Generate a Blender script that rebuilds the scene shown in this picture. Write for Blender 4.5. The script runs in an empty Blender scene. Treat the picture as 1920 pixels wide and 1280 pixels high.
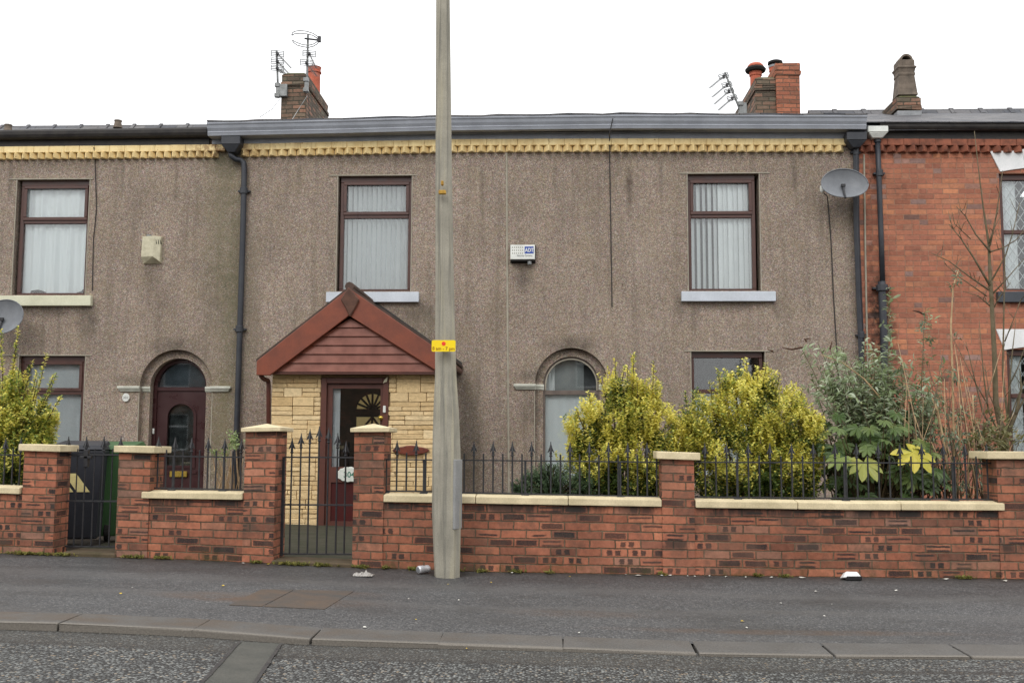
import bpy, bmesh, math, random
import numpy as np
from mathutils import Vector, Matrix

random.seed(7)
rng = np.random.default_rng(7)
scene = bpy.context.scene
col = scene.collection

# ------------------------------------------------------------------ camera
F = 1960.0                      # focal length in pixels of the 1920 px wide photograph
CAM = Vector((0.0, -15.0, 1.18))
YAW, PITCH, ROLL = math.radians(2.2), math.atan(0.099), 0.004
R = (Matrix.Rotation(YAW, 3, 'Z') @ Matrix.Rotation(math.pi / 2 + PITCH, 3, 'X')
     @ Matrix.Rotation(ROLL, 3, 'Z'))
cd = bpy.data.cameras.new('camera')
cd.sensor_width = 36.0
cd.lens = F / 1920.0 * 36.0
cd.clip_start, cd.clip_end = 0.1, 2000.0
cam = bpy.data.objects.new('camera', cd)
cam.matrix_world = Matrix.Translation(CAM) @ R.to_4x4()
col.objects.link(cam)
scene.camera = cam

# ------------------------------------------------------------------ sky and sun (overcast)
SUN_EL, SUN_AZ = math.radians(40), math.radians(196)
world = bpy.data.worlds.new('World')
scene.world = world
world.use_nodes = True
wn = world.node_tree
wn.nodes.clear()
sky = wn.nodes.new('ShaderNodeTexSky')
sky.sky_type = 'NISHITA'
sky.sun_disc = False
sky.sun_elevation = SUN_EL
sky.sun_rotation = SUN_AZ
sky.dust_density = 4.0
bg1 = wn.nodes.new('ShaderNodeBackground')
bg1.inputs['Strength'].default_value = 0.10
wn.links.new(sky.outputs[0], bg1.inputs['Color'])
# cloud layer: brighter overhead than at the horizon, as an overcast sky is
tc = wn.nodes.new('ShaderNodeTexCoord')
sp = wn.nodes.new('ShaderNodeSeparateXYZ')
wn.links.new(tc.outputs['Generated'], sp.inputs[0])
mr = wn.nodes.new('ShaderNodeMapRange')
mr.inputs['From Min'].default_value = 0.0
mr.inputs['From Max'].default_value = 1.0
mr.inputs['To Min'].default_value = 1.38
mr.inputs['To Max'].default_value = 2.15
wn.links.new(sp.outputs['Z'], mr.inputs['Value'])
bg2 = wn.nodes.new('ShaderNodeBackground')
bg2.inputs['Color'].default_value = (0.985, 0.99, 1.0, 1)
wn.links.new(mr.outputs[0], bg2.inputs['Strength'])
mxs = wn.nodes.new('ShaderNodeMixShader')
mxs.inputs[0].default_value = 0.93
wn.links.new(bg1.outputs[0], mxs.inputs[1])
wn.links.new(bg2.outputs[0], mxs.inputs[2])
wo = wn.nodes.new('ShaderNodeOutputWorld')
wn.links.new(mxs.outputs[0], wo.inputs['Surface'])

sl = bpy.data.lights.new('sun', 'SUN')
sl.energy = 0.9
sl.angle = math.radians(25)
sl.color = (1.0, 0.97, 0.93)
sun = bpy.data.objects.new('sun', sl)
# comes from behind the camera, a little from the left
sdir = Vector((math.sin(SUN_AZ) * math.cos(SUN_EL), math.cos(SUN_AZ) * math.cos(SUN_EL), math.sin(SUN_EL)))
sun.rotation_euler = sdir.to_track_quat('Z', 'Y').to_euler()
sun.location = (0, 0, 20)
col.objects.link(sun)

scene.view_settings.view_transform = 'Standard'
scene.view_settings.look = 'None'
scene.view_settings.exposure = 0.0
scene.view_settings.gamma = 1.0
scene.view_settings.use_curve_mapping = False
scene.render.engine = 'CYCLES'
scene.cycles.max_bounces = 8
scene.cycles.transparent_max_bounces = 16

# ------------------------------------------------------------------ measuring helpers
def ray(px, py):
    return R @ Vector(((px - 960.0) / F, -(py - 640.0) / F, -1.0))
def P(px, py, Y):                       # photograph pixel -> point on the plane y = Y
    w = ray(px, py)
    return CAM + w * ((Y - CAM.y) / w.y)
def X(px, Y, py=640): return P(px, py, Y).x
def Z(py, Y, px=960): return P(px, py, Y).z
def curve(pts, Y):                      # pixels -> z(x) on a plane, clamped outside
    q = sorted((P(a, b, Y).x, P(a, b, Y).z) for a, b in pts)
    xs = np.array([t[0] for t in q]); zs = np.array([t[1] for t in q])
    return lambda x: float(np.interp(x, xs, zs))
YW = -5.6                               # front face of the garden walls
YK = -8.7                               # front edge of the kerb
gw = curve([(0, 1037), (300, 1047), (500, 1056), (660, 1063), (900, 1072), (1400, 1080), (1900, 1085)], YW)
gk = curve([(0, 1165), (180, 1172), (360, 1181), (580, 1199), (900, 1210), (1310, 1226), (1560, 1230), (1820, 1232)], YK)
def g(x, y):
    if y >= YW: return gw(x) - 0.015
    if y >= YK:
        t = (y - YW) / (YK - YW)
        return gw(x) * (1 - t) + gk(x) * t
    return gk(x) - float(np.interp(x, [-3.2, -1.2, 0.5, 3], [0.045, 0.03, 0.012, 0.012])) + 0.018 * min(YK - y, 4.5)
def Pg(px, py):                         # pixel -> point on the ground
    w = ray(px, py); z = 0.0
    for _ in range(12):
        t = (z - CAM.z) / w.z
        p = CAM + w * t
        z = g(p.x, p.y)
    return Vector((p.x, p.y, z))

def lin(c):
    c = c / 255.0
    return c / 12.92 if c <= 0.04045 else ((c + 0.055) / 1.055) ** 2.4
def S(r, gg, b, k=1.0): return (lin(r) * k, lin(gg) * k, lin(b) * k, 1.0)

# ------------------------------------------------------------------ material helpers
class M:
    def __init__(s, name):
        s.m = bpy.data.materials.new(name)
        s.m.use_nodes = True
        s.t = s.m.node_tree
        s.b = s.t.nodes['Principled BSDF']
        s.b.inputs['Specular IOR Level'].default_value = 0.3
    def put(s, v, inp):
        if isinstance(v, bpy.types.NodeSocket): s.t.links.new(v, inp)
        elif v is not None: inp.default_value = v
    def node(s, kind): return s.t.nodes.new('ShaderNode' + kind)
    def math(s, op, a, b=None, c=None, clamp=False):
        n = s.node('Math'); n.operation = op; n.use_clamp = clamp
        for i, v in enumerate((a, b, c)): s.put(v, n.inputs[i])
        return n.outputs[0]
    def vmath(s, op, a, b=None):
        n = s.node('VectorMath'); n.operation = op
        s.put(a, n.inputs[0]); s.put(b, n.inputs[1])
        return n.outputs['Value'] if op in ('LENGTH', 'DISTANCE') else n.outputs[0]
    def mix(s, f, a, b, blend='MIX'):
        n = s.node('Mix'); n.data_type = 'RGBA'; n.blend_type = blend
        s.put(f, n.inputs[0]); s.put(a, n.inputs[6]); s.put(b, n.inputs[7])
        return n.outputs[2]
    def pos(s): return s.node('NewGeometry').outputs['Position']
    def island(s): return s.node('NewGeometry').outputs['Random Per Island']
    def obj(s): return s.node('TexCoord').outputs['Object']
    def uv(s): return s.node('TexCoord').outputs['UV']
    def sep(s, v):
        n = s.node('SeparateXYZ'); s.put(v, n.inputs[0]); return n.outputs
    def comb(s, x, y, z=0.0):
        n = s.node('CombineXYZ')
        for i, v in enumerate((x, y, z)): s.put(v, n.inputs[i])
        return n.outputs[0]
    def noise(s, v, scale, detail=3.0, rough=0.55, color=False):
        n = s.node('TexNoise'); s.put(v, n.inputs['Vector'])
        n.inputs['Scale'].default_value = scale
        n.inputs['Detail'].default_value = detail
        n.inputs['Roughness'].default_value = rough
        return n.outputs[1 if color else 0]
    def voro(s, v, scale, out='Color', feature='F1'):
        n = s.node('TexVoronoi'); n.feature = feature; s.put(v, n.inputs['Vector'])
        n.inputs['Scale'].default_value = scale
        return n.outputs[out]
    def white(s, v):
        n = s.node('TexWhiteNoise'); n.noise_dimensions = '3D'; s.put(v, n.inputs['Vector'])
        return n.outputs
    def ramp(s, f, stops, interp='LINEAR'):
        n = s.node('ValToRGB'); n.color_ramp.interpolation = interp
        e = n.color_ramp.elements
        while len(e) < len(stops): e.new(0.5)
        for el, (p, c) in zip(e, stops): el.position = p; el.color = c
        s.put(f, n.inputs[0]); return n.outputs[0]
    def rng(s, v, a, b, c=0.0, d=1.0, smooth=False):
        n = s.node('MapRange')
        if smooth: n.interpolation_type = 'SMOOTHSTEP'
        s.put(v, n.inputs['Value'])
        for k, q in zip(('From Min', 'From Max', 'To Min', 'To Max'), (a, b, c, d)): s.put(q, n.inputs[k])
        return n.outputs[0]
    def scl(s, v, k):
        n = s.node('VectorMath'); n.operation = 'MULTIPLY'
        s.put(v, n.inputs[0]); n.inputs[1].default_value = k
        return n.outputs[0]
    def grey(s, v): return s.comb(v, v, v)
    def bump(s, h, strength=0.5, dist=0.01):
        n = s.node('Bump'); n.inputs['Strength'].default_value = strength
        n.inputs['Distance'].default_value = dist
        s.put(h, n.inputs['Height']); s.t.links.new(n.outputs[0], s.b.inputs['Normal'])
    def blob(s, p, cx, cz, rx, rz, edge=0.35):       # soft elliptical patch, 1 inside
        sx = s.sep(p)
        dx = s.math('DIVIDE', s.math('SUBTRACT', sx[0], cx), rx)
        dz = s.math('DIVIDE', s.math('SUBTRACT', sx[2], cz), rz)
        d = s.math('SQRT', s.math('ADD', s.math('MULTIPLY', dx, dx), s.math('MULTIPLY', dz, dz)))
        return s.rng(d, edge, 1.0, 1.0, 0.0, True)
    def done(s, colr=None, rough=None, metal=None, spec=None):
        if colr is not None: s.put(colr, s.b.inputs['Base Color'])
        if rough is not None: s.put(rough, s.b.inputs['Roughness'])
        if metal is not None: s.b.inputs['Metallic'].default_value = metal
        if spec is not None: s.b.inputs['Specular IOR Level'].default_value = spec
        return s.m

def worn(name, c1, c2, scale=8.0, rough=0.6, bump=0.15, metal=0.0, spec=0.3, fine=90.0, speck=0.12):
    """plain painted / cast material with patchy tone, fine grain and small bumps"""
    m = M(name); p = m.pos()
    n = m.noise(p, scale, 5, 0.6); f = m.noise(p, fine, 2)
    c = m.mix(m.rng(n, 0.35, 0.68), c1, c2)
    c = m.mix(1.0, c, m.grey(m.rng(f, 0.2, 0.8, 1 - speck, 1 + speck)), 'MULTIPLY')
    m.bump(m.math('ADD', m.math('MULTIPLY', n, 0.6), m.math('MULTIPLY', f, 0.4)), bump, 0.006)
    return m.done(c, m.rng(n, 0.3, 0.7, rough - 0.08, rough + 0.1), metal, spec)

def brick_mat(name, stops, mortar, L=0.225, H=0.075, joint=0.005, marks=False, rough=0.85, stains_shade=(), flemish=False, moss=False, jit=0.08):
    m = M(name); uv = m.uv(); p = m.pos()
    wob = m.noise(p, 9.0, 2, color=True)
    w = m.sep(wob)
    s = m.sep(uv)
    u = m.math('ADD', s[0], m.math('MULTIPLY', m.math('SUBTRACT', w[0], 0.5), 0.024))
    v = m.math('ADD', s[1], m.math('MULTIPLY', m.math('SUBTRACT', w[1], 0.5), 0.012))
    row = m.math('FLOOR', m.math('DIVIDE', v, H))
    rj = m.white(m.comb(row, 3.3, 1.7))['Value']
    off = m.math('ADD', m.math('MULTIPLY', m.math('MODULO', m.math('ABSOLUTE', row), 2.0), 0.5),
                 m.math('MULTIPLY', rj, jit))
    uu = m.math('ADD', m.math('DIVIDE', u, L), off)
    cidx = m.math('FLOOR', uu)
    fu, fv = m.math('FRACT', uu), m.math('FRACT', m.math('DIVIDE', v, H))
    if flemish:                          # every other stretcher in some rows is split into headers
        k = m.math('GREATER_THAN', m.white(m.comb(cidx, row, 9.1))['Value'], 0.72)
        half = m.math('FLOOR', m.math('MULTIPLY', fu, 2.0))
        fu2 = m.math('FRACT', m.math('MULTIPLY', fu, 2.0))
        fu2 = m.math('ADD', m.math('MULTIPLY', m.math('SUBTRACT', fu2, fu), k), fu)
        Lk = m.math('ADD', m.math('MULTIPLY', k, -L / 2), L)
        cidx = m.math('ADD', cidx, m.math('MULTIPLY', m.math('MULTIPLY', half, k), 0.5))
        du = m.math('MULTIPLY', m.math('MINIMUM', fu2, m.math('SUBTRACT', 1.0, fu2)), Lk)
    else:
        du = m.math('MULTIPLY', m.math('MINIMUM', fu, m.math('SUBTRACT', 1.0, fu)), L)
    dv = m.math('MULTIPLY', m.math('MINIMUM', fv, m.math('SUBTRACT', 1.0, fv)), H)
    d = m.math('ADD', m.math('MINIMUM', du, dv), m.math('MULTIPLY', m.math('SUBTRACT', m.noise(p, 48, 3), 0.5), 0.009))
    br = m.rng(d, joint * 0.6, joint * 1.5, 0.0, 1.0, True)         # 1 on the brick, 0 in the joint
    rnd = m.white(m.comb(cidx, row, 0.37))
    c = m.ramp(rnd['Value'], stops)
    rc = m.sep(rnd['Color'])
    tone = m.math('ADD', m.rng(rc[1], 0, 1, -0.12, 0.12), m.rng(m.noise(p, 24, 5, 0.7), 0.25, 0.75, 0.74, 1.26))
    c = m.mix(1.0, c, m.grey(tone), 'MULTIPLY')
    big = m.noise(p, 1.3, 4)
    c = m.mix(1.0, c, m.grey(m.rng(big, 0.3, 0.7, 0.7 if marks else 0.84, 1.16)), 'MULTIPLY')
    if marks:                            # kiln marks: dark blocks, pairs of squares, streaks
        r2 = rc[2]
        e = m.math('MULTIPLY', m.math('SUBTRACT', m.noise(p, 55, 3), 0.5), 0.14)
        a1 = m.math('ADD', m.math('ABSOLUTE', m.math('SUBTRACT', fu, 0.5)), e)
        b1 = m.math('ADD', m.math('ABSOLUTE', m.math('SUBTRACT', fv, 0.5)), e)
        rect = m.math('MULTIPLY', m.rng(a1, 0.38, 0.45, 1, 0), m.rng(b1, 0.28, 0.38, 1, 0))
        q = m.math('ADD', m.math('ABSOLUTE', m.math('SUBTRACT', m.math('ABSOLUTE', m.math('SUBTRACT', fu, 0.47)), 0.16)), e)
        sq = m.math('MULTIPLY', m.rng(q, 0.085, 0.12, 1, 0), m.rng(b1, 0.27, 0.37, 1, 0))
        rb = m.sep(m.white(m.comb(cidx, row, 7.7))['Color'])
        one = m.math('GREATER_THAN', rb[0], 0.45)            # most streaked bricks carry one streak, not two
        cen = m.rng(rb[1], 0, 1, 0.3, 0.72)
        s2 = m.math('ABSOLUTE', m.math('SUBTRACT', m.math('ABSOLUTE', m.math('SUBTRACT', fv, 0.45)), 0.24))
        s1 = m.math('ABSOLUTE', m.math('SUBTRACT', fv, cen))
        st = m.math('ADD', m.math('ADD', m.math('MULTIPLY', s1, one), m.math('MULTIPLY', s2, m.math('SUBTRACT', 1.0, one))), e)
        a1 = m.math('ADD', a1, m.rng(rb[2], 0, 1, -0.06, 0.14))
        stk = m.math('MULTIPLY', m.rng(st, 0.08, 0.15, 1, 0), m.rng(a1, 0.36, 0.46, 1, 0))
        def band(lo, hi): return m.math('MULTIPLY', m.math('GREATER_THAN', r2, lo), m.math('LESS_THAN', r2, hi))
        mk = m.math('ADD', m.math('MULTIPLY', rect, band(0.0, 0.17)),
                    m.math('ADD', m.math('MULTIPLY', sq, band(0.17, 0.30)), m.math('MULTIPLY', stk, band(0.30, 0.44))))
        mk = m.math('MULTIPLY', mk, m.rng(m.white(m.comb(cidx, row, 5.1))['Value'], 0, 1, 0.8, 1.0))
        c = m.mix(m.math('MULTIPLY', mk, m.rng(m.noise(p, 80, 2), 0.3, 0.6, 0.8, 1.0)), c, S(40, 42, 43))
    mc = m.mix(m.rng(m.noise(p, 11, 5, 0.7), 0.35, 0.62), mortar, tuple(x * (0.45 if marks else 0.7) for x in mortar[:3]) + (1,))
    c = m.mix(br, mc, c)
    if marks: c = m.mix(m.rng(m.noise(p, 2.3, 5, 0.65), 0.5, 0.7, 0.0, 0.4), c, S(126, 98, 82))
    # sooty bloom on some patches
    c = m.mix(m.rng(m.noise(p, 4.2, 6, 0.7), 0.48, 0.68, 0.0, 0.62 if marks else 0.28), c, S(76, 70, 62))
    if moss:
        z = m.sep(uv)[1]
        low = m.math('MULTIPLY', m.rng(z, 0.0, 0.16, 1, 0), m.rng(m.noise(p, 7, 5, 0.7), 0.48, 0.66))
        c = m.mix(m.math('MULTIPLY', low, 0.7), c, S(66, 70, 38))
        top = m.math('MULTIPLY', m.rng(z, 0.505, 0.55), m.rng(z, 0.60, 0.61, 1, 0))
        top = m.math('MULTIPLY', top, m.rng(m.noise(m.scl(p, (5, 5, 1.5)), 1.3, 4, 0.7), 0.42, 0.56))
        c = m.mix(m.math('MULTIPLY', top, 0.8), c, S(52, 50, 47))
    for (cx, cz, rx, rz, k, sc) in stains_shade:
        f = m.math('MULTIPLY', m.blob(p, cx, cz, rx, rz), m.rng(m.noise(p, 11, 4, 0.7), 0.36, 0.6))
        c = m.mix(m.math('MULTIPLY', f, k), c, sc)
    m.bump(m.math('ADD', br, m.math('MULTIPLY', m.noise(p, 120, 3), 0.35)), 0.85, 0.010)
    return m.done(c, rough, spec=0.2)

def pebbledash(name, stains_shade=(), tint=(1, 1, 1, 1)):
    m = M(name); p = m.pos()
    v1 = m.sep(m.voro(p, 125))[0]
    c = m.ramp(v1, [(0, S(92, 81, 73)), (0.2, S(132, 115, 102)), (0.42, S(156, 138, 123)), (0.6, S(128, 121, 116)),
                    (0.8, S(166, 148, 132)), (0.95, S(180, 168, 155)), (1, S(192, 184, 174))])
    v2 = m.sep(m.voro(p, 42))[1]
    c = m.mix(1.0, c, m.grey(m.rng(v2, 0, 1, 0.88, 1.12)), 'MULTIPLY')
    big = m.noise(p, 0.9, 6, 0.65)
    c = m.mix(1.0, c, m.grey(m.rng(big, 0.3, 0.7, 0.82, 1.15)), 'MULTIPLY')
    mid = m.noise(p, 9, 4, 0.6)
    c = m.mix(1.0, c, m.grey(m.rng(mid, 0.3, 0.7, 0.93, 1.07)), 'MULTIPLY')
    hc = m.noise(p, 26, 3, 0.7, color=True)
    hv = m.vmath('ADD', m.scl(m.vmath('SUBTRACT', hc, (0.5, 0.5, 0.5)), (0.55, 0.45, 0.55)), (1.0, 1.0, 1.0))
    c = m.mix(1.0, c, hv, 'MULTIPLY')
    clod = m.noise(p, 60, 3, 0.7)
    c = m.mix(1.0, c, m.grey(m.rng(clod, 0.25, 0.75, 0.82, 1.18)), 'MULTIPLY')
    hue = m.noise(p, 3.1, 4)
    c = m.mix(m.rng(hue, 0.42, 0.7, 0, 0.25), c, S(140, 126, 96))
    stk = m.noise(m.scl(p, (7, 7, 0.55)), 1.0, 4, 0.6)
    c = m.mix(m.rng(stk, 0.5, 0.75, 0, 0.42), c, S(92, 84, 74))
    for (cx, cz, rx, rz, k, sc) in stains_shade:
        f = m.math('MULTIPLY', m.blob(p, cx, cz, rx, rz, 0.15), m.rng(m.noise(p, 6, 5, 0.7), 0.3, 0.62, 0.35, 1))
        c = m.mix(m.math('MULTIPLY', f, k), c, sc)
    c = m.mix(1.0, c, tint, 'MULTIPLY')
    m.bump(m.math('SUBTRACT', 1.0, m.voro(p, 105, 'Distance')), 0.55, 0.008)
    return m.done(c, 0.9, spec=0.2)

def leaf_mat(name, stops, clump=2.5, gloss=0.45, trans=0.4):
    m = M(name); p = m.pos()
    r = m.island()
    t = m.math('ADD', m.math('MULTIPLY', r, 0.62), m.math('MULTIPLY', m.rng(m.noise(p, clump, 3), 0.3, 0.7), 0.38))
    c = m.ramp(t, stops)
    m.done(c, gloss, spec=0.35)
    tr = m.node('BsdfTranslucent'); m.put(c, tr.inputs['Color'])
    mx = m.node('MixShader'); mx.inputs[0].default_value = trans
    m.t.links.new(m.b.outputs[0], mx.inputs[1]); m.t.links.new(tr.outputs[0], mx.inputs[2])
    m.t.links.new(mx.outputs[0], m.t.nodes['Material Output'].inputs['Surface'])
    return m.m

def glass_mat(name, refl=0.075, tint=(0.96, 0.98, 0.98, 1)):
    m = M(name); p = m.pos()
    tr = m.node('BsdfTransparent'); tr.inputs[0].default_value = tint
    gl = m.node('BsdfGlossy'); gl.inputs['Roughness'].default_value = 0.02
    gl.inputs[0].default_value = (1, 1, 1, 1)
    bn = m.node('Bump'); bn.inputs['Strength'].default_value = 0.03; bn.inputs['Distance'].default_value = 0.02
    m.put(m.noise(p, 1.2, 1), bn.inputs['Height']); m.t.links.new(bn.outputs[0], gl.inputs['Normal'])
    fr = m.node('Fresnel'); fr.inputs[0].default_value = 1.45
    mx = m.node('MixShader')
    m.put(m.math('ADD', fr.outputs[0], refl - 0.04), mx.inputs[0])
    m.t.links.new(tr.outputs[0], mx.inputs[1]); m.t.links.new(gl.outputs[0], mx.inputs[2])
    m.t.nodes.remove(m.b)
    m.t.links.new(mx.outputs[0], m.t.nodes['Material Output'].inputs['Surface'])
    return m.m

# ------------------------------------------------------------------ object helpers
WL = {}                                  # world position of every object's origin
def thing(name, label, cat, loc, group=None, rotz=0.0):
    o = bpy.data.objects.new(name, None)
    o.empty_display_size = 0.2
    o.location = loc; o.rotation_euler = (0, 0, rotz)
    col.objects.link(o)
    WL[o] = Vector(loc)
    return tag(o, label, cat, group)
def tag(o, label=None, cat=None, group=None, kind=None):
    if label: o['label'] = label
    if cat: o['category'] = cat
    if group: o['group'] = group
    if kind: o['kind'] = kind
    return o
def link_mesh(name, me, mat, parent=None, local=False):
    """recentre a mesh on its base and link it"""
    n = len(me.vertices)
    co = np.empty(n * 3); me.vertices.foreach_get('co', co); co = co.reshape(-1, 3)
    c = np.array([(co[:, 0].min() + co[:, 0].max()) / 2, (co[:, 1].min() + co[:, 1].max()) / 2, co[:, 2].min()])
    me.vertices.foreach_set('co', (co - c).ravel()); me.update()
    o = bpy.data.objects.new(name, me)
    if mat is not None: me.materials.append(mat)
    wl = Vector(c)
    if parent is not None:
        o.parent = parent
        o.location = wl if local else wl - WL[parent]
        WL[o] = (WL[parent] + wl) if local else wl
    else:
        o.location = wl; WL[o] = wl
    col.objects.link(o)
    return o

class MB:
    def __init__(s): s.bm = bmesh.new()
    def quad(s, *pts):
        return s.bm.faces.new([s.bm.verts.new(p) for p in pts])
    def box(s, x0, x1, y0, y1, z0, z1):
        v = [s.bm.verts.new((x, y, z)) for z in (z0, z1) for y in (y0, y1) for x in (x0, x1)]
        for f in ((0, 2, 3, 1), (4, 5, 7, 6), (0, 1, 5, 4), (2, 6, 7, 3), (0, 4, 6, 2), (1, 3, 7, 5)):
            s.bm.faces.new([v[i] for i in f])
        return s
    def hexa(s, p):                      # eight points: bottom 4 then top 4 (ring order)
        v = [s.bm.verts.new(q) for q in p]
        for f in ((3, 2, 1, 0), (4, 5, 6, 7), (0, 1, 5, 4), (1, 2, 6, 5), (2, 3, 7, 6), (3, 0, 4, 7)):
            s.bm.faces.new([v[i] for i in f])
        return s
    def prism(s, pts, y0, y1):           # polygon in xz extruded in y
        a = [s.bm.verts.new((x, y0, z)) for x, z in pts]
        b = [s.bm.verts.new((x, y1, z)) for x, z in pts]
        s.bm.faces.new(a); s.bm.faces.new(b[::-1])
        n = len(pts)
        for i in range(n):
            j = (i + 1) % n
            s.bm.faces.new((a[j], a[i], b[i], b[j]))
        return s
    def profile(s, prof, xs, zf=None, caps=True):    # closed yz profile swept along x
        rings = []
        for x in xs:
            dz = zf(x) if zf else 0.0
            rings.append([s.bm.verts.new((x, y, z + dz)) for y, z in prof])
        n = len(prof)
        for a, b in zip(rings, rings[1:]):
            for i in range(n):
                j = (i + 1) % n
                s.bm.faces.new((a[i], a[j], b[j], b[i]))
        if caps:
            s.bm.faces.new(rings[0][::-1]); s.bm.faces.new(rings[-1])
        return s
    def tube(s, pts, r, n=8, caps=True):
        pts = [Vector(p) for p in pts]
        rs = r if isinstance(r, (list, tuple)) else [r] * len(pts)
        rings = []; up = None
        for i, p in enumerate(pts):
            d = (pts[min(i + 1, len(pts) - 1)] - pts[max(i - 1, 0)]).normalized()
            a = d.cross(Vector((0, 0, 1)) if abs(d.z) < 0.95 else Vector((0, 1, 0)))
            if up is not None:
                a = up - d * up.dot(d)
            a.normalize(); up = a
            b = d.cross(a).normalized()
            rings.append([s.bm.verts.new(p + (a * math.cos(2 * math.pi * k / n) + b * math.sin(2 * math.pi * k / n)) * rs[i]) for k in range(n)])
        for q, w in zip(rings, rings[1:]):
            for k in range(n):
                j = (k + 1) % n
                s.bm.faces.new((q[k], q[j], w[j], w[k]))
        if caps and n > 2:
            s.bm.faces.new(rings[0][::-1]); s.bm.faces.new(rings[-1])
        return s
    def lathe(s, prof, c, n=16, caps=True):          # (r, z) profile about vertical axis
        rings = [[s.bm.verts.new((c[0] + r * math.cos(2 * math.pi * k / n), c[1] + r * math.sin(2 * math.pi * k / n), c[2] + z)) for k in range(n)] for r, z in prof]
        for q, w in zip(rings, rings[1:]):
            for k in range(n):
                j = (k + 1) % n
                s.bm.faces.new((q[k], q[j], w[j], w[k]))
        if caps: s.bm.faces.new(rings[0][::-1]); s.bm.faces.new(rings[-1])
        return s
    def arch_ring(s, cx, zs, ro, ri, y0, y1, zb, n=20):   # arch band with straight legs down to zb
        def path(r):
            return [(cx - r, zb)] + [(cx - r * math.cos(math.pi * k / n), zs + r * math.sin(math.pi * k / n)) for k in range(n + 1)] + [(cx + r, zb)]
        o, i = path(ro), path(ri)
        V = lambda q, y: s.bm.verts.new((q[0], y, q[1]))
        of, inf, ob, ib = [V(q, y0) for q in o], [V(q, y0) for q in i], [V(q, y1) for q in o], [V(q, y1) for q in i]
        for k in range(len(o) - 1):
            s.bm.faces.new((of[k], of[k + 1], inf[k + 1], inf[k]))
            s.bm.faces.new((ob[k + 1], ob[k], ib[k], ib[k + 1]))
            s.bm.faces.new((of[k + 1], of[k], ob[k], ob[k + 1]))
            s.bm.faces.new((inf[k], inf[k + 1], ib[k + 1], ib[k]))
        s.bm.faces.new((of[0], inf[0], ib[0], ob[0])); s.bm.faces.new((inf[-1], of[-1], ob[-1], ib[-1]))
        return s
    def arch_plate(s, cx, zs, r, y0, y1, zb, n=20):
        pts = [(cx - r, zb)] + [(cx - r * math.cos(math.pi * k / n), zs + r * math.sin(math.pi * k / n)) for k in range(n + 1)] + [(cx + r, zb)]
        return s.prism(pts, y0, y1)
    def cut_x(s, step):
        xs = [v.co.x for v in s.bm.verts]
        x = math.ceil(min(xs) / step) * step
        while x < max(xs):
            bmesh.ops.bisect_plane(s.bm, geom=s.bm.verts[:] + s.bm.edges[:] + s.bm.faces[:], plane_co=(x, 0, 0), plane_no=(1, 0, 0))
            x += step
        return s
    def build(s, name, mat, parent=None, bevel=0.0, seg=1, smooth=False, deform=None, local=False, uvo=(0, 0), weld=False, noise=0.0):
        bm = s.bm
        if weld: bmesh.ops.remove_doubles(bm, verts=bm.verts[:], dist=1e-5)
        bmesh.ops.recalc_face_normals(bm, faces=bm.faces[:])
        if bevel > 0:
            ed = [e for e in bm.edges if len(e.link_faces) == 2 and e.calc_face_angle(0) > 0.5]
            bmesh.ops.bevel(bm, geom=ed, offset=bevel, segments=seg, affect='EDGES', profile=0.6, clamp_overlap=True)
        bm.normal_update()
        uvl = bm.loops.layers.uv.new('UVMap')
        for f in bm.faces:
            n = f.normal
            ax = max(range(3), key=lambda i: abs(n[i]))
            for l in f.loops:
                c = l.vert.co
                a, b = ((c.y, c.z), (c.x, c.z), (c.x, c.y))[ax]
                l[uvl].uv = (a + uvo[0], b + uvo[1])
            f.smooth = smooth
        if noise:
            for v in bm.verts:
                v.co += Vector((random.uniform(-1, 1), random.uniform(-1, 1), random.uniform(-1, 1))) * noise
        if deform:
            for v in bm.verts: v.co = deform(v.co)
        me = bpy.data.meshes.new(name)
        bm.to_mesh(me); bm.free()
        return link_mesh(name, me, mat, parent, local)

def text_mesh(name, body, size, loc, mat, parent, sx=1.0, bold=0.0, rot=0.0):
    """flat lettering facing the street (-y), bottom left at loc"""
    cu = bpy.data.curves.new('lettering', 'FONT')
    cu.body = body; cu.size = size; cu.offset = bold; cu.extrude = 0.0006; cu.align_x = 'CENTER'
    t = bpy.data.objects.new('lettering_source', cu); col.objects.link(t)
    dg = bpy.context.evaluated_depsgraph_get()
    me = bpy.data.meshes.new_from_object(t.evaluated_get(dg))
    bpy.data.objects.remove(t); bpy.data.curves.remove(cu)
    ca, sa = math.cos(rot), math.sin(rot)
    for v in me.vertices:
        x, y, z = v.co
        x *= sx
        v.co = (loc[0] + x * ca - y * sa, loc[1] - z, loc[2] + x * sa + y * ca)
    me.materials.clear()
    return link_mesh(name, me, mat, parent)

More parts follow.
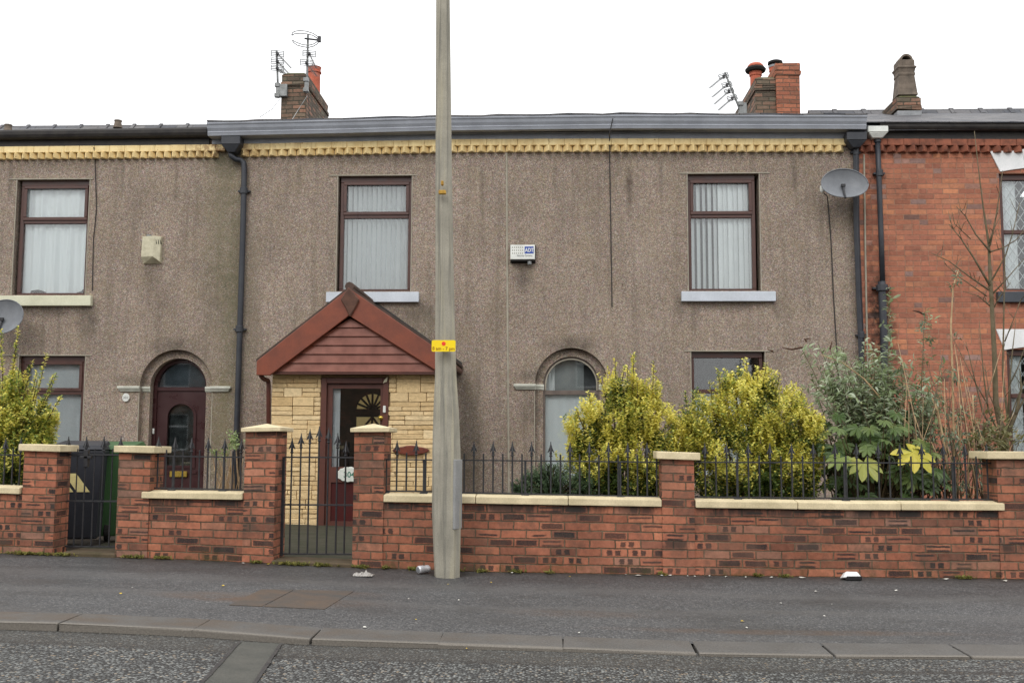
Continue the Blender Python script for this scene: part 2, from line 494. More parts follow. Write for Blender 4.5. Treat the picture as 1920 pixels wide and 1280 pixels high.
def wall_face(mb, x0, x1, z0, z1, Y, holes, depth):
    """a wall front with rectangular / arched openings and their reveals"""
    xs = sorted({x0, x1} | {h['x0'] for h in holes} | {h['x1'] for h in holes})
    top = lambda h: h['z1'] + ((h['x1'] - h['x0']) / 2 if h.get('arch') else 0)
    zs = sorted({z0, z1} | {h['z0'] for h in holes} | {top(h) for h in holes})
    xs = [x for x in xs if x0 <= x <= x1]; zs = [z for z in zs if z0 <= z <= z1]
    for a, b in zip(xs, xs[1:]):
        for c, d in zip(zs, zs[1:]):
            mx, mz = (a + b) / 2, (c + d) / 2
            if any(h['x0'] < mx < h['x1'] and h['z0'] < mz < top(h) for h in holes): continue
            mb.quad((a, Y, c), (b, Y, c), (b, Y, d), (a, Y, d))
    for h in holes:
        dp = h.get('depth', depth)
        if h.get('arch'):
            r = (h['x1'] - h['x0']) / 2; cx = (h['x0'] + h['x1']) / 2; n = 24
            arc = [(cx - r * math.cos(math.pi * k / n), h['z1'] + r * math.sin(math.pi * k / n)) for k in range(n + 1)]
            zt = h['z1'] + r
            for p, q in zip(arc, arc[1:]):
                mb.quad((p[0], Y, p[1]), (q[0], Y, q[1]), (q[0], Y, zt), (p[0], Y, zt))
            path = [(h['x0'], h['z0'])] + arc + [(h['x1'], h['z0'])]
        else:
            path = [(h['x0'], h['z0']), (h['x0'], h['z1']), (h['x1'], h['z1']), (h['x1'], h['z0'])]
        for p, q in zip(path, path[1:] + path[:1]):
            mb.quad((p[0], Y, p[1]), (q[0], Y, q[1]), (q[0], Y + dp, q[1]), (p[0], Y + dp, p[1]))

# ------------------------------------------------------------------ materials
def rgb(c): return c
WAT = (0, 0, 0, 1)
xz = lambda px, py: (P(px, py, 0).x, P(px, py, 0).z)
def st(px, py, rx, rz, k, c):            # stains and painted shade placed on the facade
    a = xz(px, py); return (a[0], a[1], rx / 130.0, rz / 130.0, k, c)
DIRT, ALG = S(62, 58, 50), S(92, 92, 66)
mat = {}
mat['pebble_left'] = pebbledash('pebbledash_left', [
    st(425, 420, 75, 330, 0.55, ALG), st(440, 640, 40, 330, 0.5, ALG), st(408, 800, 38, 180, 0.6, S(104, 100, 68)),
    st(166, 600, 34, 60, 0.6, DIRT), st(60, 585, 160, 14, 0.5, DIRT), st(328, 650, 75, 30, 0.6, DIRT), st(250, 715, 50, 22, 0.5, DIRT),
    st(230, 335, 7, 55, 0.4, DIRT), st(330, 345, 8, 70, 0.35, DIRT), st(20, 340, 8, 50, 0.35, DIRT), st(5, 600, 10, 70, 0.4, DIRT),
    st(283, 505, 26, 60, 0.35, DIRT), st(300, 585, 60, 100, 0.25, DIRT), st(100, 312, 130, 22, 0.25, DIRT), st(425, 300, 70, 45, 0.6, S(78, 78, 58))])
mat['pebble_mid'] = pebbledash('pebbledash_middle', [
    st(1180, 345, 11, 50, 0.75, S(66, 56, 50)), st(1180, 390, 9, 40, 0.45, S(70, 60, 54)), st(982, 520, 24, 46, 0.6, S(58, 54, 50)),
    st(782, 585, 50, 30, 0.55, DIRT), st(800, 620, 75, 70, 0.45, S(88, 84, 66)), st(1366, 572, 100, 16, 0.5, DIRT), st(1458, 580, 14, 40, 0.4, DIRT), st(1275, 580, 12, 50, 0.4, DIRT),  # the greenish patch right of the porch roof is painted shadow
    st(880, 850, 36, 160, 0.6, S(74, 70, 58)), st(880, 720, 30, 60, 0.4, S(90, 84, 70)), st(1594, 395, 45, 32, 0.5, S(72, 68, 62)), st(1071, 646, 76, 26, 0.6, DIRT), st(1000, 705, 46, 16, 0.5, DIRT),
    st(470, 560, 28, 330, 0.4, S(100, 96, 80)), st(1601, 520, 14, 260, 0.35, DIRT), st(700, 300, 260, 14, 0.35, DIRT), st(1250, 293, 380, 13, 0.4, DIRT),
    st(560, 335, 7, 50, 0.4, DIRT), st(742, 318, 6, 36, 0.35, DIRT), st(905, 350, 8, 75, 0.3, DIRT), st(1040, 330, 6, 56, 0.4, DIRT), st(1240, 330, 7, 60, 0.35, DIRT), st(1490, 325, 8, 60, 0.4, DIRT), st(1300, 600, 8, 50, 0.35, DIRT), st(640, 600, 60, 26, 0.4, DIRT), st(1130, 560, 60, 22, 0.18, S(170, 158, 144)), st(1210, 480, 44, 70, 0.16, S(172, 160, 146)),
    st(620, 480, 12, 90, 0.25, DIRT), st(985, 470, 34, 26, 0.4, S(60, 58, 54)), st(1000, 770, 40, 40, 0.3, DIRT)])
RED = [(0, S(132, 88, 72)), (0.15, S(152, 98, 77)), (0.4, S(172, 110, 85)), (0.62, S(160, 101, 79)), (0.85, S(184, 120, 92)), (1, S(146, 110, 94))]
mat['wall_brick'] = brick_mat('garden_wall_brick', RED, S(122, 104, 84), marks=True, moss=True, joint=0.0052)
SOOT = S(40, 36, 34)
mat['house_brick'] = brick_mat('orange_house_brick', [(0, S(150, 98, 80)), (0.25, S(164, 107, 85)), (0.5, S(172, 113, 88)), (0.72, S(162, 105, 85)), (0.88, S(182, 122, 90)), (0.94, S(168, 118, 96)), (0.975, S(150, 122, 114)), (1, S(112, 78, 66))],
    S(176, 136, 114), joint=0.004, flemish=True, stains_shade=[
    st(1652, 640, 42, 130, 0.85, SOOT), st(1650, 560, 30, 70, 0.8, SOOT), st(1628, 470, 14, 200, 0.5, S(80, 50, 40)), st(1690, 360, 20, 24, 0.3, SOOT), st(1780, 292, 200, 16, 0.35, S(96, 56, 42)), st(1632, 330, 16, 60, 0.6, S(80, 46, 36))])
mat['chimney_brick'] = brick_mat('weathered_chimney_brick', [(0, S(88, 78, 68)), (0.4, S(112, 96, 82)), (0.75, S(142, 106, 88)), (1, S(104, 98, 84))], S(88, 84, 72), joint=0.008)
mat['chimney_red'] = brick_mat('orange_chimney_brick', [(0, S(124, 84, 68)), (0.5, S(172, 110, 84)), (1, S(150, 94, 74))], S(128, 100, 84), joint=0.006)
mat['upvc'] = worn('brown_window_plastic', S(70, 44, 38), S(84, 54, 46), 6, 0.35, 0.04, spec=0.5)
mat['maroon'] = worn('maroon_door_plastic', S(54, 27, 28), S(60, 31, 31), 5, 0.3, 0.04, spec=0.5)
mat['porch_red'] = worn('red_brown_cladding', S(128, 68, 48), S(108, 58, 43), 5, 0.45, 0.08, spec=0.4)
mat['porch_dark'] = worn('brown_porch_frame', S(94, 56, 46), S(80, 47, 40), 6, 0.4, 0.06, spec=0.4)
mat['ridge'] = worn('brown_ridge_tile', S(96, 66, 52), S(76, 54, 46), 14, 0.7, 0.3)
mat['black'] = worn('black_painted_iron', S(40, 41, 45), S(54, 54, 55), 20, 0.5, 0.25, spec=0.4)
mat['pipe'] = worn('black_rainwater_pipe', S(44, 47, 54), S(60, 62, 66), 5, 0.45, 0.1, spec=0.4)
mat['tar'] = worn('black_painted_timber', S(46, 44, 44), S(64, 61, 58), 9, 0.6, 0.4)
mat['grey_gutter'] = worn('grey_painted_gutter', S(160, 164, 172), S(142, 146, 153), 3, 0.5, 0.15)
mat['grey_sill'] = worn('pale_grey_painted_sill', S(196, 202, 210), S(184, 190, 197), 4, 0.55, 0.08)
mat['cream_sill'] = worn('cream_painted_sill', S(214, 213, 188), S(198, 197, 172), 4, 0.55, 0.08)
mat['dark_sill'] = worn('dark_grey_sill', S(70, 74, 80), S(58, 62, 66), 5, 0.5, 0.1)
mat['impost'] = worn('pale_painted_impost', S(204, 204, 192), S(176, 178, 164), 9, 0.6, 0.15)
mat['yellow'] = worn('yellow_painted_brick', S(252, 228, 162), S(242, 212, 144), 7, 0.6, 0.2)
def painted_cornice():
    m = M('yellow_painted_brick'); p = m.pos(); s = m.sep(p)
    c = m.mix(m.rng(m.noise(p, 6, 5, .65), .35, .68), S(244, 222, 168), S(228, 200, 142))
    chip = m.rng(m.noise(p, 21, 5, .7), .62, .68)
    c = m.mix(m.math('MULTIPLY', chip, .7), c, S(150, 110, 78))
    c = m.mix(m.rng(m.noise(m.scl(p, (9, 9, 2)), 1.0, 4, .7), .5, .72, 0, .4), c, S(168, 142, 98))
    e = P(424, 285, 0)
    rust = m.math('MULTIPLY', m.rng(m.math('ABSOLUTE', m.math('SUBTRACT', s[0], e.x)), .05, .75, 1, 0), m.rng(m.noise(p, 13, 5, .7), .42, .56))
    c = m.mix(m.math('MULTIPLY', rust, .85), c, S(112, 66, 44))
    m.bump(m.noise(p, 40, 4), .3, .005)
    return m.done(c, .65)
mat['yellow'] = painted_cornice()
mat['red_brick'] = worn('red_dentil_brick', S(156, 96, 74), S(104, 68, 56), 10, 0.85, 0.35)
mat['render'] = worn('arch_render', S(112, 92, 82), S(92, 78, 68), 8, 0.9, 0.5, fine=130, speck=0.3)
mat['white'] = worn('white_painted_stone', S(232, 232, 232), S(214, 216, 216), 4, 0.6, 0.08)
mat['white_plastic'] = worn('white_plastic', S(226, 228, 222), S(206, 208, 202), 8, 0.4, 0.05)
mat['cream_plastic'] = worn('cream_aged_plastic', S(196, 190, 164), S(172, 166, 142), 14, 0.5, 0.1)
mat['coping'] = worn('cream_cast_coping', S(220, 204, 168), S(190, 176, 142), 4.5, 0.75, 0.3, speck=0.14)
mat['slate'] = brick_mat('roof_slate', [(0, S(84, 84, 88)), (0.5, S(104, 102, 102)), (1, S(72, 74, 80))], S(48, 48, 50), L=0.3, H=0.22, joint=0.004, rough=0.6)
mat['lead'] = worn('lead_flashing', S(150, 152, 154), S(120, 122, 124), 8, 0.5, 0.2)
mat['pot'] = worn('terracotta_pot', S(190, 104, 80), S(160, 88, 68), 7, 0.8, 0.2)
mat['pot_dark'] = worn('sooty_chimney_pot', S(116, 104, 92), S(86, 78, 70), 7, 0.85, 0.3)
mat['soot'] = worn('soot_black', S(30, 28, 27), S(40, 38, 36), 9, 0.9, 0.1)
mat['steel'] = worn('galvanised_steel', S(138, 140, 140), S(112, 114, 112), 12, 0.45, 0.1, metal=0.3)
mat['dish'] = worn('dark_grey_dish', S(120, 123, 127), S(108, 111, 115), 6, 0.5, 0.06)
mat['concrete'] = None
mat['blind'] = worn('white_blind_fabric', S(248, 250, 250), S(240, 243, 243), 3, 0.8, 0.03)
mat['grey_blind'] = worn('grey_blind_fabric', S(222, 225, 227), S(206, 210, 213), 3, 0.8, 0.03)
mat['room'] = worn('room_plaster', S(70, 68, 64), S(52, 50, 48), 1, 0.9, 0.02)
mat['glass'] = glass_mat('window_glass')
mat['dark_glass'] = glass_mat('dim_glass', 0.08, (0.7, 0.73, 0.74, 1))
mat['brass'] = worn('brass', S(206, 176, 84), S(180, 150, 70), 12, 0.3, 0.05, metal=0.8, spec=0.5)
mat['cable'] = worn('black_cable', S(46, 44, 44), S(56, 54, 52), 12, 0.6, 0.02)
mat['bead'] = worn('pale_render_bead', S(166, 160, 144), S(146, 140, 126), 8, 0.8, 0.1)
mat['path'] = worn('mossy_concrete_path', S(60, 57, 46), S(50, 52, 36), 5, 0.9, 0.4, speck=0.2)
mat['lattice'] = worn('white_lattice_strip', S(214, 216, 216), S(196, 198, 198), 9, 0.5, 0.02)

def net_mat():
    m = M('net_curtain'); p = m.pos()
    m.done(m.mix(m.noise(p, 3), S(250, 252, 252), S(242, 247, 248)), 0.9, spec=0.1)
    tr = m.node('BsdfTranslucent'); tr.inputs[0].default_value = S(220, 226, 228)
    mx = m.node('MixShader'); mx.inputs[0].default_value = 0.08
    m.t.links.new(m.b.outputs[0], mx.inputs[1]); m.t.links.new(tr.outputs[0], mx.inputs[2])
    m.t.links.new(mx.outputs[0], m.t.nodes['Material Output'].inputs['Surface'])
    return m.m
mat['net'] = net_mat()

def concrete_mat():
    m = M('lamp_post_concrete'); p = m.pos()
    c = m.mix(m.rng(m.noise(p, 3, 5, 0.65), 0.3, 0.7), S(164, 159, 145), S(140, 136, 124))
    stx = m.noise(m.scl(p, (24, 24, 0.8)), 1.0, 4, 0.6)
    c = m.mix(m.rng(stx, 0.5, 0.72, 0, 0.75), c, S(88, 88, 84))
    stx2 = m.noise(m.scl(p, (15, 15, 0.5)), 1.3, 3, 0.6)
    c = m.mix(m.rng(stx2, 0.52, 0.7, 0, 0.6), c, S(180, 172, 146))
    sp_ = m.voro(p, 95, 'Distance')
    pit = m.rng(sp_, 0.0, 0.28, 1, 0)
    k = m.math('GREATER_THAN', m.sep(m.voro(p, 95))[0], 0.72)
    c = m.mix(m.math('MULTIPLY', m.math('MULTIPLY', pit, k), 0.75), c, S(70, 68, 62))
    c = m.mix(1.0, c, m.grey(m.rng(m.noise(p, 160, 2), 0.25, 0.75, 0.85, 1.15)), 'MULTIPLY')
    m.bump(m.math('SUBTRACT', m.noise(p, 70, 4), m.math('MULTIPLY', pit, k)), 0.4, 0.004)
    return m.done(c, 0.9, spec=0.2)
mat['concrete'] = concrete_mat()

def pavement_mat():
    m = M('pavement_asphalt'); p = m.pos()
    v = m.sep(m.voro(p, 120))[0]
    c = m.ramp(v, [(0, S(46, 46, 47)), (0.5, S(66, 66, 66)), (0.85, S(83, 82, 82)), (1, S(114, 112, 110))])
    f = m.noise(p, 46, 3)
    c = m.mix(1.0, c, m.grey(m.rng(f, 0.25, 0.75, 0.78, 1.22)), 'MULTIPLY')
    big = m.noise(m.scl(p, (0.5, 1.1, 1)), 1.1, 5, 0.6)
    c = m.mix(1.0, c, m.grey(m.rng(big, 0.3, 0.7, 0.78, 1.25)), 'MULTIPLY')
    s = m.sep(p)
    # trodden pale bands running along the footway and a dark strip at the wall foot, grime plus painted contact shadow
    wv = m.math('ADD', s[1], m.math('MULTIPLY', m.noise(m.scl(p, (0.4, 0.4, 0)), 1.0, 3), 0.9))
    b = m.noise(m.comb(0.0, wv, 0.0), 2.2, 2)
    c = m.mix(m.rng(b, 0.48, 0.66, 0, 0.5), c, S(86, 84, 82))
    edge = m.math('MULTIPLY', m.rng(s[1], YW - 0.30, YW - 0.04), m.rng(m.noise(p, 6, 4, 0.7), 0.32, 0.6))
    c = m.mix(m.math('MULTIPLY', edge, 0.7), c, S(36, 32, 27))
    spot = m.math('MULTIPLY', m.math('GREATER_THAN', m.sep(m.voro(p, 3.1))[1], 0.6), m.rng(m.voro(p, 3.1, 'Distance'), 0.035, 0.06, 1, 0))
    c = m.mix(m.math('MULTIPLY', spot, 0.45), c, S(104, 102, 98))
    pat = m.noise(m.scl(p, (0.7, 0.9, 1)), 1.7, 6, 0.72)
    c = m.mix(m.rng(pat, 0.52, 0.62, 0, 0.4), c, S(54, 52, 50))
    for (a, b_, rx, ry, k) in ((500, 1122, 1.0, 0.30, 0.75), (640, 1112, 0.5, 0.18, 0.35), (1080, 1150, 0.7, 0.22, 0.3), (1480, 1185, 1.6, 0.12, 0.5)):
        q = Pg(a, b_)
        dx = m.math('DIVIDE', m.math('SUBTRACT', s[0], q.x), rx); dy = m.math('DIVIDE', m.math('SUBTRACT', s[1], q.y), ry)
        d = m.math('SQRT', m.math('ADD', m.math('MULTIPLY', dx, dx), m.math('MULTIPLY', dy, dy)))
        f2 = m.math('MULTIPLY', m.rng(d, 0.3, 1.0, 1, 0, True), m.rng(m.noise(p, 5, 4, 0.7), 0.3, 0.6))
        c = m.mix(m.math('MULTIPLY', f2, k), c, S(88, 68, 52))
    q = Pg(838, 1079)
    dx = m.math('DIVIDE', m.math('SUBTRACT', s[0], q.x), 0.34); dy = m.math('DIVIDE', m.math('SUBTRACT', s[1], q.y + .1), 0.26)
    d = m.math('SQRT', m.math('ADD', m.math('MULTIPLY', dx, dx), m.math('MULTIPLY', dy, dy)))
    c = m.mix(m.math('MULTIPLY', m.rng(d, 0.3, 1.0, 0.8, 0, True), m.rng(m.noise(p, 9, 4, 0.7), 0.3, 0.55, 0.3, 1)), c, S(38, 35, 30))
    m.bump(m.math('ADD', v, m.noise(p, 30, 3)), 0.35, 0.004)
    return m.done(c, m.rng(big, 0.3, 0.7, 0.5, 0.72), spec=0.35)
def road_mat():
    m = M('road_chippings'); p = m.pos()
    vc = m.voro(m.scl(p, (1, 0.85, 1)), 62)
    cc = m.sep(vc)
    d = m.voro(m.scl(p, (1, 0.85, 1)), 62, 'Distance')
    c = m.ramp(cc[0], [(0, S(46, 46, 45)), (0.3, S(70, 71, 70)), (0.65, S(104, 106, 104)), (0.92, S(134, 136, 132)), (1, S(150, 132, 108))])
    c = m.mix(m.rng(d, 0.38, 0.62), c, S(30, 29, 28))
    c = m.mix(1.0, c, m.grey(m.rng(m.noise(p, 1.5, 6, 0.65), 0.3, 0.7, 0.72, 1.24)), 'MULTIPLY')
    s = m.sep(p)
    yy = m.math('ADD', s[1], m.math('MULTIPLY', m.noise(p, 3, 3), 0.06))
    # gutter dirt close to the kerb
    fade = m.rng(s[0], 0.2, 2.0, 1.0, 0.25)
    gut = m.math('MULTIPLY', m.math('MULTIPLY', m.rng(yy, YK - 0.44, YK - 0.30), m.rng(m.noise(p, 16, 4), 0.3, 0.6, 0.5, 1.0)), fade)
    c = m.mix(m.math('MULTIPLY', gut, 0.72), c, S(60, 57, 52))
    jl = m.math('MULTIPLY', m.rng(yy, YK - 0.42, YK - 0.39), m.rng(yy, YK - 0.34, YK - 0.31, 1, 0))
    c = m.mix(m.math('MULTIPLY', jl, m.rng(m.noise(m.scl(p, (1, 0, 0)), 0.8, 3), 0.4, 0.55, 0.15, 0.7)), c, S(40, 36, 32))
    m.bump(m.rng(d, 0.2, 0.6, 1, 0), 0.6, 0.006)
    return m.done(c, 0.55, spec=0.35)
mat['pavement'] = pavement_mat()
mat['road'] = road_mat()
def kerb_mat():
    m = M('granite_kerb'); p = m.pos()
    c = m.mix(m.rng(m.noise(p, 2.4, 5, 0.6), 0.3, 0.7), S(92, 90, 87), S(79, 77, 74))
    s = m.sep(p)
    br = m.math('MULTIPLY', m.rng(s[1], YK + 0.02, YK + 0.14), m.rng(s[0], -2.0, 1.2, 0.75, 0.15))
    c = m.mix(m.math('MULTIPLY', br, m.rng(m.noise(p, 4, 4), 0.3, 0.6)), c, S(84, 73, 62))
    c = m.mix(m.rng(s[1], YK + 0.015, YK + 0.06, 0.6, 0.0), c, S(124, 117, 107))  # painted highlight along the front edge
    c = m.mix(1.0, c, m.grey(m.rng(m.noise(p, 90, 3), 0.25, 0.75, 0.78, 1.22)), 'MULTIPLY')
    m.bump(m.noise(p, 60, 4), 0.4, 0.004)
    return m.done(c, 0.7, spec=0.3)
mat['kerb'] = kerb_mat()
mat['soil'] = worn('garden_soil', S(58, 48, 38), S(42, 36, 28), 7, 0.95, 0.8, speck=0.3)
mat['patch'] = worn('tarmac_trench_patch', S(78, 77, 71), S(68, 68, 63), 5, 0.7, 0.3, speck=0.25, fine=70)
mat['rust'] = worn('rusty_iron_cover', S(86, 72, 60), S(72, 68, 64), 4.5, 0.7, 0.4, speck=0.2)

# ------------------------------------------------------------------ the setting
def sheet(name, xs, ys, zf, m, kind='structure'):
    me = bpy.data.meshes.new(name)
    V = [(x, y, zf(x, y)) for y in ys for x in xs]
    n = len(xs)
    Fc = [(j * n + i, j * n + i + 1, (j + 1) * n + i + 1, (j + 1) * n + i) for j in range(len(ys) - 1) for i in range(n - 1)]
    me.from_pydata(V, [], Fc)
    o = link_mesh(name, me, m)
    return tag(o, kind=kind)
xs_near = [-60, -30, -15, -10] + [-8 + 0.25 * i for i in range(65)] + [10, 15, 30, 60]
sheet('ground', [-400, -60, 60, 400], [-400, -40, 40, 400], lambda x, y: -0.32, mat['soil'])
sheet('garden_soil', xs_near, [-5.5, -3.5, -1.5, 0.05], lambda x, y: g(x, y), mat['soil'])
KW = 0.36
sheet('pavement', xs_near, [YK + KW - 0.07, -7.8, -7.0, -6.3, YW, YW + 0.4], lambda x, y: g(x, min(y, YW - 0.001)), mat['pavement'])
ys_road = [-40, -20, -14] + [-13 + 0.25 * i for i in range(17)] + [YK - 0.08, YK + 0.1]
sheet('road', xs_near, ys_road, lambda x, y: g(x, min(y, YK - 0.0001)), mat['road'])
# kerb: long stones with open joints
kb = MB()
joints = [-12 + 0.85 * i for i in range(10)] + sorted(X(q, YK, 1200) for q in (-150, 105, 358, 580, 820, 1056, 1310, 1565, 1820, 2075))
joints = [j for j in joints if j < X(-150, YK, 1200) - 0.3] + sorted(X(q, YK, 1200) for q in (-150, 105, 358, 580, 820, 1056, 1310, 1565, 1820, 2075)) + [X(2075, YK, 1200) + 0.82 * i for i in range(1, 10)]
for a, b in zip(joints, joints[1:]):
    gap = random.choice((0.002, 0.003, 0.003)) if b < 0.6 else 0.007; sk = random.uniform(-0.012, 0.012)
    kb.hexa([(a + gap + sk, YK, -0.2), (b - gap + sk, YK, -0.2), (b - gap, YK + KW, -0.2), (a + gap, YK + KW, -0.2),
             (a + gap + sk, YK, 0), (b - gap + sk, YK, 0), (b - gap, YK + KW, 0.0), (a + gap, YK + KW, 0.0)])
o = kb.build('kerb', mat['kerb'], bevel=0.007, seg=2, deform=lambda v: Vector((v.x, v.y + random.uniform(-.003, .003), v.z + g(v.x, max(v.y, YK)) + 0.004 if v.z > -0.1 else v.z)))
tag(o, kind='structure')
# smooth tarmac strip where the road was dug up, running out from the kerb
a, b, c, d = Pg(452, 1204), Pg(525, 1207), Pg(478, 1278), Pg(385, 1278)
e1, e2 = (d - a).normalized(), (c - b).normalized()
d2, c2 = a + e1 * 2.2, b + e2 * 2.2
pb = MB()
N = 12
for i in range(N):
    t0, t1 = i / N, (i + 1) / N
    q = [a.lerp(d2, t0), b.lerp(c2, t0), b.lerp(c2, t1), a.lerp(d2, t1)]
    pb.quad(*[(p.x, p.y, g(p.x, min(p.y, YK - 0.0001)) + 0.005) for p in q])
tag(pb.build('road_patch', mat['patch'], weld=True), kind='structure')
sb = MB()
for s0, s1, k in ((a, d2, -1), (b, c2, 1)):
    w = Vector((0.018 * k, 0, 0))
    for i in range(N):
        t0, t1 = i / N, (i + 1) / N
        q = [s0.lerp(s1, t0) - w * .2, s0.lerp(s1, t0) + w, s0.lerp(s1, t1) + w, s0.lerp(s1, t1) - w * .2]
        sb.quad(*[(p.x + random.uniform(-.003, .003), p.y, g(p.x, min(p.y, YK - 0.0001)) + 0.009) for p in q])
tag(sb.build('road_joint', mat['tar']), kind='structure')
# paths from the two gates to the doors
def path_sheet(x0, x1, y1):
    sheet('path', [x0, (x0 + x1) / 2, x1], [YW + 0.39, -4.2, -2.5, y1], lambda x, y: g(x, y) + 0.02, mat['path'])
path_sheet(X(118, -5.4, 1000), X(222, -5.4, 1000) + 1.6, -0.02)
path_sheet(X(526, -5.4, 1000) - 0.1, X(664, -5.4, 1000) + 0.15, -1.42)
for pa, pb_ in ((510, 664), (118, 218)):
    xa, xb = X(pa, YW, 1050), X(pb_, YW, 1050); th = MB(); th.box(xa, xb, YW - 0.03, YW + 0.34, -0.1, 0.035); th.cut_x(0.25)
    tag(th.build('path', worn('worn_threshold_stone', S(92, 78, 62), S(72, 66, 48), 6, 0.9, 0.4, speck=0.2), bevel=.012, deform=lambda v: Vector((v.x, v.y, v.z + gw(v.x)))), kind='structure')

# ------------------------------------------------------------------ windows and doors
def outer_frame(mb, x0, x1, z0, z1, y0, y1, w, wb=None, wt=None):
    wb = w if wb is None else wb; wt = w if wt is None else wt
    mb.box(x0, x1, y0, y1, z1 - wt, z1); mb.box(x0, x1, y0, y1, z0, z0 + wb)
    mb.box(x0, x0 + w, y0, y1, z0 + wb, z1 - wt); mb.box(x1 - w, x1, y0, y1, z0 + wb, z1 - wt)
def slats(x0, x1, z0, z1, y, n, ang, w=0.089, irregular=0.1):
    b = MB(); sp_ = (x1 - x0) / n
    for i in range(n):
        cx = x0 + sp_ * (i + 0.5); a = ang + random.uniform(-irregular, irregular)
        dx, dy = math.cos(a) * w / 2, math.sin(a) * w / 2
        b.hexa([(cx - dx, y - dy, z0), (cx + dx, y + dy, z0), (cx + dx, y + dy + .001, z0), (cx - dx, y - dy + .001, z0),
                (cx - dx, y - dy, z1), (cx + dx, y + dy, z1), (cx + dx, y + dy + .001, z1), (cx - dx, y - dy + .001, z1)])
    return b
def drape(x0, x1, z0, z1, y, folds, amp=0.03, hem=0.0, nx=90, nz=14):
    b = MB(); rows = []
    ph = [random.uniform(0, 6.28) for _ in range(4)]
    for j in range(nz + 1):
        t = j / nz; row = []
        for i in range(nx + 1):
            s = i / nx
            off = amp * (math.sin(folds * 6.283 * s + ph[0] + 0.8 * math.sin(2.2 * t + ph[1])) * 0.6 + 0.4 * math.sin(folds * 2.3 * 6.283 * s + ph[2] + t))
            zb = z0 + hem * max(0, math.sin(9 * s + ph[3]))
            row.append(b.bm.verts.new((x0 + (x1 - x0) * s, y + off * (0.5 + 0.5 * (1 - t)), zb + (z1 - zb) * t)))
        rows.append(row)
    for q, w in zip(rows, rows[1:]):
        for i in range(nx): b.bm.faces.new((q[i], q[i + 1], w[i + 1], w[i]))
    return b
def window(house, x0, x1, z0, z1, zt, Yf=0.065, m='upvc', fw=0.055, sash='top', label=None):
    """frame with a transom at zt, an opening top light, two panes"""
    f = MB()
    outer_frame(f, x0, x1, z0, z1, Yf, Yf + 0.07, fw, 0.04, 0.085)
    f.box(x0 + fw, x1 - fw, Yf + 0.005, Yf + 0.065, zt - 0.03, zt + 0.03)
    if sash == 'top':
        outer_frame(f, x0 + fw - 0.012, x1 - fw + 0.012, zt + 0.018, z1 - 0.075, Yf - 0.014, Yf + 0.0, 0.05)
    fr = f.build('window', mat[m], house, bevel=0.006)
    pb = MB().box(x0 + fw, x1 - fw, Yf + 0.03, Yf + 0.036, zt + 0.03, z1 - 0.085)
    pb.build('pane', mat['glass'], fr)
    pb = MB().box(x0 + fw, x1 - fw, Yf + 0.03, Yf + 0.036, z0 + 0.04, zt - 0.03)
    pb.build('pane', mat['glass'], fr)
    return fr
def sill(fr, x0, x1, z0, z1, m, y0=-0.075):
    MB().box(x0, x1, y0, 0.12, z0, z1).build('sill', mat[m], fr, bevel=0.008, seg=2)
def lintel_bead(house, x0, x1, z):
    MB().box(x0, x1, -0.012, 0.004, z - 0.006, z + 0.008).build('lintel_bead', mat['bead'], house)

# ------------------------------------------------------------------ the three terraced houses
XA = X(455, 0, 600)                      # party line left | middle
XB = X(1614, 0, 500)                     # party line middle | right
XL, XR = XA - 6.4, XB + 5.2
ZG = -0.12                               # foot of the facades
ygut = -0.30
zg_mid = curve([(387, 229.5), (640, 224), (817, 219.5), (847, 219), (1000, 217), (1170, 215), (1400, 215.5), (1630, 216)], ygut)
zy_mid = curve([(485, 269), (640, 265.5), (815, 262), (847, 261), (1145, 259.5), (1220, 259.5), (1582, 260)], -0.06)
zg_left = curve([(-300, 248), (0, 244), (385, 239)], -0.16)
zy_left = curve([(-300, 278), (0, 275), (400, 271)], -0.06)
zg_right = curve([(1640, 231), (1920, 231.5), (2200, 232)], -0.17)
zy_right = curve([(1655, 260), (1920, 261)], -0.06)
def steps(a, b, d=0.3):
    n = max(2, int(abs(b - a) / d)); return [a + (b - a) * i / n for i in range(n + 1)]

hl = thing('terraced_house', 'grey brown pebbledashed terraced house with cream sill, maroon arched front door and black gutter', 'house', ((XL + XA) / 2, 2, ZG))
hm = thing('terraced_house', 'wide pebbledashed terraced house in the middle with long grey gutter, yellow cornice and arched window', 'house', ((XA + XB) / 2, 2, ZG))
hr = thing('terraced_house', 'orange red brick terraced house with white wedge lintels and diamond leaded windows', 'house', ((XB + XR) / 2, 2, ZG))

def rect_hole(px0, px1, py0, py1, depth=0.24):
    my = (py0 + py1) / 2; mx = (px0 + px1) / 2
    return dict(x0=X(px0, 0, my), x1=X(px1, 0, my), z1=Z(py0, 0, mx), z0=Z(py1, 0, mx), depth=depth)
def arch_hole(px0, px1, pys, zb):
    return dict(x0=X(px0, 0, pys), x1=X(px1, 0, pys), z1=Z(pys, 0, (px0 + px1) / 2), z0=zb, arch=True, depth=0.10)
W1, W2 = rect_hole(27, 164, 337, 553), rect_hole(30, 155, 667, 905)
W3, W4, W5 = rect_hole(632, 771, 330, 546), rect_hole(1290, 1425, 326, 545), rect_hole(1297, 1436, 659, 878)
W6, W7 = rect_hole(1877, 2012, 325, 545), rect_hole(1892, 2027, 655, 895)
D1, A1 = arch_hole(262, 398, 724, ZG), arch_hole(1003, 1140, 720, 0.28)

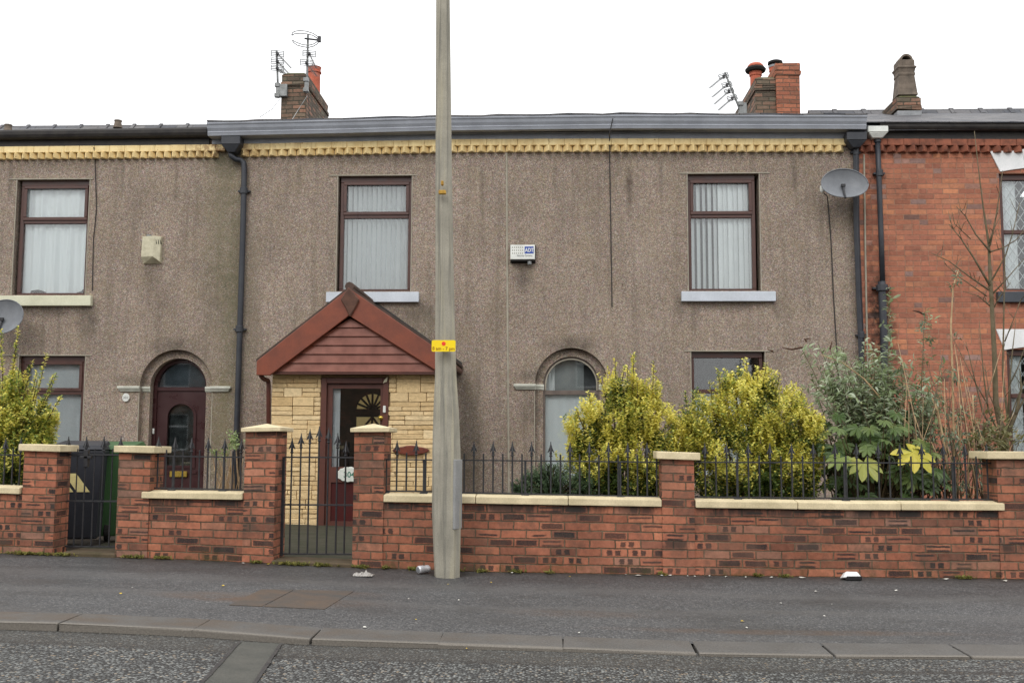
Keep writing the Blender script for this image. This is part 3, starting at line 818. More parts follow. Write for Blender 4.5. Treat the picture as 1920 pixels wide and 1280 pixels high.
def house_shell(h, x0, x1, holes, m, zt, ends, ridge_y, ridge_z, eave_z, roof_m='slate'):
    b = MB()
    wall_face(b, x0, x1, ZG - 0.3, zt, 0.0, holes, 0.24)
    for s in ends: b.quad((s, 0, ZG - .3), (s, 8.0, ZG - .3), (s, 8.0, zt), (s, 0, zt))
    b.quad((x0, 8.0, ZG - .3), (x1, 8.0, ZG - .3), (x1, 8.0, zt), (x0, 8.0, zt))
    b.build('wall', mat[m], h, weld=True)
    # rooms: floors and an inner partition so that the windows look into rooms
    r = MB()
    zf = (Z(553, 0) + Z(667, 0)) / 2
    r.box(x0 + .15, x1 - .15, 0.26, 7.9, zf - .1, zf + .1); r.box(x0 + .15, x1 - .15, 0.26, 7.9, ZG - .1, ZG + 0.05)
    r.box(x0 + .15, x1 - .15, 4.0, 4.1, ZG + .05, zf - .1); r.box(x0 + .15, x1 - .15, 4.0, 4.1, zf + .1, zt)
    r.box(x0 + .02, x0 + .15, 0.26, 7.9, ZG - .1, zt); r.box(x1 - .15, x1 - .02, 0.26, 7.9, ZG - .1, zt)
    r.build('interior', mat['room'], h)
    # low pitched roof
    q = MB(); n = steps(x0, x1, 0.6)
    q.profile([(-0.14, eave_z), (ridge_y, ridge_z), (8.2, eave_z), (8.2, eave_z - .08), (ridge_y, ridge_z - .08), (-0.14, eave_z - .08)], n)
    return q.build('roof', mat[roof_m], h)

def corner_beads(h, holes, m='bead'):
    for q in holes:
        for x in (q['x0'] - .004, q['x1'] + .004):
            MB().box(x - .006, x + .006, -.006, .004, max(q['z0'], ZG), q['z1']).build('corner_bead', mat[m], h)
corner_beads(hl, [W1, W2, D1]); corner_beads(hm, [W3, W4, W5, A1])
zt_mid = min(zg_mid(XA), zg_mid(XB)) - 0.25
roof_l = house_shell(hl, XL, XA - 0.001, [W1, W2, D1], 'pebble_left', zy_left(XL) + 0.1, (XL,), 4.0, zg_left(XA) + 1.30, zg_left(XA) - 0.03)
roof_m = house_shell(hm, XA, XB, [W3, W4, W5, A1], 'pebble_mid', zt_mid, (XA + .004, XB - .004), 4.0, zg_mid(0) + 0.95, zg_mid(0) - 0.12)
roof_r = house_shell(hr, XB + 0.001, XR, [W6, W7], 'house_brick', zy_right(XB) + 0.1, (XR,), 4.0, zg_right(XB) + 1.48, zg_right(XB) - 0.02)

# ---- gutters, fascias and dog-tooth cornices
def gutter_block(h, a, b, zg, zy, kind):
    xs = steps(a, b, 0.25)
    gz = lambda x: zg(x)
    if kind == 'ogee':
        prof = [(-.31, 0.0), (-.31, -.025), (-.295, -.045), (-.285, -.085), (-.262, -.125), (-.262, -.136), (-.268, -.142), (-.262, -.152), (-.25, -.188), (-.05, -.188), (-.05, 0.0), (-.2, -.005), (-.29, -.012)]
        gt = MB().profile(prof, xs, gz).build('gutter', mat['grey_gutter'], h)
        # mossy slate edge lying on the gutter
        MB().profile([(-.315, .001), (-.315, .022), (-.05, .06), (-.05, .01)], xs, lambda x: zg(x) + 0.006 * math.sin(7 * x) + random.uniform(-.006, .006)).build('roof_edge', mat['slate'], h)
        fm = 'grey_gutter'
    elif kind == 'half_left':
        prof = [(-.17 + .055 * math.sin(t) - 0.0, -.055 + .055 * math.cos(t) * 1) for t in [math.pi * i / 8 for i in range(9)]]
        prof = [(-.165, 0), (-.178, -.03), (-.172, -.075), (-.15, -.11), (-.12, -.13), (-.05, -.13), (-.05, -.02), (-.14, -.005)]
        MB().profile(prof, xs, gz).build('gutter', mat['tar'], h, smooth=False)
        fm = 'tar'
    else:
        prof = [(-.17, 0), (-.182, -.02), (-.176, -.05), (-.155, -.078), (-.12, -.09), (-.05, -.09), (-.05, 0.0), (-.14, -.003)]
        MB().profile(prof, xs, gz).build('gutter', mat['lead'] if False else mat['tar'], h)
        fm = 'tar'
    # fascia board between gutter and cornice
    fb = MB()
    low = {'ogee': -.188, 'half_left': -.13, 'half_right': -.09}[kind]
    for p, q in zip(xs, xs[1:]):
        fb.hexa([(p, -.048, zy(p)), (q, -.048, zy(q)), (q, .0, zy(q)), (p, .0, zy(p)),
                 (p, -.048, zg(p) + low), (q, -.048, zg(q) + low), (q, .0, zg(q) + low), (p, .0, zg(p) + low)])
    fb.build('fascia', mat[fm], h, weld=True)
def cornice(h, a, b, zy, m, pitch):
    up = MB(); x = a
    while x < b - 0.02:
        e = min(x + 0.2286, b)
        j = random.uniform(-.004, .004)
        up.hexa([(x + .0015, -.068 + j, zy(x) - .098), (e - .0015, -.068 + j, zy(e) - .098), (e - .0015, .0, zy(e) - .098), (x + .0015, .0, zy(x) - .098),
                 (x + .0015, -.068 + j, zy(x) - .002), (e - .0015, -.068 + j, zy(e) - .002), (e - .0015, .0, zy(e) - .002), (x + .0015, .0, zy(x) - .002)])
        x = e
    c = up.build('cornice', mat[m], h, bevel=0.005)
    t = MB(); x = a + pitch / 2
    while x < b - pitch / 2 + 0.001:
        z = zy(x) - .100; hw = pitch * 0.5; j = random.uniform(-.006, .006)
        if random.random() < 0.06: j += 0.015
        s = random.uniform(-.008, .008)
        A, B, C = (x - hw, -.001), (x + s, -.105 + j), (x + hw, -.001)
        vb = [t.bm.verts.new((p[0], p[1], z - .092)) for p in (A, B, C)]
        vt = [t.bm.verts.new((p[0], p[1], z)) for p in (A, B, C)]
        for f in ((0, 1, 4, 3), (1, 2, 5, 4), (2, 0, 3, 5)):
            allv = vb + vt; t.bm.faces.new([allv[i] for i in f])
        t.bm.faces.new(vb[::-1]); t.bm.faces.new(vt)
        x += pitch
    t.build('dog_tooth', mat[m], c, bevel=0.007)
gutter_block(hl, XL, X(388, -.16, 245), zg_left, zy_left, 'half_left')
gutter_block(hm, X(388, ygut, 235), X(1626, ygut, 230), zg_mid, zy_mid, 'ogee')
gutter_block(hr, X(1650, -.17, 240), XR, zg_right, zy_right, 'half_right')
cornice(hl, XL, X(422, -.06, 280), zy_left, 'yellow', 0.1195)
cornice(hm, X(449, -.06, 275), X(1588, -.06, 270), zy_mid, 'yellow', 0.1405)
cornice(hr, X(1604, -.06, 270), XR, zy_right, 'red_brick', 0.150)
# low ridge of the left roof with two small vents, ridge tiles on the right roof
for px, pt, pb_ in ((15, 225, 246), (221, 222, 238)):
    q = P(px, pb_, 0.9)
    MB().lathe([(.075, 0), (.06, .05), (.052, .10), (.06, .105), (.06, .125), (.045, .125)], (q.x, q.y, q.z - .02), 12).build('roof_vent', mat['pot_dark'], roof_l, smooth=False)
rt = MB(); x = XB + 0.3
while x < XR:
    zr = zg_right(XB) + 1.48
    rt.profile([(3.86, zr - .05), (4.0, zr + .075), (4.14, zr - .05), (4.0, zr + .03)], [x, x + .44])
    rt.profile([(3.84, zr - .05), (4.0, zr + .095), (4.16, zr - .05), (4.0, zr + .04)], [x + .44, x + .52]); x += .53
rt.build('ridge_tiles', mat['slate'], roof_r)
rt = MB(); x = XL
while x < XA:
    zr = zg_left(XA) + 1.30
    rt.profile([(3.86, zr - .05), (4.0, zr + .06), (4.14, zr - .05), (4.0, zr + .02)], [x, x + .44])
    rt.profile([(3.84, zr - .05), (4.0, zr + .085), (4.16, zr - .05), (4.0, zr + .03)], [x + .44, x + .5]); x += .51
rt.build('ridge_tiles', mat['slate'], roof_l)
# a few slates along the right eaves
er = MB()
x = XB + 0.1
while x < XR:
    w = random.uniform(.22, .3); z = zg_right(x)
    er.hexa([(x, -.2, z + .002), (x + w - .006, -.2, z + .002), (x + w - .006, .3, z + .08), (x, .3, z + .08),
             (x, -.2, z + .012 + random.uniform(0, .01)), (x + w - .006, -.2, z + .014), (x + w - .006, .3, z + .095), (x, .3, z + .095)]); x += w
er.build('eaves_slates', mat['slate'], hr)

# ---- windows
zt = lambda py, px: Z(py, 0.11, px)
# left house, upstairs: net curtains
f = window(hl, W1['x0'] + .04, W1['x1'], W1['z0'], W1['z1'], zt(417, 95))
drape(W1['x0'] + .05, W1['x1'] - .02, W1['z0'] + .03, W1['z1'] - .05, 0.165, 4, 0.045, 0.07).build('curtain', mat['net'], f, smooth=True)
sill(f, X(-8, -.07, 562), X(170, -.07, 562), Z(573, -.07, 90), Z(554, -.07, 90), 'cream_sill')
lintel_bead(hl, X(18, 0, 336), X(175, 0, 336), Z(336, 0, 100))
# left house, downstairs: grey vertical blinds
f = window(hl, W2['x0'], W2['x1'], W2['z0'], W2['z1'], zt(736, 95), fw=0.07)
slats(W2['x0'] + .05, W2['x1'] - .03, W2['z0'] + .03, W2['z1'] - .06, 0.17, 11, 0.35, 0.105, 0.05).build('blind', mat['grey_blind'], f)
sill(f, X(20, -.05, 900), X(165, -.05, 900), Z(918, -.05, 90), Z(905, -.05, 90), 'cream_sill')
lintel_bead(hl, X(5, 0, 666), X(172, 0, 666), Z(666, 0, 100))
# middle house, over the porch: vertical blinds nearly open
f = window(hm, W3['x0'] + .03, W3['x1'], W3['z0'], W3['z1'], zt(407, 700))
slats(W3['x0'] + .05, W3['x1'] - .03, W3['z0'] + .03, W3['z1'] - .06, 0.165, 14, 1.12, 0.089, 0.06).build('blind', mat['blind'], f)
MB().box(W3['x0'] + .05, W3['x1'] - .03, .30, .305, W3['z0'] + .03, W3['z1'] - .05).build('backing_panel', mat['grey_blind'], f)  # added grey panel, stands in for room brightness behind the slats
sill(f, X(611, -.075, 556), X(785, -.075, 556), Z(566, -.075, 700), Z(547, -.075, 700), 'grey_sill')
lintel_bead(hm, X(618, 0, 330), X(780, 0, 330), Z(329, 0, 700))
# middle house, right upstairs
f = window(hm, W4['x0'], W4['x1'] - .05, W4['z0'], W4['z1'], zt(406, 1355))
b = slats(W4['x0'] + .05, W4['x0'] + .46, W4['z0'] + .03, W4['z1'] - .06, 0.165, 5, 0.85, 0.089, 0.08)
b2 = slats(W4['x0'] + .46, W4['x1'] - .06, W4['z0'] + .03, W4['z1'] - .06, 0.165, 7, 0.5, 0.089, 0.25)
b.build('blind', mat['blind'], f); b2.build('blind', mat['blind'], f)
sill(f, X(1278, -.075, 555), X(1455, -.075, 555), Z(564.5, -.075, 1366), Z(546, -.075, 1366), 'grey_sill')
lintel_bead(hm, X(1275, 0, 325), X(1443, 0, 325), Z(325, 0, 1360))
# middle house, right downstairs: bare top light, net below
f = window(hm, W5['x0'], W5['x1'] - .02, W5['z0'], W5['z1'], zt(734, 1366), fw=0.05, sash='none')
drape(W5['x0'] + .05, W5['x1'] - .06, W5['z0'] + .03, zt(734, 1366), 0.150, 4, 0.02).build('curtain', mat['net'], f, smooth=True)
sill(f, X(1285, -.05, 880), X(1448, -.05, 880), Z(892, -.05, 1366), Z(878, -.05, 1366), 'grey_sill')
lintel_bead(hm, X(1283, 0, 659), X(1452, 0, 659), Z(658, 0, 1366))
# brick house windows: diamond leads behind the glass
def leaded(h, W, pt, px, lower):
    fr = window(h, W['x0'] + .02, W['x1'], W['z0'], W['z1'], zt(pt, px), fw=0.05, sash='none')
    lt = MB(); y = 0.110
    for (za, zb) in ((W['z0'] + .04, zt(pt, px) - .03), (zt(pt, px) + .03, W['z1'] - .085)):
        x0, x1 = W['x0'] + .07, W['x1'] - .05
        for sgn in (1, -1):
            k = 1.45 * sgn; dstep = 0.128
            n = -30
            while n < 40:
                xa = x0 + n * dstep                     # line x = xa + (z-za)/k
                pts = []
                for zz in (za, zb):
                    pts.append((xa + (zz - za) / k, zz))
                (p0, q0), (p1, q1) = pts
                if p0 > p1: (p0, q0), (p1, q1) = (p1, q1), (p0, q0)
                if p1 > x0 and p0 < x1:
                    s_ = (q1 - q0) / (p1 - p0)
                    if p0 < x0: q0 += s_ * (x0 - p0); p0 = x0
                    if p1 > x1: q1 += s_ * (x1 - p1); p1 = x1
                    if abs(p1 - p0) > .01: lt.tube([(p0, y, q0), (p1, y, q1)], .0055, 4)
                n += 1
    lt.build('lead_lattice', mat['lattice'], fr)
    return fr
f = leaded(hr, W6, 436, 1900, False)
drape(W6['x0'] + .05, W6['x0'] + .30, W6['z0'] + .03, W6['z1'] - .05, 0.165, 2.4, .025, nx=40).build('curtain', mat['net'], f, smooth=True)
sill(f, X(1872, -.08, 555), X(2018, -.08, 555), Z(566, -.08, 1900), Z(546, -.08, 1900), 'dark_sill')
f = leaded(hr, W7, 742, 1905, True)
drape(W7['x0'] + .05, W7['x0'] + .26, W7['z0'] + .03, W7['z1'] - .05, 0.165, 2.4, .025, nx=40).build('curtain', mat['net'], f, smooth=True)
def wedge_lintel(W, px0t, px0b, pyt, pyb):
    xt, xb = X(px0t, -.02, pyt), X(px0b, -.02, pyb); ztp, zbt = Z(pyt, -.02, 1890), Z(pyb, -.02, 1890)
    cx = (W['x0'] + W['x1']) / 2; n = 10
    bot = [(xb + (2 * (cx - xb)) * i / n, zbt + 0.055 * math.sin(math.pi * i / n)) for i in range(n + 1)]
    b = MB(); b.prism([(xt, ztp)] + bot + [(2 * cx - xt, ztp)], -.02, .02)
    ln = b.build('lintel', mat['white'], hr, bevel=.004)
    kx = X(1917, -.03, 300) if px0t < 1860 else X(1930, -.03, 640)
    b = MB(); b.prism([(kx, ztp + .02), (kx + .05, zbt + .03), (2 * cx - kx - .05, zbt + .03), (2 * cx - kx, ztp + .02)], -.035, -.021)
    b.build('keystone', mat['white'], ln, bevel=.004)
wedge_lintel(W6, 1856, 1876, 283, 322)
wedge_lintel(W7, 1868, 1884, 617, 656)

# ---- arched openings
def arch_trim(h, A, pyi, left, right):
    """stepped render band inside the arch and the pale imposts either side"""
    cx = (A['x0'] + A['x1']) / 2; ro = (A['x1'] - A['x0']) / 2; ri = ro - 0.118
    bnd = MB().arch_ring(cx, A['z1'], ro - .001, ri, 0.095, 0.30, A['z0'] - .02, 24).build('arch_band', mat['pebble_left' if h is hl else 'pebble_mid'], h)
    for (xa, xb, inner) in ((left, A['x0'], cx - ri), (A['x1'], right, cx + ri)):
        z = A['z1']
        for dz0, dz1, pr in ((-.035, .0, .062), (-.058, -.035, .045), (-.078, -.058, .028)):
            s = -.0 if xa < cx else 0
            im = MB()
            lo, hi = (xa + .062 - pr, xb + .014) if xb <= cx else (xa - .014, xb - .062 + pr)
            im.box(lo, hi, -pr, 0.0 if False else 0.002, z + dz0, z + dz1)
            l2, h2 = (xb - .0, inner + .012) if xb <= cx else (inner - .012, xa)
            im.box(l2, h2, 0.095 - pr * .6, 0.094, z + dz0, z + dz1)
            im.build('impost', mat['impost'], bnd, bevel=.004)
    return cx, ri
cx, ri = arch_trim(hl, D1, 724, X(222, 0, 726), X(434, 0, 726))
yd = 0.30
zsp = D1['z1']
dr = MB()
dr.arch_ring(cx, zsp, ri + .01, ri - .055, yd - .08, yd, ZG, 24)
ztr = Z(726, yd, 338)
dr.box(cx - ri + .05, cx + ri - .05, yd - .07, yd, ztr - .06, ztr + .0)
door = dr.build('front_door', mat['maroon'], hl, bevel=.006)
MB().arch_plate(cx, zsp, ri - .05, yd - .03, yd - .024, ztr - .01).build('fanlight', mat['dark_glass'], door)
MB().arch_plate(cx, zsp, ri - .06, yd + .0, yd + .01, ztr).build('fanlight_lining', worn('dim_grey_cloth', S(150, 158, 165), S(120, 128, 134), 4, .9, .05), door)
lf = MB(); dx0, dx1 = cx - ri + .055, cx + ri - .055
zdt = ztr - .06
px_ar, zs_ar = 0.195, Z(782, yd, 343)
# door leaf with an arched light cut out
hole = dict(x0=cx - px_ar, x1=cx + px_ar, z0=Z(872, yd, 343), z1=zs_ar, arch=True, depth=.05)
wall_face(lf, dx0, dx1, ZG + .1, zdt, yd - .05, [hole], .05)
lf.arch_ring(cx, zs_ar, px_ar + .04, px_ar, yd - .068, yd - .049, hole['z0'], 20)
lf.box(cx - px_ar - .04, cx + px_ar + .04, yd - .068, yd - .049, hole['z0'] - .04, hole['z0'])
for q in (.0, .25):
    lf.box(cx - .26, cx + .26, yd - .062, yd - .049, hole['z0'] - .09 - q - .03, hole['z0'] - .09 - q)
lf.build('door_leaf', mat['maroon'], door)
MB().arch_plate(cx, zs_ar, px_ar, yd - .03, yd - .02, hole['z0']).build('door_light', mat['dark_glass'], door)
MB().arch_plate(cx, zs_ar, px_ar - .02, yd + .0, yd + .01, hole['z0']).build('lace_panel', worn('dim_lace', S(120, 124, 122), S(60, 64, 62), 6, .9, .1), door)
za, zb = Z(894, yd - .06, 342), Z(883, yd - .06, 342)
MB().box(cx - .13, cx + .13, yd - .085, yd - .063, za, zb).build('letter_plate', mat['brass'], door, bevel=.006)
a = P(288, 808, yd - .08)
MB().box(a.x - .014, a.x + .014, yd - .1, yd - .08, a.z - .04, a.z + .04).build('bell_push', mat['white_plastic'], door, bevel=.005)
# house number disc
q = P(236, 745, -.02)
pl = MB(); pl.prism([(q.x + .052 * math.cos(t), q.z + .062 * math.sin(t)) for t in [2 * math.pi * i / 28 for i in range(28)]], -.03, .0)
pl = pl.build('number_disc', mat['white_plastic'], hl, bevel=.005)
text_mesh('number', '302', .05, (q.x, -.0312, q.z - .018), worn('grey_number', S(96, 96, 94), S(110, 110, 106), 9, .6, .02), pl)

cx, ri = arch_trim(hm, A1, 720, X(963, 0, 722), X(1181, 0, 722))
yd = 0.19
fr = MB(); fr.arch_ring(cx, A1['z1'], ri + .01, ri - .03, yd - .06, yd, A1['z0'], 24)
zq = Z(736, yd, 1070)
fr.box(cx - ri + .02, cx + ri - .02, yd - .06, yd, zq - .035, zq + .03)
fr.box(cx - ri + .02, cx + ri - .02, yd - .06, yd, A1['z0'], A1['z0'] + .05)
fr = fr.build('arched_window', worn('weathered_grey_brown_frame', S(116, 104, 96), S(92, 84, 78), 7, .7, .1), hm, bevel=.004)
MB().arch_plate(cx, A1['z1'], ri - .025, yd - .03, yd - .024, zq + .03).build('pane', mat['glass'], fr)
MB().box(cx - ri + .03, cx + ri - .03, yd - .03, yd - .024, A1['z0'] + .05, zq - .035).build('pane', mat['glass'], fr)
# thin pale bead round the fanlight
MB().arch_ring(cx, A1['z1'], ri - .026, ri - .044, yd - .068, yd - .06, zq + .03, 24).build('glazing_bead', mat['bead'], fr)
drape(cx - ri - .05, cx + ri + .05, A1['z0'], zq - .0, yd + .03, 3, .012).build('curtain', mat['net'], fr, smooth=True)
drape(cx - ri - .05, cx - ri + .17, zq - .1, A1['z1'] + ri + .1, yd + .06, 2, .02, nx=30).build('curtain', mat['net'], fr, smooth=True)
MB().box(cx - ri + .17, cx + ri - .22, yd + .08, yd + .085, zq - .1, A1['z1'] + ri + .1).build('reflection_panel', worn('grey_reflection', S(168, 172, 172), S(146, 150, 150), 3, .9, .03), fr)  # grey panel standing in for the pale reflection in the arched glass
MB().box(cx + ri - .22, cx + ri + .1, yd + .14, yd + .145, zq - .1, A1['z1'] + ri + .1).build('reflection_panel', worn('dark_reflection', S(112, 114, 116), S(84, 86, 88), 3, .9, .03), fr)  # darker panel standing in for the house reflected at the right

# ---- rainwater goods
def hopper(name, px0, px1, py0, py1, Y, m, h, taper=0.35):
    x0, x1 = X(px0, Y, (py0 + py1) / 2), X(px1, Y, (py0 + py1) / 2)
    z1, z0 = Z(py0, Y, px0), Z(py1, Y, px0)
    w = (x1 - x0) * taper / 2; c = (x0 + x1) / 2; zm = z0 + (z1 - z0) * .45
    b = MB()
    b.box(x0, x1, Y, -.01, zm, z1)
    b.hexa([(c - w, Y + .05, z0), (c + w, Y + .05, z0), (c + w, -.02, z0), (c - w, -.02, z0), (x0 + .004, Y + .004, zm), (x1 - .004, Y + .004, zm), (x1 - .004, -.012, zm), (x0 + .004, -.012, zm)])
    return b.build(name, mat[m], h, bevel=.008)
def pipe_collars(p, pts, r, m):
    for (px, py, Y) in pts:
        q = P(px, py, Y)
        MB().lathe([(r * 1.28, -.045), (r * 1.36, -.04), (r * 1.36, .04), (r * 1.2, .05)], tuple(q), 12).build('collar', mat[m], p)
        MB().box(q.x - r * 2.1, q.x + r * 2.1, q.y, -.001, q.z - .012, q.z + .012).build('bracket', mat[m], p)
r = .042
pts = [P(432, 283, -.12), P(434, 293, -.12), P(442, 299, -.10), P(451, 300, -.07), P(457, 305, -.065), P(458, 320, -.065), P(455, 450, -.065), P(449, 640, -.065), P(444, 800, -.065), P(442, 990, -.065)]
hp = hopper('rainwater_hopper', 414, 450, 254, 284, -.24, 'pipe', hl)
pp = MB().tube(pts, r, 12).build('drainpipe', mat['pipe'], hl, smooth=True)
pipe_collars(pp, [(457, 358, -.065), (449, 617, -.065)], r, 'pipe')
hopper('rainwater_hopper', 1588, 1626, 247, 275, -.22, 'pipe', hm)
pts = [P(1605, 270, -.06), P(1606, 420, -.06), P(1611, 560, -.06), P(1617, 700, -.06), P(1621, 990, -.06)]
b = MB(); b.tube(pts, .047, 4); pp = b.build('drainpipe', mat['pipe'], hm, bevel=.008)
pipe_collars(pp, [(1605, 285, -.06), (1615, 628, -.06)], .034, 'pipe')
b = MB(); b.tube([P(1620, 290, -.01), P(1623, 500, -.01), P(1631, 900, -.01)], .014, 6); b.build('party_bead', mat['bead'], hm)
hopper('rainwater_hopper', 1628, 1666, 236, 257, -.20, 'white_plastic', hr, .5)
pts = [P(1645, 255, -.07), P(1648, 330, -.07), P(1652, 440, -.07), P(1655, 535, -.07)]
pp = MB().tube(pts, .038, 12).build('drainpipe', mat['pipe'], hr, smooth=True)
pipe_collars(pp, [(1649, 325, -.07), (1645, 262, -.07)], .038, 'pipe')
pts = [P(1653, 528, -.08), P(1654, 545, -.08), P(1657, 620, -.08), P(1661, 760, -.08), P(1664, 990, -.08)]
pp = MB().tube(pts, .055, 14).build('soil_pipe', mat['pipe'], hr, smooth=True)
pipe_collars(pp, [(1654, 540, -.08)], .06, 'pipe')
# movement bead and cables down the middle facade
MB().tube([P(950, 285, -.002), P(951, 500, -.002), P(954, 940, -.002)], .016, 6).build('render_bead', mat['bead'], hm)
MB().tube([P(1149, 222, -.32), P(1143, 250, -.28), P(1143, 258, -.07), P(1143, 300, -.012), P(1146, 480, -.012), P(1147.5, 575, -.012)], .008, 5).build('wall_cable', mat['cable'], hm)
MB().tube([P(176, 276, -.075), P(178, 300, -.012), P(181, 390, -.012), P(175, 450, -.012), P(173, 545, -.012)], .0065, 5).build('wall_cable', mat['cable'], hl)

# ---- chimneys (parts of their houses)
def stack(h, px0, px1, pyt, Y0, length, m, step=None):
    x0, x1 = X(px0, Y0, pyt + 40), X(px1, Y0, pyt + 40); z1 = Z(pyt, Y0, (px0 + px1) / 2)
    b = MB(); z0 = zg_mid(0) - .2
    n = int((z1 - z0) / .075)
    b.box(x0, x1, Y0, Y0 + length, z0, z1 - .225)
    b.box(x0 - .02, x1 + .02, Y0 - .02, Y0 + length + .02, z1 - .225, z1 - .15)
    b.box(x0 - .004, x1 + .004, Y0 - .004, Y0 + length + .004, z1 - .15, z1)
    if step: b.box(x0 + .02, x1 + step, Y0 + length, Y0 + length + .5, z0, z1 - .25)
    c = b.build('chimney', mat[m], h, bevel=.012, noise=.012)
    return c, x0, x1, z1
def flaunch(c, x0, x1, y0, y1, z):
    b = MB(); n = 5
    b.hexa([(x0, y0, z), (x1, y0, z), (x1, y1, z), (x0, y1, z), (x0 + .08, y0 + .08, z + .05), (x1 - .08, y0 + .08, z + .05), (x1 - .08, y1 - .08, z + .05), (x0 + .08, y1 - .08, z + .05)])
    b.build('flaunching', worn('mossy_mortar', S(96, 92, 66), S(78, 80, 50), 9, .95, .5), c, bevel=.01)
YC = 3.0
c, x0, x1, z1 = stack(hm, 528, 575, 139, YC, 1.75, 'chimney_brick', .0)
flaunch(c, x0, x1, YC, YC + 1.75, z1)
q = P(588, 175, YC + 1.2)
zpt = Z(127, YC + 1.2, 588)
cxp = x1 - .17
MB().lathe([(.15, z1 - q.z), (.125, z1 - q.z + .04), (.118, zpt - q.z - .12), (.14, zpt - q.z - .11), (.14, zpt - q.z - .09), (.12, zpt - q.z - .08), (.13, zpt - q.z - .02), (.14, zpt - q.z), (.10, zpt - q.z)], (q.x, YC + 1.2, q.z), 18).build('chimney_pot', mat['pot'], c, smooth=False)
# right pair of stacks
c, x0, x1, z1 = stack(hm, 1416, 1458, 147, YC, 1.9, 'chimney_brick')
flaunch(c, x0, x1, YC, YC + 1.9, z1)
c2, X0, X1, Z1 = stack(hm, 1456, 1500, 118, YC - .06, 2.0, 'chimney_red')
flaunch(c2, X0, X1, YC, YC + 1.9, Z1)
def pot(c, px, pyt, Y, zb, r, m, cowl=None, dx=0):
    x = X(px, Y, pyt + 20); zt_ = Z(pyt, Y, px)
    p = MB().lathe([(r * 1.15, zb), (r, zb + .05), (r * .97, zt_ - .08), (r * 1.12, zt_ - .07), (r * 1.12, zt_), (r * .8, zt_)], (x, Y, 0), 18).build('chimney_pot', mat[m], c)
    if cowl == 'mushroom':
        MB().lathe([(r * 1.02, zt_ + .0), (r * 1.7, zt_ + .01), (r * 1.85, zt_ + .05), (r * 1.6, zt_ + .085), (r * 1.3, zt_ + .09)], (x, Y, 0), 18).build('cowl_ring', mat['soot'], p)
        MB().lathe([(r * 1.45, zt_ + .085), (r * 1.4, zt_ + .12), (r * 1.05, zt_ + .16), (r * .4, zt_ + .175)], (x, Y, 0), 18).build('cowl', mat['pot'], p, smooth=True)
    elif cowl == 'flat':
        MB().lathe([(r * 1.2, zt_ + .0), (r * 1.25, zt_ + .04), (r * 1.05, zt_ + .045)], (x, Y, 0), 18).build('cowl_ring', mat['lead'], p)
        MB().lathe([(r * 1.0, zt_ + .045), (r * 1.0, zt_ + .075), (r * 1.35, zt_ + .08), (r * 1.3, zt_ + .12), (r * .9, zt_ + .14)], (x, Y, 0), 18).build('cowl', mat['soot'], p)
pot(c, 1417, 136, YC + 1.1, z1, .105, 'pot', 'mushroom')
pot(c, 1454, 128, YC + 1.5, z1, .105, 'pot', 'flat')
# brick house chimney
Y0 = 3.1
c, x0, x1, z1 = stack(hr, 1684, 1727, 182, Y0, 1.5, 'chimney_brick')
flaunch(c, x0, x1, Y0, Y0 + 1.5, z1)
b = MB(); b.box(x0 - .012, x1 + .012, Y0 - .014, Y0 + .3, z1 - .45, z1 - .25); b.build('flashing', mat['lead'], c, bevel=.004)
def sq_ring(b, cxx, cy, segs):           # square tapered pot from (halfwidth, z) pairs
    rings = [[b.bm.verts.new((cxx + sx * w, cy + sy * w, z)) for sx, sy in ((-1, -1), (1, -1), (1, 1), (-1, 1))] for w, z in segs]
    for p, q in zip(rings, rings[1:]):
        for k in range(4):
            j = (k + 1) % 4; b.bm.faces.new((p[k], p[j], q[j], q[k]))
    b.bm.faces.new(rings[0][::-1]); b.bm.faces.new(rings[-1])
zc_ = lambda py: Z(py, Y0 + .2, 1695)
b = MB(); xm = X(1696.5, Y0 + .2, 150)
sq_ring(b, xm, Y0 + .22, [(.175, zc_(183)), (.165, zc_(178)), (.135, zc_(146)), (.145, zc_(145)), (.145, zc_(141)), (.137, zc_(140)), (.15, zc_(133)), (.165, zc_(132)), (.165, zc_(129)), (.14, zc_(128)), (.14, zc_(117)), (.13, zc_(116))])
pt_ = b.build('chimney_pot', mat['pot_dark'], c, bevel=.006)
b = MB(); n = 10; rr = .115; zb = zc_(118)
out = [(xm + rr * math.cos(math.pi * i / n), zb + rr * 1.05 * math.sin(math.pi * i / n)) for i in range(n + 1)]
inn = [(xm + rr * .72 * math.cos(math.pi * i / n), zb + rr * .75 * math.sin(math.pi * i / n)) for i in range(n + 1)]
b.prism(out + inn[::-1], Y0 + .08, Y0 + .36)
b.build('hood', mat['pot_dark'], pt_)
b = MB(); b.prism(inn, Y0 + .2, Y0 + .3); b.build('flue', mat['soot'], pt_)

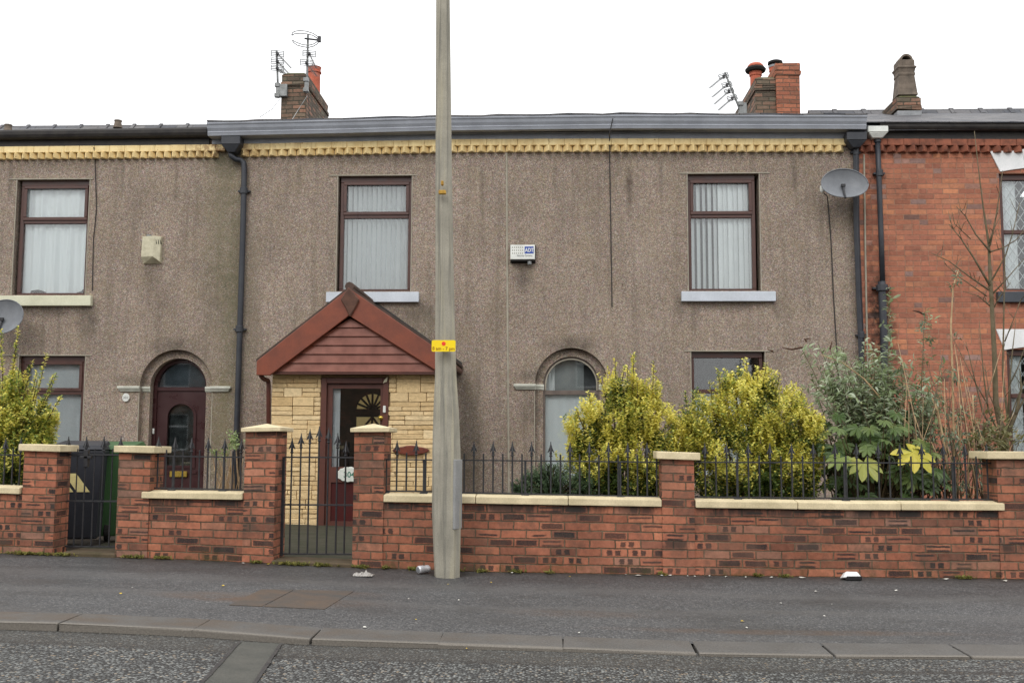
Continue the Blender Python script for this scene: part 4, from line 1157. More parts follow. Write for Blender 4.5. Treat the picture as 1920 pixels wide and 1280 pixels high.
# ------------------------------------------------------------------ across the street (seen only as reflections in the glass)
def far_house(label, x0, x1, eave, ridge, y=-27.0):
    h = thing('terraced_house', label, 'house', ((x0 + x1) / 2, y - 4, -.2))
    b = MB(); holes = []
    n = max(1, int((x1 - x0) / 3.2)); w = (x1 - x0) / n
    for i in range(n):
        for z in (.9, 3.5): holes.append(dict(x0=x0 + w * (i + .5) - .55, x1=x0 + w * (i + .5) + .55, z0=z, z1=z + 1.5))
    wall_face(b, x0, x1, -.4, eave, 0, holes, .15)
    for v in b.bm.verts: v.co.y = y - v.co.y
    for s in (x0, x1):
        b.bm.faces.new([b.bm.verts.new(p) for p in ((s, y, -.4), (s, y - 8, -.4), (s, y - 8, eave), (s, y - 4, ridge), (s, y, eave))])
    b.build('wall', mat['chimney_brick'], h, weld=True)
    MB().profile([(y + .2, eave - .05), (y - 4, ridge), (y - 8.2, eave - .05), (y - 8.2, eave - .15), (y - 4, ridge - .1), (y + .2, eave - .15)], [x0 - .1, x1 + .1]).build('roof', mat['slate'], h)
    for q in holes:
        f = MB(); yy = y - .12
        outer_frame(f, q['x0'], q['x1'], q['z0'], q['z1'], yy - .03, yy + .03, .06); f.box(q['x0'], q['x1'], yy - .02, yy + .02, (q['z0'] + q['z1']) / 2 + .2, (q['z0'] + q['z1']) / 2 + .26)
        f = f.build('window', mat['white'], h); MB().box(q['x0'] + .06, q['x1'] - .06, yy - .01, yy - .005, q['z0'] + .06, q['z1'] - .06).build('pane', mat['soot'], f)
far_house('brown brick terrace directly across the street from the porch, reflected in its door glass', -24, 3.2, 5.2, 7.4)
far_house('brown brick house across the street beyond the gap, reflected in the right hand windows', 9.5, 24, 5.2, 7.4)

# ------------------------------------------------------------------ porch
YP = -1.4
YB = -1.62
px0, px1 = X(507, YP, 850), X(838, YP, 850)
zb = g(0, 0) - .06
ztop = Z(697, YP, 660)
porch = thing('porch', 'gabled brick sized porch faced in buff stone with red brown boarded gable, leaning on the middle house', 'porch', ((px0 + px1) / 2, YP / 2, zb))
porch['label'] = 'gabled entrance porch faced in buff split stone under a red brown boarded gable'
dx0, dx1, dzt = X(600, YP, 850), X(727, YP, 850), Z(708, YP, 660)
dzb = Z(1011, YP, 640)
mort = worn('buff_mortar', S(172, 142, 108), S(152, 126, 96), 9, .9, .3)
b = MB()
wall_face(b, px0, px1, zb - .2, ztop, YP + .02, [dict(x0=dx0, x1=dx1, z0=zb - .3, z1=dzt, depth=.12)], .12)
b.box(px0, px0 + .1, YP + .022, -.001, zb - .2, ztop); b.box(px1 - .1, px1, YP + .022, -.001, zb - .2, zb + .9); b.box(px1 - .1, px1, YP + .022, YP + .25, zb + .9, ztop)
pw = b.build('wall', mort, porch)
fs = MB(); fs.box(px1 - .09, px1 - .03, YP + .25, -.002, zb + .9, zb + .96); fs.box(px1 - .09, px1 - .03, YP + .25, -.002, ztop - .07, ztop); fs.box(px1 - .09, px1 - .03, -.06, -.002, zb + .96, ztop - .07); fs.box(px1 - .09, px1 - .03, YP + .25, YP + .31, zb + .96, ztop - .07)
fs = fs.build('added_side_window', mat['porch_dark'], porch); MB().box(px1 - .065, px1 - .058, YP + .31, -.06, zb + .96, ztop - .07).build('pane', mat['glass'], fs)  # added unseen window that lets light into the porch
def stone_mat():
    m = M('buff_split_stone'); p = m.pos(); r = m.island()
    c = m.ramp(r, [(0, S(210, 182, 136)), (.3, S(224, 196, 148)), (.6, S(218, 192, 148)), (.8, S(206, 176, 128)), (1, S(230, 206, 162))])
    c = m.mix(1.0, c, m.grey(m.rng(m.noise(p, 22, 5, .65), .3, .7, .85, 1.12)), 'MULTIPLY')
    c = m.mix(m.rng(m.noise(p, 2.5, 5, .7), .58, .75, 0, .45), c, S(140, 120, 84))
    h = m.math('ADD', m.noise(m.scl(p, (1, 1, 2.2)), 14, 5, .7), m.math('MULTIPLY', m.noise(p, 70, 3), .3))
    m.bump(h, .9, .02)
    return m.done(c, .85, spec=.2)
mod, mw = .0605, .04
cols_, rows_ = int((px1 - px0) / mw), int((ztop - zb) / mod)
occ = np.zeros((rows_ + 2, cols_ + 1), bool)
b, bR = MB(), MB()
for rI in range(rows_):
    cI = 0
    while cI < cols_:
        if occ[rI, cI]: cI += 1; continue
        run = 0
        while cI + run < cols_ and not occ[rI, cI + run]: run += 1
        tall = random.random() < .22 and rI + 1 < rows_
        wd = random.randint(5, 8) if tall else random.randint(4, 11)
        if run - wd < 3: wd = run
        wd = min(wd, run)
        if tall and occ[rI + 1, cI:cI + wd].any(): tall = False
        hh = (3 if (random.random() < .35 and rI + 2 < rows_ and not occ[rI + 2, cI:cI + wd].any()) else 2) if tall else 1
        occ[rI:rI + hh, cI:cI + wd] = True
        xa, xb_ = px0 + cI * mw + .003, px0 + (cI + wd) * mw - .003
        za_, zb_ = zb + rI * mod + .003, min(zb + (rI + hh) * mod - .003, ztop)
        cI += wd
        parts = [(xa, xb_)]
        if zb_ > zb and za_ < dzt:
            parts = []
            if xa < dx0 - .02: parts.append((xa, min(xb_, dx0 - .004)))
            if xb_ > dx1 + .02: parts.append((max(xa, dx1 + .004), xb_))
        for (u0, u1) in parts:
            if u1 - u0 < .02: continue
            j = random.uniform(0, .014)
            (b if u1 < (dx0 + dx1) / 2 else bR).box(u0, u1, YP - .008 - j, YP + .03, za_, zb_)
sm_ = stone_mat()
for q_ in (b, bR): q_.build('stone_facing', sm_, pw, bevel=.008, seg=2, noise=.0022)
# side faces get a plain skin of the same stone
# gable boards: five shiplap boards
apx = X(656, YB + .05, 595); apz = Z(597, YB + .05, 656)
gl, gr_ = X(503, YB + .05, 697), X(846, YB + .05, 697); gzb = Z(697, YB + .05, 660)
gz_at = lambda x: gzb + (apz - gzb) * (1 - ((apx - x) / (apx - gl) if x < apx else (x - apx) / (gr_ - apx)))
def gx(z):
    t = (z - gzb) / (apz - gzb); return gl + (apx - gl) * t, gr_ + (apx - gr_) * t
b = MB(); nb = 6; hB = (apz - gzb) / nb
for i in range(nb):
    za, z1_ = gzb + hB * i, gzb + hB * (i + 1)
    a0, a1 = gx(za); c0, c1 = gx(min(z1_, apz - .003))
    y0 = YB + .06
    b.hexa([(a0, y0 - .022, za), (a1, y0 - .022, za), (a1, y0 + .03, za), (a0, y0 + .03, za), (c0, y0 + .002, z1_), (c1, y0 + .002, z1_), (c1, y0 + .03, z1_), (c0, y0 + .03, z1_)])
    zs_ = za + .012
gable = b.build('gable_boarding', mat['porch_red'], porch)
b = MB(); b.box(gl + .02, gr_ - .02, YB + .05, YP + .05, gzb - .03, gzb - .002); b.build('soffit', mat['porch_dark'], porch)
# bargeboards
oapx, oapz = X(655, YB, 541), Z(541, YB, 655)
olx, olz = X(482, YB, 677), Z(677, YB, 482)
orx, orz = X(846, YB, 672), Z(672, YB, 846)
iapz = Z(592, YB, 656)
ilx, ilz = X(509, YB, 702), Z(701, YB, 509)
irx, irz = X(828, YB, 700), Z(700, YB, 828)
for pts in ([(olx, olz), (olx, Z(703, YB, 484)), (ilx - .02, ilz - .02), (apx, iapz), (oapx, oapz)], [(orx, orz), (oapx, oapz), (apx, iapz), (irx + .02, irz - .02), (orx, Z(697, YB, 846))]):
    MB().prism(pts, YB - .02, YB + .03).build('bargeboard', mat['porch_red'], porch, bevel=.006)
# ridge end: a lozenge shaped tile
rt_ = [(X(655, YB, 540), Z(538, YB - .03, 655)), (X(675, YB, 560), Z(562, YB - .03, 675)), (X(668, YB, 575), Z(577, YB - .03, 668)), (X(657.5, YB, 592), Z(595, YB - .03, 657)), (X(649, YB, 577), Z(577, YB - .03, 649)), (X(640, YB, 562), Z(562, YB - .03, 640))]
MB().prism(rt_, YB - .06, YB - .015).build('ridge_end_tile', mat['ridge'], porch, bevel=.012)
b = MB(); dzr = .03
b.prism([(oapx, oapz + dzr), (olx - .01, olz + dzr), (olx - .01, olz + dzr - .035), (oapx, oapz + dzr - .045), (orx + .01, orz + dzr - .035), (orx + .01, orz + dzr)], YB - .005, -.002)
b.tube([(oapx, YB, oapz + dzr), (oapx, -.003, oapz + dzr)], .06, 8)
b.build('roof', worn('dark_roof_tile', S(84, 66, 58), S(66, 56, 50), 6, .8, .4), porch)
b = MB(); b.prism([(oapx + .05, oapz + .0), (oapx + .06, oapz + .06), (orx - .0, orz + .075), (orx + .0, orz + .02)], -.02, -.003); b.build('flashing', mat['tar'], porch)
# porch gutters and downpipe
for sx, zz, xx in ((-1, olz, olx), (1, orz, orx)):
    b = MB(); prof = [(.0, 0), (.06, 0), (.06, -.04), (.045, -.065), (.015, -.065), (0, -.04)]
    ring = lambda y: [b.bm.verts.new((xx + sx * (p[0] - .05), y, zz - .03 + p[1])) for p in prof]
    r0, r1 = ring(YB + .03), ring(-.01)
    for k in range(6):
        j = (k + 1) % 6; b.bm.faces.new((r0[k], r0[j], r1[j], r1[k]))
    b.bm.faces.new(r0); b.bm.faces.new(r1[::-1]); b.build('gutter', mat['porch_dark'], porch)
yq = YP - .0
b = MB(); b.tube([P(488, 697, YB + .06), P(489, 704, YB + .06), P(494, 710, YB + .1), P(502, 713, YP + .0), P(503.5, 720, YP + .02), P(503.5, 990, YP + .02)], .03, 10)
b.build('downpipe', mat['porch_dark'], porch, smooth=True)
# front door of the porch
ff = MB()
w = .075
y0, y1 = YP - .03, YP + .07
ff.box(dx0, dx0 + w, y0, y1, dzb, dzt); ff.box(dx1 - w, dx1, y0, y1, dzb, dzt); ff.box(dx0 + w, dx1 - w, y0, y1, dzt - w, dzt)
ff.box(dx0 - .02, dx1 + .02, YP - .07, y1, dzb - .05, dzb)
door = ff.build('front_door', mat['porch_dark'], porch, bevel=.006)
lx0, lx1 = dx0 + w + .004, dx1 - w - .004
gx0, gx1 = X(622, YP, 800), X(712, YP, 800)
gz1, gz0 = Z(728, YP, 660), Z(875, YP, 640)
pz1, pz0 = Z(904, YP, 640), Z(977, YP, 640)
lf = MB()
wall_face(lf, lx0, lx1, dzb + .005, dzt - w - .004, YP + .02, [dict(x0=gx0, x1=gx1, z0=gz0, z1=gz1, depth=.04), dict(x0=gx0, x1=gx1, z0=pz0, z1=pz1, depth=.03)], .04)
lf.build('door_leaf', mat['porch_dark'], door)
MB().box(gx0, gx1, YP + .045, YP + .05, gz0, gz1).build('door_light', mat['glass'], door)
MB().box(gx0, gx1, YP + .04, YP + .046, pz0, pz1).build('lower_panel', worn('dark_red_panel', S(74, 30, 28), S(60, 26, 26), 5, .35, .05), door)
q = P(714, 787, YP - .02)
MB().lathe([(.012, 0), (.03, .012), (.035, .03), (.028, .05), (.01, .055)], (q.x, q.y, q.z), 14).build('door_knob', mat['brass'], door, smooth=True)
q = P(721, 767, YP - .03)
MB().box(q.x - .018, q.x + .018, YP - .055, YP - .028, q.z - .045, q.z + .045).build('bell_push', mat['white_plastic'], door, bevel=.006)
q = P(723, 711, YP - .03)
b = MB(); b.hexa([(q.x - .03, YP - .06, q.z - .05), (q.x + .02, YP - .06, q.z - .03), (q.x + .02, YP - .03, q.z - .03), (q.x - .03, YP - .03, q.z - .05), (q.x - .01, YP - .06, q.z - .01), (q.x + .035, YP - .06, q.z + .04), (q.x + .035, YP - .03, q.z + .04), (q.x - .01, YP - .03, q.z - .01)])
b.build('door_contact', mat['cream_plastic'], door)
# oval white plaque with the house number in green
c0 = P(655, 889, YP + .0)
rx, rz_ = .165, .098
b = MB(); b.prism([(c0.x + rx * (1 + .05 * math.sin(14 * t)) * math.cos(t), c0.z + rz_ * (1 + .05 * math.sin(14 * t)) * math.sin(t)) for t in [2 * math.pi * i / 56 for i in range(56)]], YP - .012, YP + .018)
pq = b.build('number_plaque', worn('white_glazed_plaque', S(214, 216, 208), S(190, 196, 186), 22, .25, .3, spec=.6), door, bevel=.008)
text_mesh('number', '304', .10, (c0.x + .0, YP - .0135, c0.z - .035), worn('green_lettering', S(40, 104, 88), S(70, 120, 100), 30, .4, .02), pq, bold=.002)
# inner hallway seen through the glass: pale side wall, dark inner door with a sunburst light
hallm = worn('hall_plaster', S(200, 206, 212), S(190, 196, 202), 2, .8, .03)
b = MB(); b.box(px0 + .1, px0 + .12, YP + .15, -.02, zb, ztop); b.box(px0 + .12, X(633, -.06, 800), -.04, -.012, zb, ztop); b.build('hall_wall', hallm, porch)
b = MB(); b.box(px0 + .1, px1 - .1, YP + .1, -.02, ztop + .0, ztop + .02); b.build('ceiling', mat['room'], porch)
b = MB(); b.box(X(622, YP + .12, 800), X(637.5, YP + .12, 800), YP + .10, YP + .11, gz0 - .05, gz1 + .05); b.build('door_curtain', mat['grey_blind'], door)
ix0, ix1 = X(634, -.1, 800), X(755, -.1, 800)
b = MB(); b.box(ix0, ix1, -.05, -.011, zb, ztop - .02); ind = b.build('inner_door', worn('dark_inner_door', S(44, 40, 38), S(34, 32, 30), 4, .5, .05), porch)
sxc, szc = X(697, -.12, 765), Z(768, -.12, 695)
rr = .24
b = MB(); b.arch_plate(sxc + .0, szc, rr * .95, -.056, -.051, szc - .24); cg = worn('glowing_cream_glass', S(250, 232, 180), S(240, 220, 164), 5, .4, .05)
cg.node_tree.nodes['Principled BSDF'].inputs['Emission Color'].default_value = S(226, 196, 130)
cg.node_tree.nodes['Principled BSDF'].inputs['Emission Strength'].default_value = .2  # faint glow added to the glass itself, no lamp behind it
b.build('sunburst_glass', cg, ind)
b = MB()
for k in range(0, 9):
    a = math.pi * k / 8
    b.tube([(sxc, -.068, szc), (sxc + rr * math.cos(a), -.068, szc + rr * math.sin(a))], .016, 4)
for a in (-.9, -1.57 + .0, -2.25):
    b.tube([(sxc, -.068, szc - .1), (sxc + rr * math.cos(a), -.068, szc - .1 + rr * math.sin(a))], .016, 4)
b.box(sxc - rr, sxc + rr, -.074, -.058, szc - .1, szc + .005)
b.lathe([(.06, -.0), (.06, .02)], (sxc, -.068, szc), 12)
b.build('sunburst_bars', mat['soot'], ind)
# terracotta wall plaque to the right of the door
c1 = P(771, 844, YP - .02)
b = MB(); n = 24
b.prism([(c1.x + .22 * math.cos(t) * (1 + .12 * math.cos(4 * t)), c1.z + .055 * math.sin(t) * (1 + .2 * abs(math.sin(3 * t)))) for t in [2 * math.pi * i / n for i in range(n)]], YP - .06, YP - .026)
o = b.build('wall_plaque', worn('brown_red_ceramic', S(120, 62, 46), S(86, 44, 36), 14, .4, .4), None, bevel=.01, seg=2)
tag(o, 'red brown lozenge shaped plaque fixed on the buff stone right of the porch door', 'plaque')
# step in front of the porch
b = MB(); b.box(dx0 - .12, dx1 + .14, YP - .36, YP - .05, zb - .1, dzb - .06); b.build('doorstep', mat['path'], porch, bevel=.015)

# ------------------------------------------------------------------ alarm boxes, dishes, aerials
q0, q1 = P(957, 459, -.10), P(1003, 486, -.10)
al = thing('alarm_box', 'white burglar alarm box with blue square emblem on the middle pebbledashed wall', 'alarm box', ((q0.x + q1.x) / 2, -.05, q1.z))
b = MB(); b.box(q0.x, q1.x, -.10, -.028, q1.z, q0.z); cov = b.build('cover', mat['white_plastic'], al, bevel=.006, seg=2)
b = MB()
b.hexa([(q0.x + .0, -.03, q1.z - .04), (q1.x + .005, -.03, q1.z - .04), (q1.x + .005, -.001, q1.z - .04), (q0.x - .0, -.001, q1.z - .04), (q0.x - .01, -.03, q0.z), (q1.x + .01, -.03, q0.z), (q1.x + .01, -.001, q0.z), (q0.x - .01, -.001, q0.z)])
b.box(q0.x + .01, q1.x - .01, -.095, -.03, q1.z - .025, q1.z + .001); b.build('back_plate', mat['soot'], al)
xs_ = X(993, -.07, 490)
MB().lathe([(.03, -.055), (.032, -.04), (.03, .0)], (xs_, -.065, q1.z - .018), 14).build('strobe', mat['steel'], al)
blue = worn('blue_emblem', S(58, 84, 160), S(52, 76, 150), 9, .4, .02)
W_, H_ = q1.x - q0.x, q0.z - q1.z
e0, e1 = q0.x + W_ * .58, q0.x + W_ * .945
ez0, ez1 = q1.z + H_ * .39, q1.z + H_ * .88
b = MB(); b.box(e0, e1, -.1025, -.099, ez0, ez1); emb = b.build('emblem', blue, al)
text_mesh('emblem_lettering', 'ADT', H_ * .36, ((e0 + e1) / 2 + .002, -.1035, ez0 + H_ * .12), mat['white_plastic'], emb, sx=.80, bold=.002)
text_mesh('lettering', 'Security Systems', H_ * .17, (q0.x + W_ * .585, -.1015, q1.z + H_ * .2), worn('grey_print', S(90, 92, 100), S(100, 102, 108), 20, .6, .01), cov, sx=.92)
b = MB()
for i in range(6):
    for j in range(3):
        cx_, cz_ = q0.x + W_ * (.085 + .082 * i), q1.z + H_ * (.82 - .2 * j)
        b.box(cx_ - W_ * .02, cx_ + W_ * .02, -.1012, -.0995, cz_ - H_ * .045, cz_ + H_ * .045)
b.build('sounder_slots', worn('grey_slot', S(160, 158, 148), S(150, 148, 140), 20, .8, .02), cov)
# left alarm: cream shield with a tapering lower half
al = thing('alarm_box', 'cream weathered alarm box with three vents on the left pebbledashed wall', 'alarm box', (X(284, -.08, 468), -.05, Z(494, -.08, 284)))
f8 = lambda px, py, Y: tuple(P(px, py, Y))
b = MB()
xL, xM, xR = X(268, -.02, 468), X(286, -.13, 468), X(302, -.05, 468)
ztp, zmd, zlo = Z(443, -.06, 284), Z(481, -.11, 284), Z(494, -.05, 284)
V = [b.bm.verts.new(p) for p in [
    (xL, -.06, ztp), (xM, -.10, ztp + .0), (xR, -.055, ztp), (xR, 0, ztp), (xL, 0, ztp),
    (xL - .004, -.085, zmd), (xM - .0, -.13, zmd), (xR - .003, -.08, zlo + .02), (xR - .003, 0, zlo), (xL - .0, 0, zlo), (xL + .03, -.03, zlo)]]
for f in ((0, 1, 6, 5), (1, 2, 7, 6), (4, 3, 2, 1, 0), (0, 5, 10, 9, 4), (2, 3, 8, 7), (5, 6, 10), (6, 7, 8, 10), (8, 9, 10)):
    b.bm.faces.new([V[i] for i in f])
cov = b.build('cover', mat['cream_plastic'], al, bevel=.006)
b = MB()
for i in range(3):
    x_ = xM + .035 + i * .028; t = (x_ - xM) / (xR - xM); yy = -.106 + .045 * t
    b.hexa([(x_, yy - .002, ztp - .12), (x_ + .010, yy - .001, ztp - .12), (x_ + .010, yy + .02, ztp - .12), (x_, yy + .02, ztp - .12), (x_ - .012, yy - .002, ztp - .055), (x_ - .002, yy - .001, ztp - .055), (x_ - .002, yy + .02, ztp - .055), (x_ - .012, yy + .02, ztp - .055)])
b.build('vents', mat['soot'], cov)
b = MB(); b.box(xL + .06, xL + .12, -.06, -.0, ztp - .005, ztp + .03); b.build('top_fixing', mat['steel'], al, bevel=.004)

def dish(px, py, wpx, hpx, label, arm_px, yaw=0.0, lnb=True):
    Yd = -.42
    c = P(px, py, Yd)
    k = (c - CAM).length / F
    rx, rz = wpx * k / 2, hpx * k / 2
    t = thing('satellite_dish', label, 'satellite dish', (c.x, -.2, c.z - rz))
    b = MB(); rings = []; n = 36; nr = 7
    dep = .085
    for i in range(nr + 1):
        r = i / nr; ring = []
        for kx in range(n):
            a = 2 * math.pi * kx / n
            x = rx * r * math.cos(a); z = rz * r * math.sin(a) * (1.0 + .07 * math.sin(a))
            y = -dep * r * r + dep + z * .26
            ring.append(b.bm.verts.new((c.x + x + yaw * y, c.y + y, c.z + z)))
        rings.append(ring)
    for p, q in zip(rings, rings[1:]):
        for kx in range(n):
            j = (kx + 1) % n
            if p is rings[0]: b.bm.faces.new((p[0], q[kx], q[j])) if False else None
            b.bm.faces.new((p[kx], p[j], q[j], q[kx]))
    bmesh.ops.solidify(b.bm, geom=b.bm.faces[:], thickness=.006)
    bmesh.ops.remove_doubles(b.bm, verts=b.bm.verts[:], dist=.0004)
    rf = b.build('reflector', mat['dish'], t, smooth=True)
    # rolled rim
    b = MB(); pts = []
    for kx in range(n + 1):
        a = 2 * math.pi * kx / n
        z = rz * math.sin(a) * (1 + .07 * math.sin(a)); y = z * .26
        pts.append((c.x + rx * math.cos(a) + yaw * y, c.y + y, c.z + z))
    b.tube(pts, .008, 6); b.build('rim', mat['dish'], rf, smooth=True)
    # LNB arm from the foot of the dish and the wall bracket behind it
    b = MB(); b.tube([(c.x - .012, c.y + .055, c.z - rz * .05), (c.x - .014, c.y - .0, c.z - rz * .55), (c.x - .016, c.y - .075, c.z - rz * 1.0)], .017, 6)
    b.box(c.x - .042, c.x + .018, c.y + .02, c.y + .06, c.z - rz * .14, c.z + rz * .04)
    b.build('feed_arm', mat['black'], t, bevel=.004)
    bx = P(arm_px[0], arm_px[1], -.03)
    b = MB(); b.tube([(bx.x, -.01, bx.z), (bx.x, -.14, bx.z), (c.x, c.y + .12, c.z)], .02, 8); b.box(bx.x - .05, bx.x + .05, -.02, 0, bx.z - .07, bx.z + .07)
    b.build('wall_bracket', mat['steel'], t, bevel=.004)
    return t, c, rx, rz
t, c, rx, rz = dish(1584, 345, 82, 55, 'dark grey oval satellite dish high beside the black square downpipe', (1560, 350))
q = P(1542, 355, -.3)
b = MB(); b.lathe([(.018, -.05), (.034, -.03), (.036, .03), (.025, .05)], (q.x, q.y, q.z), 12); b.tube([(q.x, q.y, q.z - .0), (q.x + .1, q.y + .1, q.z - .01), (q.x + .2, q.y + .15, q.z - .01)], .016, 6)
b.build('receiver', mat['white_plastic'], t)
b = MB(); b.tube([P(1545, 362, -.28), P(1551, 368, -.10), P(1553, 385, -.014), P(1558, 450, -.014), P(1563, 560, -.014), P(1571, 690, -.014), P(1577, 850, -.014)], .008, 6); b.build('cable', mat['cable'], t)
dish(2, 596, 74, 60, 'grey satellite dish low on the left wall, under the cream window sill', (-10, 600), yaw=.4)

def reflector(b, c, w, h, tilt, lean=0.0, n=4, r=.008):
    """grid reflector: a frame of thin rods, centred on c, facing along the boom"""
    ca, sa = math.cos(tilt), math.sin(tilt)
    def T(x, z): return (c[0] + x * ca - z * lean, c[1] + x * sa, c[2] + z + x * lean)
    for k in range(n):
        z = -h / 2 + h * k / (n - 1)
        b.tube([T(-w / 2, z), T(w / 2, z)], r, 5)
    for x in (-w / 2, w / 2): b.tube([T(x, -h / 2), T(x, h / 2)], r, 5)
def boom(b, a, e, nel, size):
    a, e = Vector(a), Vector(e)
    b.tube([a, e], .009, 5)
    d = (e - a).normalized(); s = d.cross(Vector((0, 0, 1))).normalized()
    for i in range(nel):
        p = a.lerp(e, (i + 1) / nel)
        b.tube([p - s * size, p + s * size], .0032, 4)
YA = YC - .05
def aerial(label, mast, arrays, rad=.02, bracket=None, cables=()):
    base = P(mast[0][0], mast[0][1], YA)
    t = thing('tv_aerial', label, 'aerial', tuple(base))
    MB().tube([P(a, b_, YA) for a, b_ in mast], rad, 8).build('mast', mat['steel'], t, smooth=True)
    for (cx_, cy_, w_, h_, bx, by, dy, lean) in arrays:
        c = P(cx_, cy_, YA - .03); k = (YA + 15) / F
        b = MB(); reflector(b, c, w_ * k, h_ * k, 0.25, lean); rf = b.build('reflector', mat['steel'], t)
        e = P(bx, by, YA + dy)
        b = MB(); boom(b, (c.x, c.y + .02, c.z), e, 12, .055); b.build('boom', mat['steel'], rf)
        b = MB(); b.box(c.x - .022, c.x + .022, c.y - .03, c.y + .03, c.z - .03, c.z + .022); b.build('dipole_box', mat['black'], rf, bevel=.006)
    if bracket:
        b = MB(); q = P(bracket[0], bracket[1], YA); w2 = bracket[2]
        b.box(q.x - .03, q.x + w2, q.y - .03, q.y + .05, q.z - .11, q.z + .11); b.box(q.x - .05, q.x + .04, q.y - .05, q.y + .03, q.z - .13, q.z - .06); b.box(q.x - .05, q.x + .04, q.y - .05, q.y + .03, q.z + .06, q.z + .13)
        b.build('bracket', mat['steel'], t, bevel=.004)
    for cpts in cables:
        MB().tube([P(*c_) for c_ in cpts], .0055, 4).build('cable', mat['cable'] if len(cpts) % 2 else mat['steel'], t)
    return t
aerial('three stacked grid aerials on a mast left of the mossy chimney', [(521.5, 184), (520, 130), (518.5, 95)],
       [(520.5, 101, 24, 11, 546, 128, 1.0, 0), (520, 115, 24, 11, 541, 138, 1.0, 0), (520, 128, 24, 10, 531, 138, .8, 0)], bracket=(521, 170, .17),
       cables=[[(527, 183, YA), (510, 205, YA - 1), (487, 220, -.2)], [(576, 180, YA - .05), (563, 200, YA - .2), (548, 224, -.2), (543, 226, -.3)]])
t = aerial('tall aerial with a looped antenna above two grids, strapped to the mossy chimney', [(575, 175), (576, 130), (577.5, 66)],
           [(580, 101, 25, 11, 593, 128, 1.0, 0), (575, 118, 25, 11, 594, 143, 1.0, 0)], bracket=(574.5, 160, .03),
           cables=[[(578, 172, YA - .08), (579, 200, YA - .08), (580, 222, YA - .1)]])
k = (YA + 15) / F
loops = []
for pts in ([(547, 67), (548, 62), (553, 59), (563, 57.5), (575, 59), (587, 63), (596, 69), (598, 72)], [(547, 67), (552, 64), (563, 63), (575, 64), (587, 67), (596, 73)],
            [(548, 75.5), (550, 80), (557, 85), (567, 88), (578, 89.5), (588, 87), (596, 82), (598, 76)], [(548, 75.5), (556, 80), (567, 84), (578, 85.5), (588, 83), (597, 77)]):
    b = MB(); b.tube([P(a, b_, YA - .05) for a, b_ in pts], .0095, 5); b.build('loop_element', mat['steel'], t, smooth=True)
b = MB(); b.tube([P(571, 72.5, YA - .05), P(600, 76, YA - .05)], .016, 6); q = P(598.5, 74, YA - .05); b.box(q.x - .02, q.x + .03, q.y - .03, q.y + .03, q.z - .05, q.z + .05); b.build('cross_arm', mat['black'], t)
aerial('leaning mast of four grid aerials left of the twin stack red chimney', [(1390, 214), (1385, 200), (1372, 168), (1359, 136)],
       [(1357, 143, 19, 9, 1331, 165, -.4, .35), (1363, 159, 19, 9, 1336, 182, -.4, .35), (1367, 171, 18, 8, 1339, 196, -.4, .35), (1373, 184, 19, 9, 1347, 207, -.4, .35)], bracket=(1389, 205, .1))

